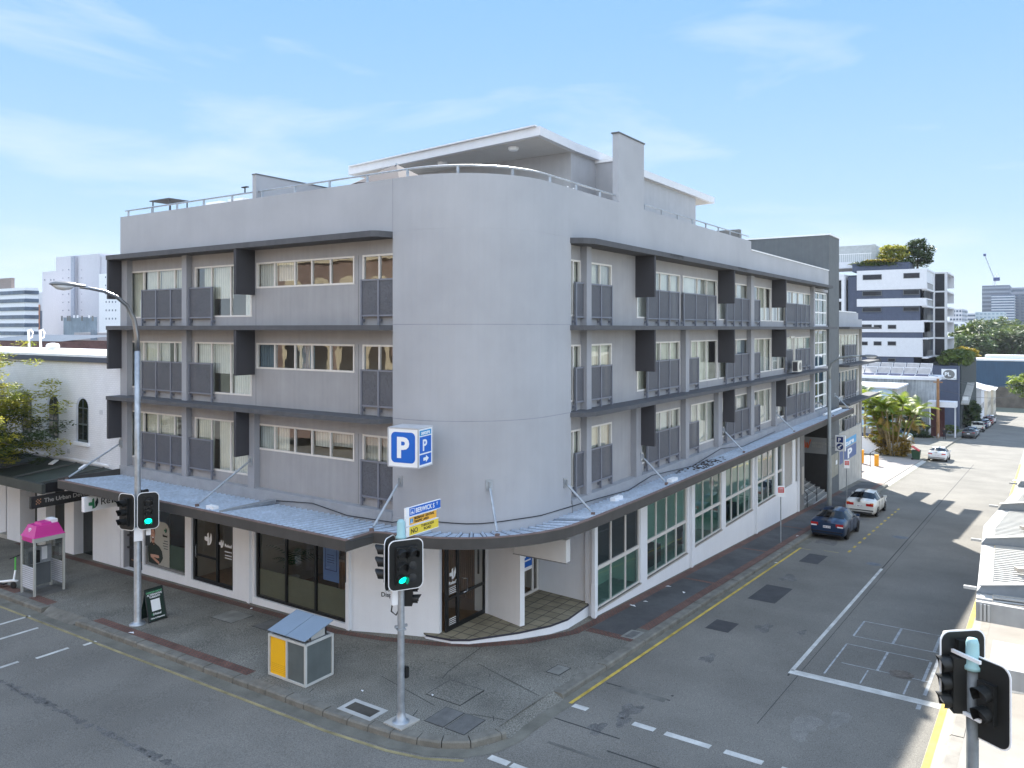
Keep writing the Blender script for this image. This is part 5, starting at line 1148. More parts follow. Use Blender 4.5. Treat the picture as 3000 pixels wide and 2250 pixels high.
for y0, y1 in ((by0-.02, 17.12), (17.14, by1+.02)):
    mb = MB(); lidd = mat('lid_blue', (.30, .38, .47), .4, metal=.3, var=.04)
    a = (bx0-.05, bz+.10); b = (bx1+.02, bz+.36); mb.quad((a[0], y0, a[1]), (b[0], y0, b[1]), (b[0], y1, b[1]), (a[0], y1, a[1])); mb.quad((a[0], y0, a[1]-.02), (b[0], y0, b[1]-.02), (b[0], y1, b[1]-.02), (a[0], y1, a[1]-.02)); mb.quad((a[0], y0, a[1]-.02), (a[0], y0, a[1]), (a[0], y1, a[1]), (a[0], y1, a[1]-.02)); mb.quad((a[0], y0, a[1]), (b[0], y0, b[1]), (b[0], y0, b[1]-.02), (a[0], y0, a[1]-.02)); mb.build('lid', lidd, bn)
# --- sandwich board
zB = zg(15.2, 24.5)
ab = empty('sandwich_board', (15.27, 24.62, zB), 'dark green sandwich board with a white square, standing beside the tall street lamp', 'sandwich board')
bd_ = mat('board_green', (.012, .03, .022), .5, var=.05)
top = 1.0; yb, yt = 24.52, 24.80
P_ = lambda a, h, k=0: (a, yb + (yt-yb)*h/top - .004*k, zB + .03 + h)
mb = MB(); mb.quad(P_(14.97, 0), P_(15.58, 0), P_(15.58, top), P_(14.97, top)); b_ = mb.build('board', bd_, ab)
mb = MB(); mb.quad((14.97, 25.1, zB), (15.58, 25.1, zB), (15.58, yt+.01, zB+top), (14.97, yt+.01, zB+top)); mb.build('rear_board', bd_, ab)
mb = MB()
for a in (14.95, 15.59): mb.tube([(a, yb, zB), (a, yt, zB+top+.04)], .018, 6)
mb.tube([(14.95, yt, zB+top+.04), (15.59, yt, zB+top+.04)], .018, 6); mb.tube([(14.95, yb, zB+.03), (15.59, yb, zB+.03)], .018, 6); mb.build('frame', 'black', ab)
sl_v = Vector((0, (yt-yb)/top, 1)).normalized()
mb = MB(); mb.quad(P_(15.11, .30, 2), P_(15.43, .30, 2), P_(15.43, .66, 2), P_(15.11, .66, 2)); mb.build('white_square', 'signw', ab)
text('CURIOUS ABOUT', P_(15.275, .87, 2), XR, sl_v, .072, mat('board_text_green', (.15, .5, .25), .5, var=0), ab, bold=.02, align='CENTER'); text('ALTERNATIVE\nTHERAPY?', P_(15.275, .79, 2), XR, sl_v, .085, 'signw', ab, bold=.02, align='CENTER')
leaflogo(P_(15.13, .21, 2), XR, sl_v, .1, MATS['logo_green'], 'signw', ab); text('Releaf', P_(15.20, .18, 2), XR, sl_v, .09, 'signw', ab, bold=.015); text('Clinic & Dispensary', P_(15.275, .07, 2), XR, sl_v, .062, 'signw', ab, bold=.015, align='CENTER')
# --- releaf sign hanging under the canopy
rs = empty('hanging_sign', (16.5, 29.95, 2.7), 'white Releaf light box hanging under the left end of the canopy', 'shop sign')
mb = MB(); mb.box(15.60, 17.7, 29.8, 30.0, 2.72, 3.27); mb.build('light_box', 'signw', rs)
leaflogo((15.95, 29.795, 3.0), XR, UZ, .40, MATS['logo_green'], MATS['logo_dark'], rs); text('Re', (16.2, 29.79, 2.90), XR, UZ, .36, 'ink', rs); text('leaf', (16.63, 29.79, 2.90), XR, UZ, .36, 'ink', rs, bold=.03)
# --- phone booth
zP = zg(14.8, 31.2)
ph = empty('phone_booth', (14.8, 31.2, zP), 'glass phone booth with a magenta roof beside the kerb', 'phone booth')
bf = mat('booth_frame', (.42, .43, .40), .5, var=.06)
x0, x1, y0, y1, H2 = 14.28, 15.32, 30.75, 31.70, 2.14
mb = MB()
for x, y in ((x0, y0), (x0, y1), (x1, y0), (x1, y1)): mb.box(x-.035, x+.035, y-.035, y+.035, zP, zP+H2)
mb.box(x0-.04, x1+.04, y0-.04, y0+.03, zP+H2-.16, zP+H2); mb.box(x0-.04, x1+.04, y1-.03, y1+.04, zP+H2-.16, zP+H2); mb.box(x0-.04, x0+.03, y0+.03, y1-.03, zP+H2-.16, zP+H2); mb.box(x1-.03, x1+.04, y0+.03, y1-.03, zP+H2-.16, zP+H2); mb.build('frame', bf, ph)
mg = mat('magenta_plastic', (.52, .035, .24), .35, var=.04)
mb = MB(); k0 = zP+H2
def frus(mb, a, za, b, zb_):
    k = len(mb.v); mb.v += [(a[0], a[2], za), (a[1], a[2], za), (a[1], a[3], za), (a[0], a[3], za), (b[0], b[2], zb_), (b[1], b[2], zb_), (b[1], b[3], zb_), (b[0], b[3], zb_)]
    mb.f += [(k, k+1, k+5, k+4), (k+1, k+2, k+6, k+5), (k+2, k+3, k+7, k+6), (k+3, k, k+4, k+7), (k+4, k+5, k+6, k+7)]
frus(mb, (x0-.05, x1+.05, y0-.05, y1+.05), k0+.0, (x0, x1, y0, y1), k0+.06); frus(mb, (x0, x1, y0, y1), k0+.06, (x0+.14, x1-.12, y0+.15, y1-.15), k0+.40); frus(mb, (x0+.3, x1-.3, y0+.1, y1-.1), k0+.30, (x0+.35, x1-.35, y0+.25, y1-.25), k0+.47); frus(mb, (x0-.045, x0+.4, y0+.1, y1-.1), k0-.16, (x0-.048, x0+.4, y0+.1, y1-.1), k0+.0); mb.build('roof', mg, ph)
mb = MB()
for r0 in (.045, .09, .135):
    k = 10
    for i in range(k):
        a0, a1 = R(45+90*i/k), R(45+90*(i+1)/k); f_ = lambda r_, a: (x0 + .14*(.09 + r_*math.sin(a))/.34 - .012, 31.25 - r_*math.cos(a), k0 + .15 + r_*math.sin(a))
        mb.quad(f_(r0, a0), f_(r0, a1), f_(r0+.022, a1), f_(r0+.022, a0))
mb.build('wifi_emblem', 'signw', ph)
mb = MB(); mb.box(15.0, 15.25, y0+.3, y1-.2, k0+.40, k0+.52); mb.build('roof_vent', 'signw', ph)
sc2 = ribmat('mesh_panel', (.52, .55, .60), .075, 'Z', rough=.6, metal=0, depth=.3, dirt=.1, dark=.45)
for xx in (x0, x1): mb = MB(); mb.box(xx-.005, xx+.005, y0+.04, y1-.04, zP+.22, zP+1.05); mb.build('lower_panel', sc2, ph)
mb = MB(); mb.box(x0-.004, x0+.004, y0+.04, y1-.04, zP+1.07, zP+H2-.17); mb.box(x1-.004, x1+.004, y0+.04, y1-.04, zP+1.07, zP+H2-.17); mb.box(x0+.04, x1-.04, y1-.004, y1+.004, zP+1.0, zP+H2-.17); mb.build('glass', G3, ph)
mb = MB(); mb.box(x0+.05, x1-.05, y1-.08, y1-.02, zP+.15, zP+1.0); mb.build('back_panel', 'darkgrey', ph)
mb = MB(); mb.box(x0+.06, x1-.06, y1-.16, y1-.05, zP+.98, zP+1.62); cons = mb.build('console', 'galv', ph)
mb = MB(); mb.box(x0+.15, x0+.5, y1-.30, y1-.16, zP+1.05, zP+1.5); mb.box(x0+.19, x0+.27, y1-.36, y1-.30, zP+1.12, zP+1.45); mb.build('telephone', 'black', cons)
mb = MB(); mb.box(x0+.62, x0+.82, y1-.165, y1-.16, zP+1.1, zP+1.58); mb.build('instructions', 'signw', cons)
mb = MB(); mb.box(x0-.2, x1+.15, y0-.15, y1+.1, zP, zP+.012); mb.build('base_slab', lidm, ph)
# --- scooter at the left edge
zS = zg(14.3, 32.7)
sc3 = empty('electric_scooter', (14.3, 32.7, zS), 'green and white electric scooter parked beside the phone booth', 'scooter')
lg = mat('scooter_green', (.12, .55, .10), .4, var=.03)
mb = MB(); mb.tube([(14.36, 32.55, zS+.25), (14.5, 32.72, zS+.62)], .035, 8); mb.tube([(14.36, 32.55, zS+.3), (14.12, 33.35, zS+.14), (14.05, 33.6, zS+.14)], [.045, .06, .06], 8); mb.build('frame', 'signw', sc3)
mb = MB(); mb.tube([(14.5, 32.72, zS+.62), (14.52, 32.76, zS+1.12)], .03, 8); mb.build('stem', lg, sc3)
mb = MB(); mb.tube([(14.28, 32.65, zS+1.12), (14.76, 32.86, zS+1.14)], .016, 6); mb.build('handlebar', 'black', sc3)
for (x, y) in ((14.34, 32.5), (14.0, 33.75)):
    mb = MB(); mb.lathe((x-.02, y, zS+.13), [(.05, 0), (.13, .005), (.13, .045), (.05, .05)], 14, (.9, .3, 0)); mb.build('wheel', 'rubber', sc3)
mb = MB(); mb.obox((14.36, 32.5, zS+.3), (.9, .3, 0), (-.3, .9, 0), (0, 0, 1), .05, .16, .02); mb.build('mudguard', 'signw', sc3)
mb = MB(); mb.obox((14.1, 33.15, zS+.17), (.95, .28, 0), (-.28, .95, 0), (0, 0, 1), .09, .35, .02); mb.build('deck', 'black', sc3)
# --- litter
rl = random.Random(12)
def paper(u, v, s_, label):
    z0 = zg(u, v) + .012; mb = MB(); a = rl.uniform(0, 3)
    c_, s2 = math.cos(a)*s_, math.sin(a)*s_
    p = [(u + c_, v + s2, z0), (u - s2*.6, v + c_*.6, z0 + s_*.25), (u - c_*.9, v - s2*.9, z0), (u + s2*.7, v - c_*.7, z0 + .01)]
    mb.quad(*p); mb.quad((u, v, z0+.02), (u + c_*.5, v + s2*.8, z0+s_*.35), (u - c_*.4, v + .3*s_, z0+.02)); tag(mb.build('litter', 'signw'), label, 'litter', 'scraps of white litter')
for u, v, s_, l_ in ((26.4, 12.5, .16, 'crumpled white paper on the bricks below the first side street window'), (27.2, 12.35, .11, 'thin white scrap right of the crumpled paper by the wall'), (29.7, 12.5, .14, 'white scrap on the bricks under the gap between two shop windows'), (29.3, 11.7, .1, 'white scrap in the middle of the black footpath'), (17.75, 22.9, .07, 'white scrap below the large shop window'), (15.15, 15.0, .06, 'curled white scrap beside the litter bin'), (16.0, 13.3, .05, 'white scrap on the paving right of the signal post'), (43.6, 11.0, .12, 'white scrap on the kerb edge behind the dark blue car'), (36.7, 10.2, .11, 'white scrap in the gutter beside the yellow line'), (14.15, 24.2, .13, 'long white scrap at the foot of the tall street lamp')): paper(u, v, s_, l_)
# ------------------------------------------------------------------ vehicles
def cm(a, b, c, d, t): return .5*((2*b) + (-a+c)*t + (2*a-5*b+4*c-d)*t*t + (-a+3*b-3*c+d)*t**3)
def carpaint(name, col, metal=0.0): return mat(name, col, .38, metal=metal, var=.03, spec=.5, coat=.35)
carglass = mat('car_glass', (.006, .009, .013), .12, var=0, spec=.3)
tyre = M['rubber']; red = mat('tail_light', (.42, .01, .01), .2, var=0, spec=.7); amber = mat('indicator', (.7, .2, .02), .3, var=0)
SED = [(0, .40, .66, .70, .84, .68, .90, .60), (.05, .28, .80, .83, .94, .79, 1.0, .68), (.22, .22, .86, .88, .98, .83, 1.05, .72), (.72, .20, .88, .90, 1.0, .85, 1.09, .73), (1.42, .20, .88, .91, .98, .86, 1.385, .57), (2.0, .20, .88, .91, .97, .86, 1.44, .58), (2.6, .20, .88, .91, .96, .86, 1.43, .58), (2.95, .20, .88, .91, .95, .86, 1.39, .57), (3.62, .20, .88, .90, .93, .85, .99, .74), (4.2, .22, .87, .88, .86, .82, .92, .70), (4.55, .26, .82, .84, .72, .76, .80, .62), (4.70, .38, .66, .68, .60, .64, .66, .50)]
HAT = [(0, .42, .68, .74, .86, .70, .93, .60), (.06, .28, .82, .86, .98, .78, 1.04, .66), (.2, .22, .88, .90, 1.02, .84, 1.10, .68), (.75, .20, .90, .92, 1.0, .86, 1.42, .56), (1.4, .20, .90, .92, .98, .87, 1.50, .58), (2.2, .20, .90, .92, .97, .87, 1.52, .58), (2.7, .20, .90, .92, .96, .87, 1.47, .57), (3.4, .20, .90, .91, .95, .86, 1.02, .74), (4.0, .22, .88, .89, .90, .83, .96, .70), (4.3, .26, .83, .84, .76, .76, .84, .62), (4.42, .38, .68, .70, .62, .64, .68, .5)]
SUV = [(0, .45, .70, .78, 1.0, .74, 1.08, .66), (.06, .34, .84, .88, 1.08, .80, 1.16, .68), (.25, .28, .90, .93, 1.1, .86, 1.52, .62), (.8, .26, .91, .94, 1.08, .88, 1.66, .62), (1.8, .26, .91, .94, 1.06, .88, 1.70, .62), (2.7, .26, .91, .94, 1.05, .88, 1.62, .60), (3.4, .26, .91, .93, 1.03, .87, 1.10, .76), (4.1, .28, .90, .91, .98, .84, 1.04, .70), (4.4, .32, .85, .86, .84, .78, .92, .62), (4.52, .44, .70, .72, .68, .66, .74, .5)]
def car(name, label, paint, loc, heading=0, pitch=.0565, kind='sedan', group=None, plate=None, rim=None, tail='mid', wb=(.98, 3.72), cat='car', lift=0):
    t = empty(name, (0, 0, 0), label, cat, group)
    ST = dict(sedan=SED, hatch=HAT, suv=SUV, ute=SED, box=SED)[kind]
    if kind == 'ute':
        ST = [(1.95, .42, .80, .86, 1.06, .84, 1.12, .78), (2.0, .34, .88, .90, 1.08, .86, 1.60, .68), (2.4, .30, .89, .91, 1.07, .87, 1.72, .64), (3.0, .30, .89, .91, 1.06, .87, 1.72, .64), (3.3, .30, .89, .91, 1.05, .87, 1.66, .62), (3.9, .30, .89, .91, 1.03, .86, 1.10, .76), (4.6, .32, .88, .90, .98, .84, 1.04, .72), (4.95, .36, .84, .86, .84, .78, .92, .64), (5.1, .46, .70, .72, .7, .66, .76, .5)]
    def prof(s): x, zb, wl, wm, zB, wB, zr, wr = s; return [(0, zb), (wl*.9, zb), (wl, zb+.12), (wm, .5*(zb+zB)+.08), (wB, zB), (wr, zr-.035 if zr-zB > .2 else zr-.02), (wr*.55, zr), (0, zr+.012)]
    K = 4; rows = []
    n = len(ST)
    for i in range(n-1):
        for k in range(K + (1 if i == n-2 else 0)):
            u = k / K; S4 = [ST[max(0, i-1)], ST[i], ST[i+1], ST[min(n-1, i+2)]]
            lin = lambda j: S4[1][j]*(1-u) + S4[2][j]*u
            s_ = [lin(0)] + [.45*cm(S4[0][j], S4[1][j], S4[2][j], S4[3][j], u) + .55*lin(j) for j in range(1, 8)]
            rows.append((s_[0], prof(s_), i + u))
    body = MB(); gl = MB()
    def mirror(P, sgn): return [(y*sgn, z) for y, z in P]
    def isglass(i0, i1, j):
        xs = (rows[i0][0] + rows[i1][0])/2; si = (rows[i0][2] + rows[i1][2])/2
        a = [k for k in range(n-1) if ST[k+1][6]-ST[k][6] > .22]; b = [k for k in range(n-1) if ST[k][6]-ST[k+1][6] > .3]
        if not a or not b: return False
        ra, rb = a[0], b[0]
        if j == 4: return ra + .35 < si < rb + .80 and abs(xs - (ST[ra][0]+ST[rb+1][0])*.5 + .05) > .06
        if j in (5, 6): return (ra + .12 < si < ra + .95) or (rb + .08 < si < rb + .92)
        return False
    for i in range(len(rows)-1):
        for j in range(7):
            m_ = gl if isglass(i, i+1, j) else body
            for sg in (1, -1):
                x0, P0, _ = rows[i]; x1, P1, _ = rows[i+1]
                m_.quad((x0, sg*P0[j][0], P0[j][1]), (x1, sg*P1[j][0], P1[j][1]), (x1, sg*P1[j+1][0], P1[j+1][1]), (x0, sg*P0[j+1][0], P0[j+1][1]))
    for e_ in (0, -1):
        x, P, _ = rows[e_]; body.quad(*([(x, y, z) for y, z in P] + [(x, -y, z) for y, z in P[::-1][1:-1]]))
    def weld(mb):
        d = {}; nv = []; mp = []
        for v in mb.v:
            k = (round(v[0], 4), round(v[1], 4), round(v[2], 4))
            if k not in d: d[k] = len(nv); nv.append(v)
            mp.append(d[k])
        mb.v = nv; mb.f = [tuple(dict.fromkeys(mp[i] for i in f)) for f in mb.f]; mb.f = [f for f in mb.f if len(f) > 2]
    caps = body.f[-2:]; body.f = body.f[:-2]; cv = [[body.v[i] for i in f] for f in caps]; weld(body); weld(gl)
    for q in cv: body.quad(*q)
    bo = body.build('body', paint, t, True)
    g_ = gl.build('windows', carglass, t, True)
    r = .325 if kind != 'suv' else .36
    if kind == 'ute': wb = (1.0, 4.15); r = .36
    hw = .90
    for x in wb:
        for sg in (1, -1):
            w_ = MB(); w_.lathe((x, sg*(hw-.19), r), [(r*.6, 0), (r, .02), (r, .19), (r*.68, .205)], 22, (0, sg, 0)); w_ = w_.build('wheel', tyre, t)
            mb = MB(); mb.lathe((x, sg*(hw-.01), r), [(r*.66, 0), (r*.68, .028), (r*.55, .02), (.05, .012), (.02, .03)], 20, (0, sg, 0)); ri = mb.build('rim', rim or mat('rim_silver', (.45, .46, .48), .35, metal=.2, var=0), w_)
            mb = MB()
            for k in range(5):
                a = 2*math.pi*k/5 + .3; d = Vector((math.cos(a), 0, math.sin(a))); q = Vector((-math.sin(a), 0, math.cos(a)))
                mb.obox(Vector((x, sg*(hw+.009), r)) + d*r*.36 + q*.0, d, q, (0, 1, 0), r*.22, .03, .006)
            mb.build('rim_gap', tyre, w_)
            mb = MB(); mb.lathe((x, sg*(hw-.05), r+.02), [(r+.055, 0), (r+.055, .035)], 22, (0, sg, 0)); mb.build('wheel_arch', M['ink'], t)
    zt_ = {'sedan': .83, 'hatch': .88, 'suv': 1.0, 'ute': .85}[kind]
    if kind == 'ute':
        tm = MB(); tm.box(0, 2.0, -.9, .9, .72, .80); tm.box(0, .04, -.9, .9, .8, 1.12); tm.box(0, 1.98, -.9, -.86, .8, 1.12); tm.box(0, 1.98, .86, .9, .8, 1.12); tm.build('tray', paint, t)
        mb = MB(); mb.box(.0, 2.0, -.7, .7, .42, .72); mb.build('chassis', M['ink'], t)
        mb = MB()
        for y in (-.88, .88): mb.tube([(1.95, y, 1.1), (1.95, y, 1.68)], .025, 6)
        mb.tube([(1.95, -.88, 1.68), (1.95, .88, 1.68)], .025, 6); mb.build('rack', paint, t)
        xr = -.01
    else: xr = 0
    for sg in (1, -1):
        mb = MB()
        if tail == 'old': mb.box(-.015, .10, sg*.36, sg*.72, zt_-.12, zt_+.03); mb.box(-.016, .13, sg*.60, sg*.78, zt_-.12, zt_+.07)
        elif kind == 'ute': mb.box(-.02, .05, sg*.72, sg*.88, .75, .9)
        elif kind in ('hatch', 'suv'): mb.box(.0, .16, sg*.45, sg*.82, zt_-.04, zt_+.07)
        else: mb.box(-.005, .16, sg*.45, sg*.82, zt_-.09, zt_+.06)
        tl = mb.build('tail_light', red, t)
        if tail == 'mid' and kind == 'sedan': mb = MB(); mb.box(-.008, .1, sg*.52, sg*.81, zt_-.12, zt_-.06); mb.build('reversing_lens', 'signw', tl)
        if tail == 'old': mb = MB(); mb.box(-.02, .14, sg*.64, sg*.79, zt_+.0, zt_+.065); mb.build('indicator_lens', amber, tl)
    zpl = {'sedan': .70, 'hatch': .72, 'suv': .85, 'ute': .55}[kind]
    mb = MB(); mb.box(-.02, .02, -.19, .19, zpl-.06, zpl+.06); pl = mb.build('number_plate', 'signw', t)
    if plate: text(plate, (-.024, .165, zpl-.035), (0, -1, 0), UZ, .10, mat('plate_ink', (.12, .02, .04), .5, var=0), pl, bold=.01)
    mb = MB(); mb.box(-.035, .3, -.78, .78, .42, .47); mb.box(.0, .2, -.70, .70, .26, .33); mb.build('bumper_strip', M['ink'], t)
    for sg in (1, -1):
        xm = ST[-4][0] - .45; mb = MB(); mb.obox((xm, sg*.97, ST[-4][4]+.08), (1, 0, 0), (0, 1, 0), (0, 0, 1), .06, .09, .06); mb.build('door_mirror', paint, t)
        mb = MB(); mb.box(ST[-1][0]-.3, ST[-1][0]-.06, sg*.45, sg*.74, .60, .72); mb.build('headlight', 'chrome', t)
    # door seams
    mb = MB()
    for x in (wb[0]+.45, (wb[0]+wb[1])/2+.05, wb[1]-.42):
        for sg in (1, -1): mb.obox((x, sg*.905, .62), (1, 0, 0), (0, 1, 0), (0, 0, 1), .006, .008, .30)
    mb.build('door_seam', M['ink'], bo)
    t.location = (loc[0], loc[1], zg(loc[0] + 2.3*math.cos(heading), loc[1]) - .15 + .0565*2.3*abs(math.cos(heading))*(1 if pitch else 0) + lift)
    t.rotation_euler = (0, pitch, heading)
    return t
GC = 'cars parked along the side street kerb'
car('parked_car', 'dark navy blue sedan with dark wheels, nearest car parked in the shaded street', carpaint('paint_navy', (.006, .03, .085), .3), (44.45, 9.72), group=GC, plate='870 KT9', rim='ink')
t_ = car('parked_car', 'white older boxy sedan with a blue tinted rear window, parked second from the corner', carpaint('paint_white', (.66, .66, .63)), (53.25, 9.68), group=GC, plate='909 LVE', tail='old')
car('parked_car', 'white newer sedan standing in full sun beside the green wheelie bin', carpaint('paint_pearl', (.68, .68, .67)), (94.8, 9.62), group=GC, plate='451 XRG')
car('parked_car', 'dark grey fastback car behind the person on the far footpath', carpaint('paint_grey', (.09, .095, .10), .5), (136.4, 9.65), kind='hatch', group=GC)
car('parked_car', 'silver car tight in front of the dark grey fastback', carpaint('paint_silver', (.5, .52, .55), .3), (142.0, 9.7), kind='sedan', group=GC)
car('parked_utility', 'white flat tray utility truck parked far along the kerb', carpaint('paint_cream', (.62, .60, .54)), (154.5, 9.65), kind='ute', group=GC, cat='utility truck')
car('parked_car', 'dark blue wagon just beyond the white tray truck', carpaint('paint_blue', (.01, .03, .09), .3), (166.0, 9.7), kind='suv', group=GC)
car('parked_car', 'white far car beyond the dark blue wagon', MATS['paint_pearl'], (172.5, 9.6), kind='hatch', group=GC)
car('parked_car', 'red and dark far car near the end of the kerb row', carpaint('paint_red', (.16, .012, .012), .1), (181.0, 9.6), kind='suv', group=GC)
car('parked_car', 'last silver car at the far end of the kerb row', MATS['paint_silver'], (190.0, 9.6), kind='suv', group=GC)
car('pickup_truck', 'black pickup truck with red tail light poking out behind the concrete wall', carpaint('paint_black', (.008, .008, .01)), (77.9, 14.4), heading=R(90), pitch=0, kind='ute', cat='pickup truck', lift=.16, plate=None)
car('parked_car', 'pale green hatchback in the car park under the palm clump', carpaint('paint_sage', (.34, .42, .42), .2), (120.0, 19.4), heading=R(-55), pitch=0, kind='suv', lift=.15)
car('parked_car', 'red car half hidden between the palm clump and pale green hatchback', carpaint('paint_bright_red', (.4, .02, .02)), (113.2, 16.3), heading=R(60), pitch=0, kind='hatch', lift=.15)
# ------------------------------------------------------------------ neighbours on the main street
wb_ = brickmat('white_brick', (.74, .76, .80), (.70, .72, .76), (.66, .68, .72), .24, .086, bump=.25, vlo=.95, vhi=1.04)
NB = empty('brick_building', (19, 40, 0), 'white painted brick building with arched windows behind the tree', 'brick building')
nb = lambda mb, n, m, sm=False: mb.build(n, m, NB, sm)
UN = 18.3
class FN:
    def P(s, a, d, z): return (UN - d, a, z)
    def box(s, mb, a0, a1, d0, d1, z0, z1): return mb.box(UN - d1, UN - d0, a0, a1, z0, z1)
fn = FN()
ZR = 8.35
mb = MB(); mb.box(UN + .001, 23.2, 31.95, 62, 3.0, ZR); nb(mb, 'wall', wb_)
mb = MB(); mb.quad((UN-.1, 31.95, ZR+.02), (23.2, 31.95, ZR+.12), (23.2, 62, ZR+.12), (UN-.1, 62, ZR+.02)); mb.box(UN-.12, UN+.05, 31.95, 62, ZR, ZR+.10); nb(mb, 'roof', mat('white_roof', (.7, .72, .74), .5, var=.06))
mb = MB(); mb.box(UN-.14, UN-.02, 31.95, 62, ZR-.22, ZR); nb(mb, 'gutter', mat('gutter_blue', (.06, .07, .10), .6))
drk = mat('arch_glass', (.01, .014, .014), .1, var=0, spec=.8)
for vc in (35.05, 37.6, 40.1, 42.6, 45.2, 48):
    hw = .42; zs, zt = 4.62, 6.1
    out_ = [(vc+hw*1.35, zs), (vc-hw*1.0, zs), (vc-hw*1.0, zt)] + [(vc + hw*math.cos(R(a)), zt + hw*math.sin(R(a))) for a in range(170, 0, -12)] + [(vc+hw, zt)]
    rev = [(vc+hw+.2, zs-.02), (vc-hw, zs-.02), (vc-hw, zt)] + [(vc + .08 + (hw+.1)*math.cos(R(a)), zt + .0 + (hw+.07)*math.sin(R(a))) for a in range(170, 0, -12)] + [(vc+hw+.2, zt)]
    mb = MB(); mb.quad(*[(UN-.004, a, z) for a, z in rev]); wv = nb(mb, 'window', mat('reveal_white', (.5, .53, .60), .9))
    glz = [(vc+hw-.0, zs), (vc-hw, zs), (vc-hw, zt)] + [(vc + hw*math.cos(R(a)), zt + hw*math.sin(R(a))) for a in range(170, 0, -12)] + [(vc+hw, zt)]
    mb = MB(); mb.quad(*[(UN-.008, a, z) for a, z in glz]); mb.build('pane', drk, wv)
    mb = MB(); fm_ = mat('sash_dark', (.03, .04, .04), .5)
    mb.box(UN-.02, UN-.009, vc-.015, vc+.015, zs, zt+.38); mb.box(UN-.02, UN-.009, vc-hw, vc+hw, 5.35, 5.42); mb.box(UN-.02, UN-.009, vc-hw, vc+hw, zt-.02, zt+.02); mb.box(UN-.025, UN-.009, vc-hw, vc-hw+.05, zs, zt); mb.box(UN-.025, UN-.009, vc-hw, vc+hw, zs, zs+.09); mb.build('sash', mat('sash_grey', (.09, .11, .11), .6), wv)
    mb = MB(); mb.box(UN-.10, UN+.01, vc-hw-.1, vc+hw+.25, zs-.17, zs-.02); mb.build('sill', 'white', wv)
vt = mat('wall_vent', (.5, .52, .56), .9)
for v, z in ((36.4, 6.2), (33.6, 6.0), (36.3, 4.1), (33.8, 3.95)): mb = MB(); mb.box(UN-.01, UN, v-.12, v+.12, z-.1, z+.1); nb(mb, 'air_vent', vt)
mb = MB(); mb.box(UN-.05, UN, 33, 60, 3.72, 3.80); nb(mb, 'string_course', 'white')
# street level piers and openings
def pier(v0, v1, m, d=0, z1=3.5): mb = MB(); mb.box(UN - .12 - d, UN + .6, v0, v1, -1.2, z1); nb(mb, 'pier' if m in ('white', 'soffit') else 'shopfront', m)
pier(31.92, 34.05, 'white'); pier(35.62, 36.42, 'white'); pier(38.1, 38.9, 'white', 0); pier(40.0, 41.3, 'white', .25); pier(42.0, 47, 'white')
mb = MB(); mb.box(UN+.3, UN+.5, 34, 50, -1.2, 3.5); nb(mb, 'shop_glazing', mat('dark_shopfront', (.012, .016, .016), .12, var=.3, scale=2, spec=.7))
mb = MB(); mb.box(UN+.15, UN+.29, 36.5, 37.0, -1, 3.2); bn_ = nb(mb, 'black_panel', 'ink')
mb = MB()
for z, w_ in ((1.2, .4), (1.05, .35), (.9, .38), (.75, .3), (2.0, .3)): mb.box(UN+.14, UN+.149, 36.95-w_, 36.95, z, z+.05)
mb.build('printed_lines', 'conc', bn_)
mb = MB(); mb.box(UN - .4, UN, 41.3, 42.0, -1, -.3); nb(mb, 'door_step', 'conc')
# awning of the neighbour
aw_ = empty('street_awning', (16.7, 38, 3.4), 'dark green corrugated awning under the tree at the left edge', 'awning')
rib = ribmat('green_corrugated', (.045, .062, .052), .16, 'Y', rough=.6, metal=.1, depth=.7, dirt=.35, dark=.5)
mb = MB(); mb.quad((15.45, 32.62, 3.42), (UN-.05, 32.62, 3.66), (UN-.05, 60, 3.66), (15.45, 60, 3.42)); mb.quad((15.45, 32.62, 3.38), (UN-.05, 32.62, 3.4), (UN-.05, 60, 3.4), (15.45, 60, 3.38)); mb.build('roof_sheet', rib, aw_)
dg = mat('awning_fascia', (.045, .05, .045), .6, var=.2)
mb = MB(); mb.box(15.35, 15.5, 32.5, 60, 3.12, 3.50); mb.build('fascia', dg, aw_)
mb = MB(); mb.box(15.51, UN - .1, 32.5, 32.66, 3.14, 3.52); mb.build('end_fascia', 'ink', aw_)
for v in (33.0, 35.2, 37.6, 40.2, 43): mb = MB(); mb.obox((16.8, v, 3.60), (1, 0, .09), (0, 1, 0), (0, 0, 1), 1.3, .04, .03); mb.build('rafter', mat('rafter_paint', (.07, .075, .07), .7), aw_)
mb = MB()
for v, u in ((36.2, 17.6), (33.9, 17.7)): mb.obox((u, v, 3.72), (1, .4, .4), (-.4, 1, 0), (0, 0, 1), .16, .1, .02)
mb.build('roof_light', 'signw', aw_)
hs = empty('hanging_sign', (15.8, 32.6, 2.9), 'black sign with pale lettering hanging under the dark green awning', 'shop sign')
mb = MB(); mb.box(14.95, 17.2, 32.45, 32.60, 2.62, 3.08) ; mb.build('board', mat('sign_black', (.02, .02, .02), .5), hs)
text('The Urban Developer', (15.42, 32.445, 2.80), XR, UZ, .235, 'conc', hs, bold=.01)
mb = MB()
for i in range(4):
    for j in range(4):
        if (i + j) % 2 == 0 or i == j: mb.box(15.12+.05*i, 15.155+.05*i, 32.44, 32.45, 2.77+.055*j, 2.81+.055*j)
mb.build('emblem', mat('emblem_tan', (.5, .25, .13), .6), hs)
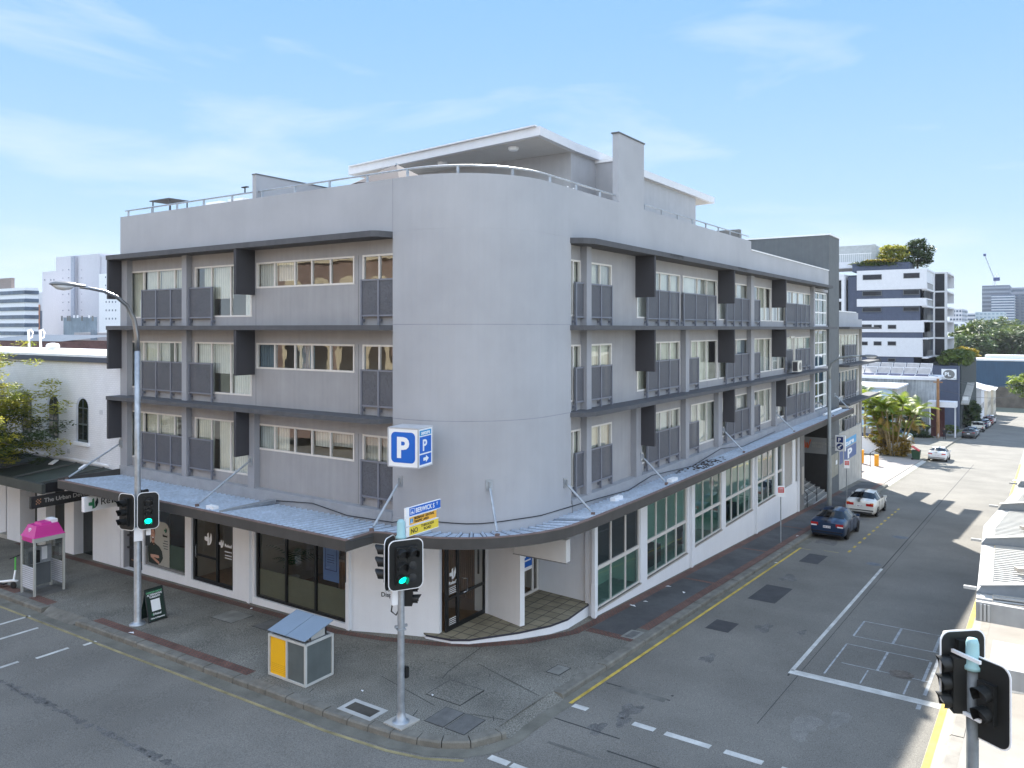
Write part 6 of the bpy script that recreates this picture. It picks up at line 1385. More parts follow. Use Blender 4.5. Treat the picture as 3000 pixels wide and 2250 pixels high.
# roof items of the neighbour: two white hooked pipes and a vent
for v, l_ in ((46.9, 'left white hooked pipe on the flat roof behind the tree'), (45.6, 'right white hooked pipe on the flat roof behind the tree')):
    t = empty('roof_pipe', (21, v, 8.4), l_, 'pipe', 'white hooked roof pipes')
    mb = MB(); mb.tube([(21.5, v, 8.3), (21.4, v-.15, 9.50), (21.4, v-.42, 9.54), (21.4, v-.62, 9.35), (21.4, v-.55, 9.12), (21.4, v-.3, 9.06)], [.075, .075, .045, .045, .045, .045], 8); mb.build('pipe', 'whitemetal', t)
    mb = MB(); mb.lathe((21.5, v, 8.3), [(.2, 0), (.14, .2)], 10); mb.build('collar', 'whitemetal', t)
t = empty('roof_ventilator', (21.5, 44.3, 8.4), 'white round ventilator on the flat roof, right of the hooked pipes', 'vent')
mb = MB(); mb.lathe((21.5, 44.3, 8.4), [(.27, 0), (.27, .14), (.2, .15)], 16); mb.build('base', 'whitemetal', t); mb = MB(); mb.lathe((21.5, 44.3, 8.57), [(.33, 0), (.33, .10), (.28, .2), (.08, .25)], 16); mb.build('cap', 'whitemetal', t)
# ------------------------------------------------------------------ brick hall across the main street (behind the camera, seen in the glass)
OH = empty('brick_hall', (-16, 12, 0), 'tall brick hall with cream arches across the main street, mirrored in the upper windows', 'brick building')
rb = brickmat('red_brick', (.21, .10, .07), (.17, .08, .06), (.25, .2, .17), .24, .086); cream = mat('cream_stone', (.58, .48, .32), .8, var=.08)
mb = MB(); mb.box(-24, -10, -6, 60, 0, 16); mb.build('wall', rb, OH)
mb = MB(); mb.box(-10, -9.8, -6, 60, 15.2, 16.4); mb.box(-10, -9.85, -6, 60, 10.1, 10.6); mb.box(-10, -9.85, -6, 60, 5.2, 5.9); mb.build('cornice', cream, OH)
for vc in [x*3.4 - 3 for x in range(18)]:
    for zc in (7.6, 12.6):
        mb = MB(); ro, ri_ = 1.35, .85; k = 14
        for i in range(k):
            a0, a1 = math.pi*i/k, math.pi*(i+1)/k; f_ = lambda r_, a: (-9.9, vc + r_*math.cos(a), zc + r_*math.sin(a))
            mb.quad(f_(ri_, a0), f_(ro, a0), f_(ro, a1), f_(ri_, a1))
        mb.box(-10, -9.9, vc-ro, vc-ri_, zc-1.6, zc); mb.box(-10, -9.9, vc+ri_, vc+ro, zc-1.6, zc); a_ = mb.build('arch', cream, OH)
        mb = MB(); mb.quad(*([(-9.95, vc + ri_*math.cos(math.pi*i/k), zc + ri_*math.sin(math.pi*i/k)) for i in range(k+1)] + [(-9.95, vc-ri_, zc-1.6), (-9.95, vc+ri_, zc-1.6)])); mb.build('pane', 'ink', a_)
# ------------------------------------------------------------------ awning of the building on the right
RA = empty('street_awning', (30, -.5, 3), 'sunlit white ribbed awning with steel cross beams at the right edge', 'awning')
wm = mat('awning_white', (.42, .42, .40), .5, var=.05); wdk = ribmat('awning_slats', (.46, .45, .42), .17, 'X', rough=.5, metal=.1, depth=1.0, dirt=.15, dark=.22)




EDG = [(18.9, 1.25), (22.4, 1.42), (30.6, 1.73), (38.7, 1.0), (46, .4)]
mb = MB(); mb.ribbon(EDG[1:], .34, 2.90, 3.02); mb.build('edge_capping', wm, RA)
mb = MB(); inn_ = offset(EDG[1:], .35)
poly = inn_ + [(46, -2.2), (22.4, -2.2)]
mb.prism(poly[::-1], lambda x, y: 2.96 + max(0, -y + 1)*.05, lambda x, y: 2.985 + max(0, -y + 1)*.05); mb.build('roof_sheet', wdk, RA)
mb = MB()
import itertools
u = 22.6
while u < 45.5:
    v1 = 1.42 + (u-22.4)*.0378 if u < 30.6 else 1.73 - (u-30.6)*.09
    mb.obox((u, (v1-.35-2.2)/2, 3.04 + .06), (1, 0, 0), (0, 1, -.045), (0, 0, 1), .035, (v1-.35+2.2)/2, .02); u += .20
mb.build('roof_rib', wm, RA)
stl = mat('awning_steel', (.20, .23, .26), .5, metal=.2, var=.15)
for u, v1 in ((22.85, 1.44), (28.1, 1.64), (33.8, 1.45), (39.2, 1.0)):
    mb = MB(); mb.v += [(u-.05, v1, 3.03), (u-.05, -2.2, 3.05), (u-.05, -2.2, 3.85), (u-.05, v1-.12, 3.22), (u+.05, v1, 3.03), (u+.05, -2.2, 3.05), (u+.05, -2.2, 3.85), (u+.05, v1-.12, 3.22)]
    mb.f += [(0, 1, 2, 3), (7, 6, 5, 4), (0, 4, 5, 1), (1, 5, 6, 2), (2, 6, 7, 3), (3, 7, 4, 0)]; b_ = mb.build('cross_beam', stl, RA)
    mb = MB(); mb.box(u-.12, u+.12, -2.2, v1-.05, 3.86 - .62, 3.87-.62) if 0 else mb.obox((u, (v1-2.3)/2, 3.56), (1, 0, 0), Vector((0, 3.6, -.66)).normalized(), Vector((0, .66, 3.6)).normalized(), .10, 1.85, .012); mb.box(u-.05, u+.05, v1, v1+.28, 3.08, 3.15); mb.build('beam_flange', wm, b_)
mb = MB(); mb.box(22.2, 22.39, -2.2, 1.42, 2.52, 2.98); mb.build('end_fascia', mat('grey_fascia', (.33, .33, .32), .7, var=.1, streak=.1), RA)
mb = MB()
for k in range(3): mb.box(22.15, 22.2, 1.12+.08*k, 1.17+.08*k, 2.55, 2.95)
mb.build('vent_slats', wm, RA)
for u in (24.9, 30.2, 35.6):
    t = empty('floodlight', (u, .2, 3.1), {24.9: 'nearest small floodlight on the white ribbed awning', 30.2: 'middle small floodlight on the white ribbed awning', 35.6: 'farthest small floodlight on the white ribbed awning'}[u], 'floodlight', 'floodlights on the white awning')
    mb = MB(); mb.obox((u, .55, 3.22), (.9, .4, 0), (-.4, .9, 0), (0, 0, 1), .10, .13, .05); mb.build('lamp_body', 'louvre', t); mb = MB(); mb.tube([(u, .5, 3.2), (u, .1, 3.15), (u, -.4, 3.12)], .025, 6); mb.build('arm', 'midgrey', t)
    t = empty('white_chair', (u + .5, -.35, 3.05), {24.9: 'nearest white slatted panel on posts above the ribbed awning', 30.2: 'middle white slatted panel on posts above the ribbed awning', 35.6: 'farthest white slatted panel on posts above the ribbed awning'}[u], 'slatted screen', 'white slatted screens on the awning'); t.name = 'slatted_screen'
    mb = MB(); a = u + .9
    mb.box(a-.03, a+.03, -.75, -.1, 3.9, 4.0); mb.box(a-.03, a+.03, -.75, -.1, 3.3, 3.38)
    for k in range(6): mb.box(a-.02, a+.02, -.73+.12*k, -.66+.12*k, 3.38, 3.9)
    mb.build('panel', 'signw', t)
    for k in (-.7, -.15): mb = MB(); mb.box(a-.025, a+.025, k-.025, k+.025, 3.0, 3.3); mb.build('leg', 'signw', t)
# near piece of awning at the frame edge
RB = empty('street_awning', (19, -1, 2.8), 'small grey edged awning end right of the right-hand traffic signal', 'awning')
mb = MB(); mb.box(18.15, 19.6, -6, .85, 2.93, 3.0); mb.build('roof_sheet', wm, RB)
mb = MB(); mb.box(18.05, 18.15, -6, .9, 2.62, 3.0); mb.box(18.15, 19.6, .85, .93, 2.62, 3.0); mb.build('fascia', MATS['grey_fascia'], RB)
SB = empty('shop_building', (30, -8, 0), 'cream rendered shop building behind the white ribbed awning', 'building')
cr_ = mat('cream_render', (.5, .46, .38), .9, var=.06)
mb = MB(); mb.box(22.4, 62, -14, -2.2, -4, 7.5); mb.build('wall', cr_, SB)
for i in range(6):
    mb = MB(); mb.box(24+5.5*i, 25.6+5.5*i, -2.2, -2.17, 4.6, 6.2); f_ = mb.build('window', 'alu', SB); mb = MB(); mb.box(24.1+5.5*i, 25.5+5.5*i, -2.168, -2.16, 4.7, 6.1); mb.build('pane', 'ink', f_)
# barrier kerb things on the right footpath
mb = MB(); mb.lathe((26.3, .9, -.4), [(.5, 0), (.5, .02)], 16); 
t = tag(disc('utility_cover', 26.3, .75, .35, castm, .006, 'dark oval cover in the sunlit footpath below the grey awning fascia', 'utility cover'), None, None)
# ------------------------------------------------------------------ far buildings
def rv(x, U_): t = (x-1500)/2320; Z = U_/(.82905+.55927*t); return Z*(.55927-.82905*t), Z
def vz(x, y, U_): v, Z = rv(x, U_); return v, 9.6 - (y-962)*Z/2320
def pv_(x, y, V_): t = (x-1500)/2320; Z = V_/(.55927-.82905*t); return Z*(.82905+.55927*t), 9.6 - (y-962)*Z/2320
navy = mat('navy_cladding', (.065, .08, .125), .7, var=.08, streak=.06); wcl = mat('white_cladding', (.62, .63, .66), .7, var=.04)
dkg = mat('far_dark_glass', (.015, .017, .024), .3, var=.4, scale=.8, spec=.25)
bm = {}
# apartment block with white and navy bands
AP = empty('apartment_block', (157, 23, -8), 'white and navy banded apartment block with roof garden, right of the tower', 'apartment block')
ap = lambda mb, n, m, p=None: mb.build(n, m, p or AP)
vR, vL = 17.5, 36
levels = [(20.2, 16.6, 1, 17.5), (16.6, 15.0, 0, 18.6), (15.0, 13.6, 1, 17.6), (13.6, 11.0, 0, 18.6), (11.0, 8.9, 1, 18.0), (8.9, 7.9, 0, 18.2), (7.9, 4.5, 1, 18.2), (4.5, -8, 0, 19.6)]
for i, (zt, zb_, w_, v0) in enumerate(levels):
    mb = MB(); mb.box(157 - (.15 if w_ else 0) + i*.001, 168, v0, 29, zb_, zt); ap(mb, 'facade_band', wcl if w_ else navy)
mb = MB(); mb.box(168, 196, 18.2, 40, -9, 20.1); mb.box(157.3, 168, 29, 30.6, -9, 19.2); ap(mb, 'core', navy)
for z in (20.0, 16.5, 13.5, 10.9, 7.8, 4.4):
    mb = MB(); mb.prism([(157.2, 17.4), (168, 17.4), (168, 15.2), (180, 15.2), (180, 18.3), (168.1, 18.3), (157.2, 18.3)], z - .15, z + .15); ap(mb, 'balcony_slab', wcl)
for zt, zb_ in ((19.85, 16.65), (16.35, 13.65), (13.35, 11.05), (10.7, 7.95), (7.6, 4.6)):
    mb = MB(); mb.box(168.0, 168.15, 15.5, 17.3, zb_, zt); mb.box(158, 167, 18.0, 18.19, zb_, zt); ap(mb, 'balcony_glazing', dkg)
    for q in ((167.9, 168.05, 15.3, 15.75, zb_, zt), (166.4, 168, 17.35, 17.5, zb_, zt), (179.7, 180, 15.2, 18.2, zb_+.9, zt+.1)): mb = MB(); mb.box(*q); ap(mb, 'balcony_wall', wcl)
    mb = MB()
    for k in range(12): mb.box(158 + k*.7, 158.04 + k*.7, 17.45, 17.49, zb_, zb_+1.0)
    mb.box(157.3, 166, 17.44, 17.5, zb_+1.0, zb_+1.05); ap(mb, 'balcony_rail', 'midgrey')
for x0, x1, y0, y1 in ((2529.7, 2582, 807, 817.5), (2649, 2693, 802, 813), (2528.5, 2581.5, 855, 865), (2648, 2693, 850.5, 861.5), (2528, 2581, 902.5, 912), (2647.5, 2692, 900.5, 910), (2526, 2553, 952, 958), (2562, 2582, 953, 962), (2603, 2624.5, 953, 962), (2526, 2541, 1002, 1010), (2561.5, 2581.5, 1001.5, 1010.5), (2602.5, 2624, 1001.5, 1010.5), (2562, 2580, 1050, 1058), (2603, 2622, 1050.5, 1058)):
    a = vz(x0, y0, 157); b = vz(x1, y1, 157)
    mb = MB(); mb.box(156.8, 156.9, b[0]-.1, a[0]+.1, b[1]-.1, a[1]+.1); f_ = ap(mb, 'window', 'darkgrey'); mb = MB(); mb.box(156.77, 156.8, b[0], a[0], b[1], a[1]); mb.build('pane', dkg, f_)
# left white framed wing
for zt, zb_ in ((19.5, 12.6), (12.5, 8)):
    pass
mb = MB(); mb.box(156, 160, 31.0, 34.6, 18.6, 19.6); mb.box(156, 160, 31.0, 31.5, 9, 18.6); mb.box(156, 160, 31.5, 34.6, 14.6, 15.1); mb.box(156, 160, 31.5, 34.6, 11.4, 11.9); ap(mb, 'white_frame', wcl)
mb = MB(); mb.box(158, 159.5, 30.6, 36, -8, 18.6); ap(mb, 'glazing', dkg)
mb = MB(); mb.box(158, 166, 20.5, 30, 20.1, 21.6); ap(mb, 'roof_planter', navy)
mb = MB(); mb.box(160, 170, 27.0, 38, 21.0, 22.2); ap(mb, 'roof_terrace', wcl)
mb = MB()
for k in range(24): mb.box(159.9, 159.95, 27.2+k*.35, 27.25+k*.35, 22.2, 23.6)
mb.box(159.88, 159.96, 27, 36, 23.6, 23.7); ap(mb, 'terrace_rail', 'whitemetal')
mb = MB(); mb.quad((163, 34, 22), (163, 28.5, 22), (163, 26.5, 22.2), (163, 26.8, 25.6), (163, 29, 25.4), (163, 31, 23.9), (163, 34, 23.6)); mb.box(163.1, 170, 26.5, 36, 22, 23.5); mb.prism([(163.05, 27), (163.05, 36), (169, 36), (169, 27)], 23.5, 25.5); ap(mb, 'roof_house', mat('roof_house_grey', (.4, .42, .42), .8))
# warehouse with solar panels and the concrete wall
WH = empty('warehouse', (135, 20, -7), 'concrete warehouse with rows of solar panels, behind the palm', 'warehouse')
cw = mat('weathered_concrete', (.34, .37, .39), .9, var=.3, scale=.5, streak=.35)
mb = MB(); mb.box(135, 141, 14.0, 32, -8, 1.75); mb.build('wall', cw, WH)
mb = MB(); mb.box(134.6, 141.6, 13.3, 33, 1.75, 2.25); mb.build('roof', wcl, WH)
pnl = mat('solar_back', (.42, .38, .35), .6, var=.15, scale=1.5); pnf = mat('solar_face', (.02, .03, .10), .15, var=.2, spec=.8)
for r_, (u0, z0, hh_) in enumerate(((135.2, 2.3, .25), (136.9, 2.35, 1.1), (139.3, 2.9, 1.15))):
    for k in range(9):
        v0 = 14.8 + k*1.9; mb = MB(); mb.v += [(u0, v0, z0), (u0, v0+1.8, z0), (u0+1.6, v0+1.8, z0+hh_), (u0+1.6, v0, z0+hh_)]; mb.f += [(0, 1, 2, 3)]; p_ = mb.build('solar_panel', pnl if r_ else pnf, WH)
        mb = MB(); mb.tube([(u0+1.5, v0+.1, 2.2), (u0-.05, v0+.05, z0+.05), (u0+1.55, v0+.05, z0+hh_-.03), (u0+1.55, v0+1.75, z0+hh_-.03)], .05, 5); mb.build('panel_strut', 'whitemetal', p_)
# mural building and dark fence, white garden wall
MU = empty('mural_building', (124, 20, -5), 'low building with a pale blue lettered mural behind the palm clump', 'building')
mb = MB(); mb.box(124, 134, 17.6, 32, -6, 1.0); mb.build('wall', 'conc', MU)
mur = mat('mural', (.42, .55, .68), .8, var=.25, scale=.35)
mb = MB(); mb.box(123.95, 124, 18.2, 23.2, -4.8, .9); m_ = mb.build('mural_panel', mur, MU)
text('cipe', (123.9, 22.6, -2.2), LX, UZ, 2.6, mat('mural_ink', (.01, .015, .04), .7, var=0), m_, bold=.03); text('38', (123.9, 21.9, -3.8), LX, UZ, .7, MATS['mural_ink'], m_, bold=.02)
mb = MB(); mb.quad((123.94, 20.4, -4.8), (123.94, 18.3, -4.8), (123.94, 18.3, -3.2), (123.94, 19.6, -3.4)); mb.build('mural_patch', mat('mural_turquoise', (.05, .40, .47), .8, var=.2), m_)
mb = MB(); mb.prism([(123.5, 17.4), (134, 17.4), (134, 33), (123.5, 33)], 1.0, lambda x, y: 1.25 + (25-y)*.0); mb.build('roof', wcl, MU)
FN_ = MB(); FN_.box(108, 108.15, 15.5, 30, -6, -3.6); tag(FN_.build('dark_fence', navy), 'dark fence below the mural, behind the white garden wall', 'fence')
gw = MB(); gw.box(96.2, 96.45, 13.25, 30, -5, -2.62); tag(gw.build('garden_wall', 'white'), 'low white rendered wall running back beside the palm clump', 'wall')
gw = MB(); gw.box(97, 104, 13.2, 13.35, -5.5, -3.1); tag(gw.build('slatted_fence', ribmat('fence_slats', (.40, .38, .34), .18, 'Z', rough=.8, metal=0, dark=.6)), 'short pale slatted fence right of the palm clump', 'fence')
# timber power pole with a little roofed box
PP = empty('power_pole', (131.6, 13.2, -6.5), 'brown timber power pole in front of the concrete warehouse', 'power pole')
wood = mat('pole_wood', (.28, .15, .07), .85, var=.2, streak=.2)
mb = MB(); mb.lathe((131.6, 13.2, -6.7), [(.26, 0), (.22, 5), (.19, 8.9)], 10); mb.build('pole', wood, PP)
mb = MB(); mb.box(131.5, 131.7, 12.6, 13.8, 1.6, 1.75); mb.build('crossarm', wood, PP)
BS = empty('bus_shelter', (133, 12.3, -6.5), 'small white roofed gate shelter beside the timber power pole', 'shelter')
mb = MB(); mb.box(131.9, 134.5, 10.9, 14.6, -2.0, -1.2); mb.build('roof', wcl, BS); mb = MB(); mb.box(132, 132.2, 14.2, 14.4, -6.9, -2); mb.box(134.2, 134.4, 11.1, 11.3, -6.9, -2); mb.build('post', wcl, BS)
mb = MB(); mb.box(134.6, 134.8, 12.6, 14.5, -6.9, -2.1); mb.build('back_wall', mat('maroon', (.07, .02, .02), .8), BS)
# PL wall and dark timber clad building
PLB = empty('office_building', (160, 15, -8), 'dark clad building with round PL sign and a planted roof edge', 'building')
a, b = vz(2757, 1065, 158)[0], vz(2802, 1065, 158)[0]
mb = MB(); mb.box(157.0, 160, 12.6, 17.3, -9, 3.0); mb.build('wall', navy, PLB)
tc_ = ribmat('timber_cladding', (.045, .055, .055), .5, 'X', rough=.9, metal=0, dark=.5)
mb = MB(); mb.box(160, 196, 12.4, 17.3, -11, 3.4); mb.build('timber_wall', tc_, PLB)
mb = MB(); mb.box(156.9, 157, 12.9, 15.2, .7, 2.5); sb = mb.build('sign_board', 'signw', PLB)
mb = MB(); mb.quad(*[(156.86, 14.05 + .9*math.cos(2*math.pi*i/24), 1.6 + .78*math.sin(2*math.pi*i/24)) for i in range(24)]); mb.build('sign_disc', 'midgrey', sb)
text('PL', (156.84, 14.72, 1.28), LX, UZ, .95, 'signw', sb, bold=.03)
mb = MB(); mb.obox((166, 11.8, -2.2), Vector((9, 0, 1.9)).normalized(), (0, 1, 0), Vector((-1.9, 0, 9)).normalized(), 7, .6, .12); mb.build('entrance_awning', 'conc', PLB)
mb = MB(); mb.box(161, 161.1, 11.4, 12.3, -3.4, -2.5); mb.build('small_sign', 'signw', PLB)
# terrace houses further down on the left, and across the end of the street
def house(label, u0, u1, v0, v1, zb_, zt, m, roofm_, name='terrace_house', rise=1.2):
    t = empty(name, (u0, v0, zb_), label, 'house')
    mb = MB(); mb.box(u0, u1, v0, v1, zb_, zt); mb.build('wall', m, t)
    mb = MB(); mb.quad((u0-.4, v0-.5, zt), (u1+.4, v0-.5, zt), (u1+.4, (v0+v1)/2, zt+rise), (u0-.4, (v0+v1)/2, zt+rise)); mb.quad((u0-.4, v1+.4, zt), (u1+.4, v1+.4, zt), (u1+.4, (v0+v1)/2, zt+rise), (u0-.4, (v0+v1)/2, zt+rise)); mb.quad((u0-.4, v0-.5, zt), (u0-.4, (v0+v1)/2, zt+rise), (u0-.4, v1+.4, zt)); mb.build('roof', roofm_, t)
    n_ = max(1, int((v1-v0)/3))
    for i in range(n_):
        for zz in [z for z in (zb_+1.2, zb_+4.4) if z + 1.6 < zt]:
            mb = MB(); mb.box(u0-.06, u0, v0+.8+3*i, v0+2.0+3*i, zz, zz+1.5); f_ = mb.build('window', 'alu', t); mb = MB(); mb.box(u0-.09, u0-.06, v0+.9+3*i, v0+1.9+3*i, zz+.1, zz+1.4); mb.build('pane', dkg, f_)
    for i in range(max(1, int((u1-u0)/4))):
        for zz in [z for z in (zb_+1.2, zb_+4.4) if z + 1.6 < zt]:
            mb = MB(); mb.box(u0+1+4*i, u0+2.4+4*i, v0-.06, v0, zz, zz+1.5); f_ = mb.build('window', 'alu', t); mb = MB(); mb.box(u0+1.1+4*i, u0+2.3+4*i, v0-.09, v0-.06, zz+.1, zz+1.4); mb.build('pane', dkg, f_)
    return t
crm = mat('cream_wall', (.52, .48, .40), .9, var=.06)
house('narrow white two storey house with a veranda beyond the dark clad building', 198, 208, 11.6, 18, -12.5, -3.6, wcl, wcl)
house('cream house with a pale roof at the end of the kerb row', 212, 226, 11.2, 18, -13.2, -4.8, crm, wcl)
house('last cream block before the retaining wall at the street end', 228, 240, 10.8, 17, -14, -5.6, crm, wcl, rise=.6)
EB = empty('end_building', (285, 0, -14), 'long dark blue blank building closing the far end of the side street', 'building')
mb = MB(); mb.box(285, 300, -60, 24, -8.6, -.4); mb.build('wall', mat('far_blue_wall', (.035, .075, .13), .85, var=.15, scale=.15, streak=.2), EB)
mb = MB(); mb.box(284.8, 301, -60, 24.2, -.4, .1); mb.box(290, 299, 4, 16, .1, 1.2); mb.box(290, 299, -22, -5, .1, 1.2); mb.build('roof', wcl, EB)
rw_ = MB(); rw_.box(284.5, 286, -60, 30, -15, -8.4); tag(rw_.build('retaining_wall', mat('brown_stone', (.13, .11, .09), .95, var=.35, scale=.4)), 'brown stone retaining wall under the long dark blue building', 'wall')
# side street left: far driveway, boom gate
BG = empty('boom_gate', (83.4, 13.7, -3.75), 'orange boom gate post with a raised black arm in the sunlit driveway', 'boom gate')
org_ = mat('boom_orange', (.75, .33, .02), .5, var=.04)
zb_ = zg(83.4, 13.7)
mb = MB(); mb.box(83.15, 83.6, 13.45, 13.8, zb_, zb_+1.1); mb.build('post', org_, BG); mb = MB(); mb.box(84.4, 84.8, 15.0, 15.35, zb_, zb_+1.3); mb.build('post', org_, BG)
mb = MB(); mb.tube([(82.2, 14.0, zb_), (82.2, 14.0, zb_+1.4), (82.6, 13.2, zb_+2.0)], .04, 6); mb.build('arm', 'ink', BG)
RL_ = empty('handrail', (88, 18, -4), 'black pipe handrail in front of the low white wall', 'handrail')
mb = MB(); zz = zg(88, 18)
for z in (.45, .9, 1.3): mb.tube([(86, 16, zz+z), (86, 24, zz+z)], .035, 6)
mb.tube([(86, 16, zz), (86, 16, zz+1.3)], .035, 6); mb.build('rail', 'ink', RL_)
# wheelie bins
WB = empty('wheelie_bin', (93.4, 11.6, zg(93.4, 11.6)), 'dark green wheelie bin with a tilted red lid behind the white car in the sun', 'wheelie bin')
zb_ = zg(93.4, 11.6); mb = MB()
frus(mb, (93.2, 93.9, 11.1, 11.75), zb_+.08, (93.1, 94.0, 11.0, 11.85), zb_+1.0); mb.build('body', mat('bin_green', (.015, .05, .025), .5), WB)
mb = MB(); mb.obox((93.55, 11.45, zb_+1.18), Vector((1, 0, 0)), Vector((0, .85, .5)).normalized(), Vector((0, -.5, .85)).normalized(), .46, .45, .03); mb.build('lid', mat('bin_red', (.5, .04, .03), .5), WB)
mb = MB(); mb.lathe((93.1, 11.75, zb_+.12), [(.12, 0), (.12, .1)], 12, (1, 0, 0)); mb.lathe((93.8, 11.75, zb_+.12), [(.12, 0), (.12, .1)], 12, (1, 0, 0)); mb.build('wheel', 'rubber', WB)
# ------------------------------------------------------------------ city skyline
def tower(name, label, x0, x1, yt, U_, depth, m, bands=0, bm_=None, yb=1000, cols=0, cat='tower block'):
    v1, zt = vz(x0, yt, U_); v0, zt2 = vz(x1, yt, U_); zt = max(zt, zt2)
    t = empty(name, (U_, (v0+v1)/2, -15), label, cat)
    mb = MB(); mb.box(U_, U_+depth, v0, v1, -20, zt); mb.build('wall', m, t)
    if bands:
        zb_ = vz(x0, yb, U_)[1]; h = (zt - zb_)/bands
        mb = MB()
        for i in range(bands):
            z1 = zt - h*(i+.35); z0 = z1 - h*.45
            if cols:
                w_ = (v1-v0)/cols
                for j in range(cols): mb.box(U_-.2, U_+.01, v0+w_*(j+.2), v0+w_*(j+.8), z0, z1); mb.box(U_+depth*(j+.2)/cols, U_+depth*(j+.8)/cols, v0-.2, v0+.01, z0, z1)
            else: mb.box(U_-.3, U_+.01, v0-.3, v1-.1, z0, z1); mb.box(U_, U_+depth, v0-.3, v0, z0, z1)
        mb.build('window_bands', bm_ or dkg, t)
    return t
pale = mat('pale_tower', (.50, .51, .56), .8, var=.05); lil = mat('lilac_tower', (.52, .52, .57), .85, var=.05, streak=.05); wht = mat('white_tower', (.74, .75, .78), .8, var=.03)
blug = mat('blue_glass_far', (.08, .12, .19), .3, var=.2, scale=.3); slate = mat('slate_tower', (.13, .15, .19), .7, var=.1, scale=.2)
gl2 = mat('far_window', (.07, .10, .15), .3, var=.4, scale=.3)
# left skyline
T1 = tower('office_block', 'left edge office block with white spandrels and dark ribbon windows', -60, 73, 850, 120, 4, wht, 6, gl2, 985)
mb = MB(); v1, z1 = vz(-50, 820, 122); v0, _ = vz(33, 820, 122); mb.box(122, 123, v0, v1, 12, z1+.0); mb.build('plant_room', mat('brown_louvre', (.26, .21, .19), .8), T1)
T2 = tower('office_block', 'terracotta and glass block between the office block and the pale grey tower', 73, 128, 859, 150, 4, pale, 1, gl2, 1010)
mb = MB(); v1, z1 = vz(96, 893, 149.5); v0, z0 = vz(115, 970, 149.5); mb.box(149.3, 149.7, v0, v1, z0, z1); mb.build('terracotta_panel', mat('terracotta', (.48, .22, .13), .85, var=.08), T2)
mb = MB(); v1, z1 = vz(90, 893, 149.4); v0, z0 = vz(100, 970, 149.4); mb.box(149.0, 149.3, v0, v1, z0, z1); mb.build('stair_glazing', gl2, T2)
T3 = empty('residential_tower', (150, 105, -10), 'tall pale grey windowless tower behind the white brick building', 'tower block')
def tb(x0, x1, yt, U_, dep, m, name='wall'):
    v1, z1 = vz(x0, yt, U_); v0, _ = vz(x1, yt, U_); mb = MB(); mb.box(U_, U_+dep, v0, v1, -10, z1); return mb.build(name, m, T3), (v0, v1, z1)
tb(124, 166, 797, 141, 10, lil); tb(164, 217, 754, 140, 12, lil); tb(217, 292, 750, 141, 12, lil); tb(290, 375, 803, 139.4, 10, wht)
tb(290, 340, 752, 141.5, 8, lil)
mb = MB(); v1, z1 = vz(210, 752, 139.9); v0, _ = vz(219, 752, 139.9); mb.box(139.6, 140, v0, v1, -5, z1+.05); mb.build('shaft_panel', mat('shaft_blue', (.30, .33, .40), .8), T3)
mb = MB()
for i in range(6):
    for x, w_, h_ in ((181, 1.6, 3.4), (198, 4.5, 4.5), (206.5, 1.4, 4), (226.5, 1.6, 4)):
        y = 790 + i*23.7 - (0 if x > 190 else -1); v, z = vz(x, y, 139.5); mb.box(139.7 if x < 217 else 140.8, 141.2, v - w_*.028, v + w_*.028, z - h_*.03, z + h_*.03)
for i in range(3):
    for j in range(4): v, z = vz(309.5 + j*9.3, 884.5 + i*24.5, 139.2); mb.box(139.3, 139.45, v-.22, v+.22, z-.28, z+.28)
for i in range(3): v, z = vz(308, 812 + i*24, 139.2); mb.box(139.3, 139.45, v-.2, v+.2, z-.25, z+.25)
for x in (131, 149, 158): v, z = vz(x, 820, 140.9); mb.box(140.8, 141.1, v-.08, v+.08, z-.28, z+.28)
mb.build('windows', gl2, T3)
T4 = empty('plant_tower', (75, 68, 0), 'blue grey concrete tower topped with phone antennas behind the white brick building', 'tower')
v1, z1 = vz(186, 930, 90); v0, _ = vz(271, 930, 90)
cb2 = mat('blue_concrete', (.21, .26, .31), .9, var=.2, scale=.4, streak=.2)
mb = MB(); mb.box(90, 91, v0, v1, -5, z1); mb.build('wall', cb2, T4)
for i, x in enumerate((182, 199, 205, 241, 272, 228, 262, 218)):
    v, z = vz(x, 930, 89.5); mb = MB(); mb.box(89.3, 89.6, v-.10, v+.10, z-.75 if i < 5 else z-.1, z+.35 if i < 5 else z+.5); mb.build('antenna', 'midgrey' if i < 5 else 'whitemetal', T4)
v1, z1 = vz(217, 974, 86); v0, _ = vz(320, 1, 86); mb = MB(); mb.box(86, 89, v0, vz(217, 974, 86)[0], -5, z1); mb.build('annex', mat('annex_grey', (.36, .35, .36), .8, var=.1), T4)
mb = MB(); a_, za_ = vz(268, 970, 85.8); b_2, _ = vz(282, 970, 85.8); mb.box(85.6, 86, b_2, a_, -5, za_+.3); mb.build('column', cb2, T4)
mb = MB(); a_, za_ = vz(285, 1003, 85.7); b_2, zb2_ = vz(320, 1014, 85.7); mb.box(85.6, 85.9, b_2, a_, zb2_, za_); mb.build('opening', 'ink', T4)
LB = empty('brick_warehouse', (60, 70, 0), 'low dark brick wall with a blue grey roof behind the hooked roof pipes', 'building')
v1, z1 = vz(-60, 996, 70); v0, _ = vz(183, 996, 70); mb = MB(); mb.box(70, 80, v0, v1, 0, z1); mb.build('wall', brickmat('dark_red_brick', (.14, .055, .05), (.11, .045, .04), (.1, .07, .07), .4, .15), LB)
mb = MB(); mb.quad((69.8, v0, z1), (69.8, v1, z1), (80, v1, z1+1.0), (80, v0, z1+1.0)); mb.build('roof', mat('steel_blue_roof', (.05, .07, .10), .5, var=.15), LB)
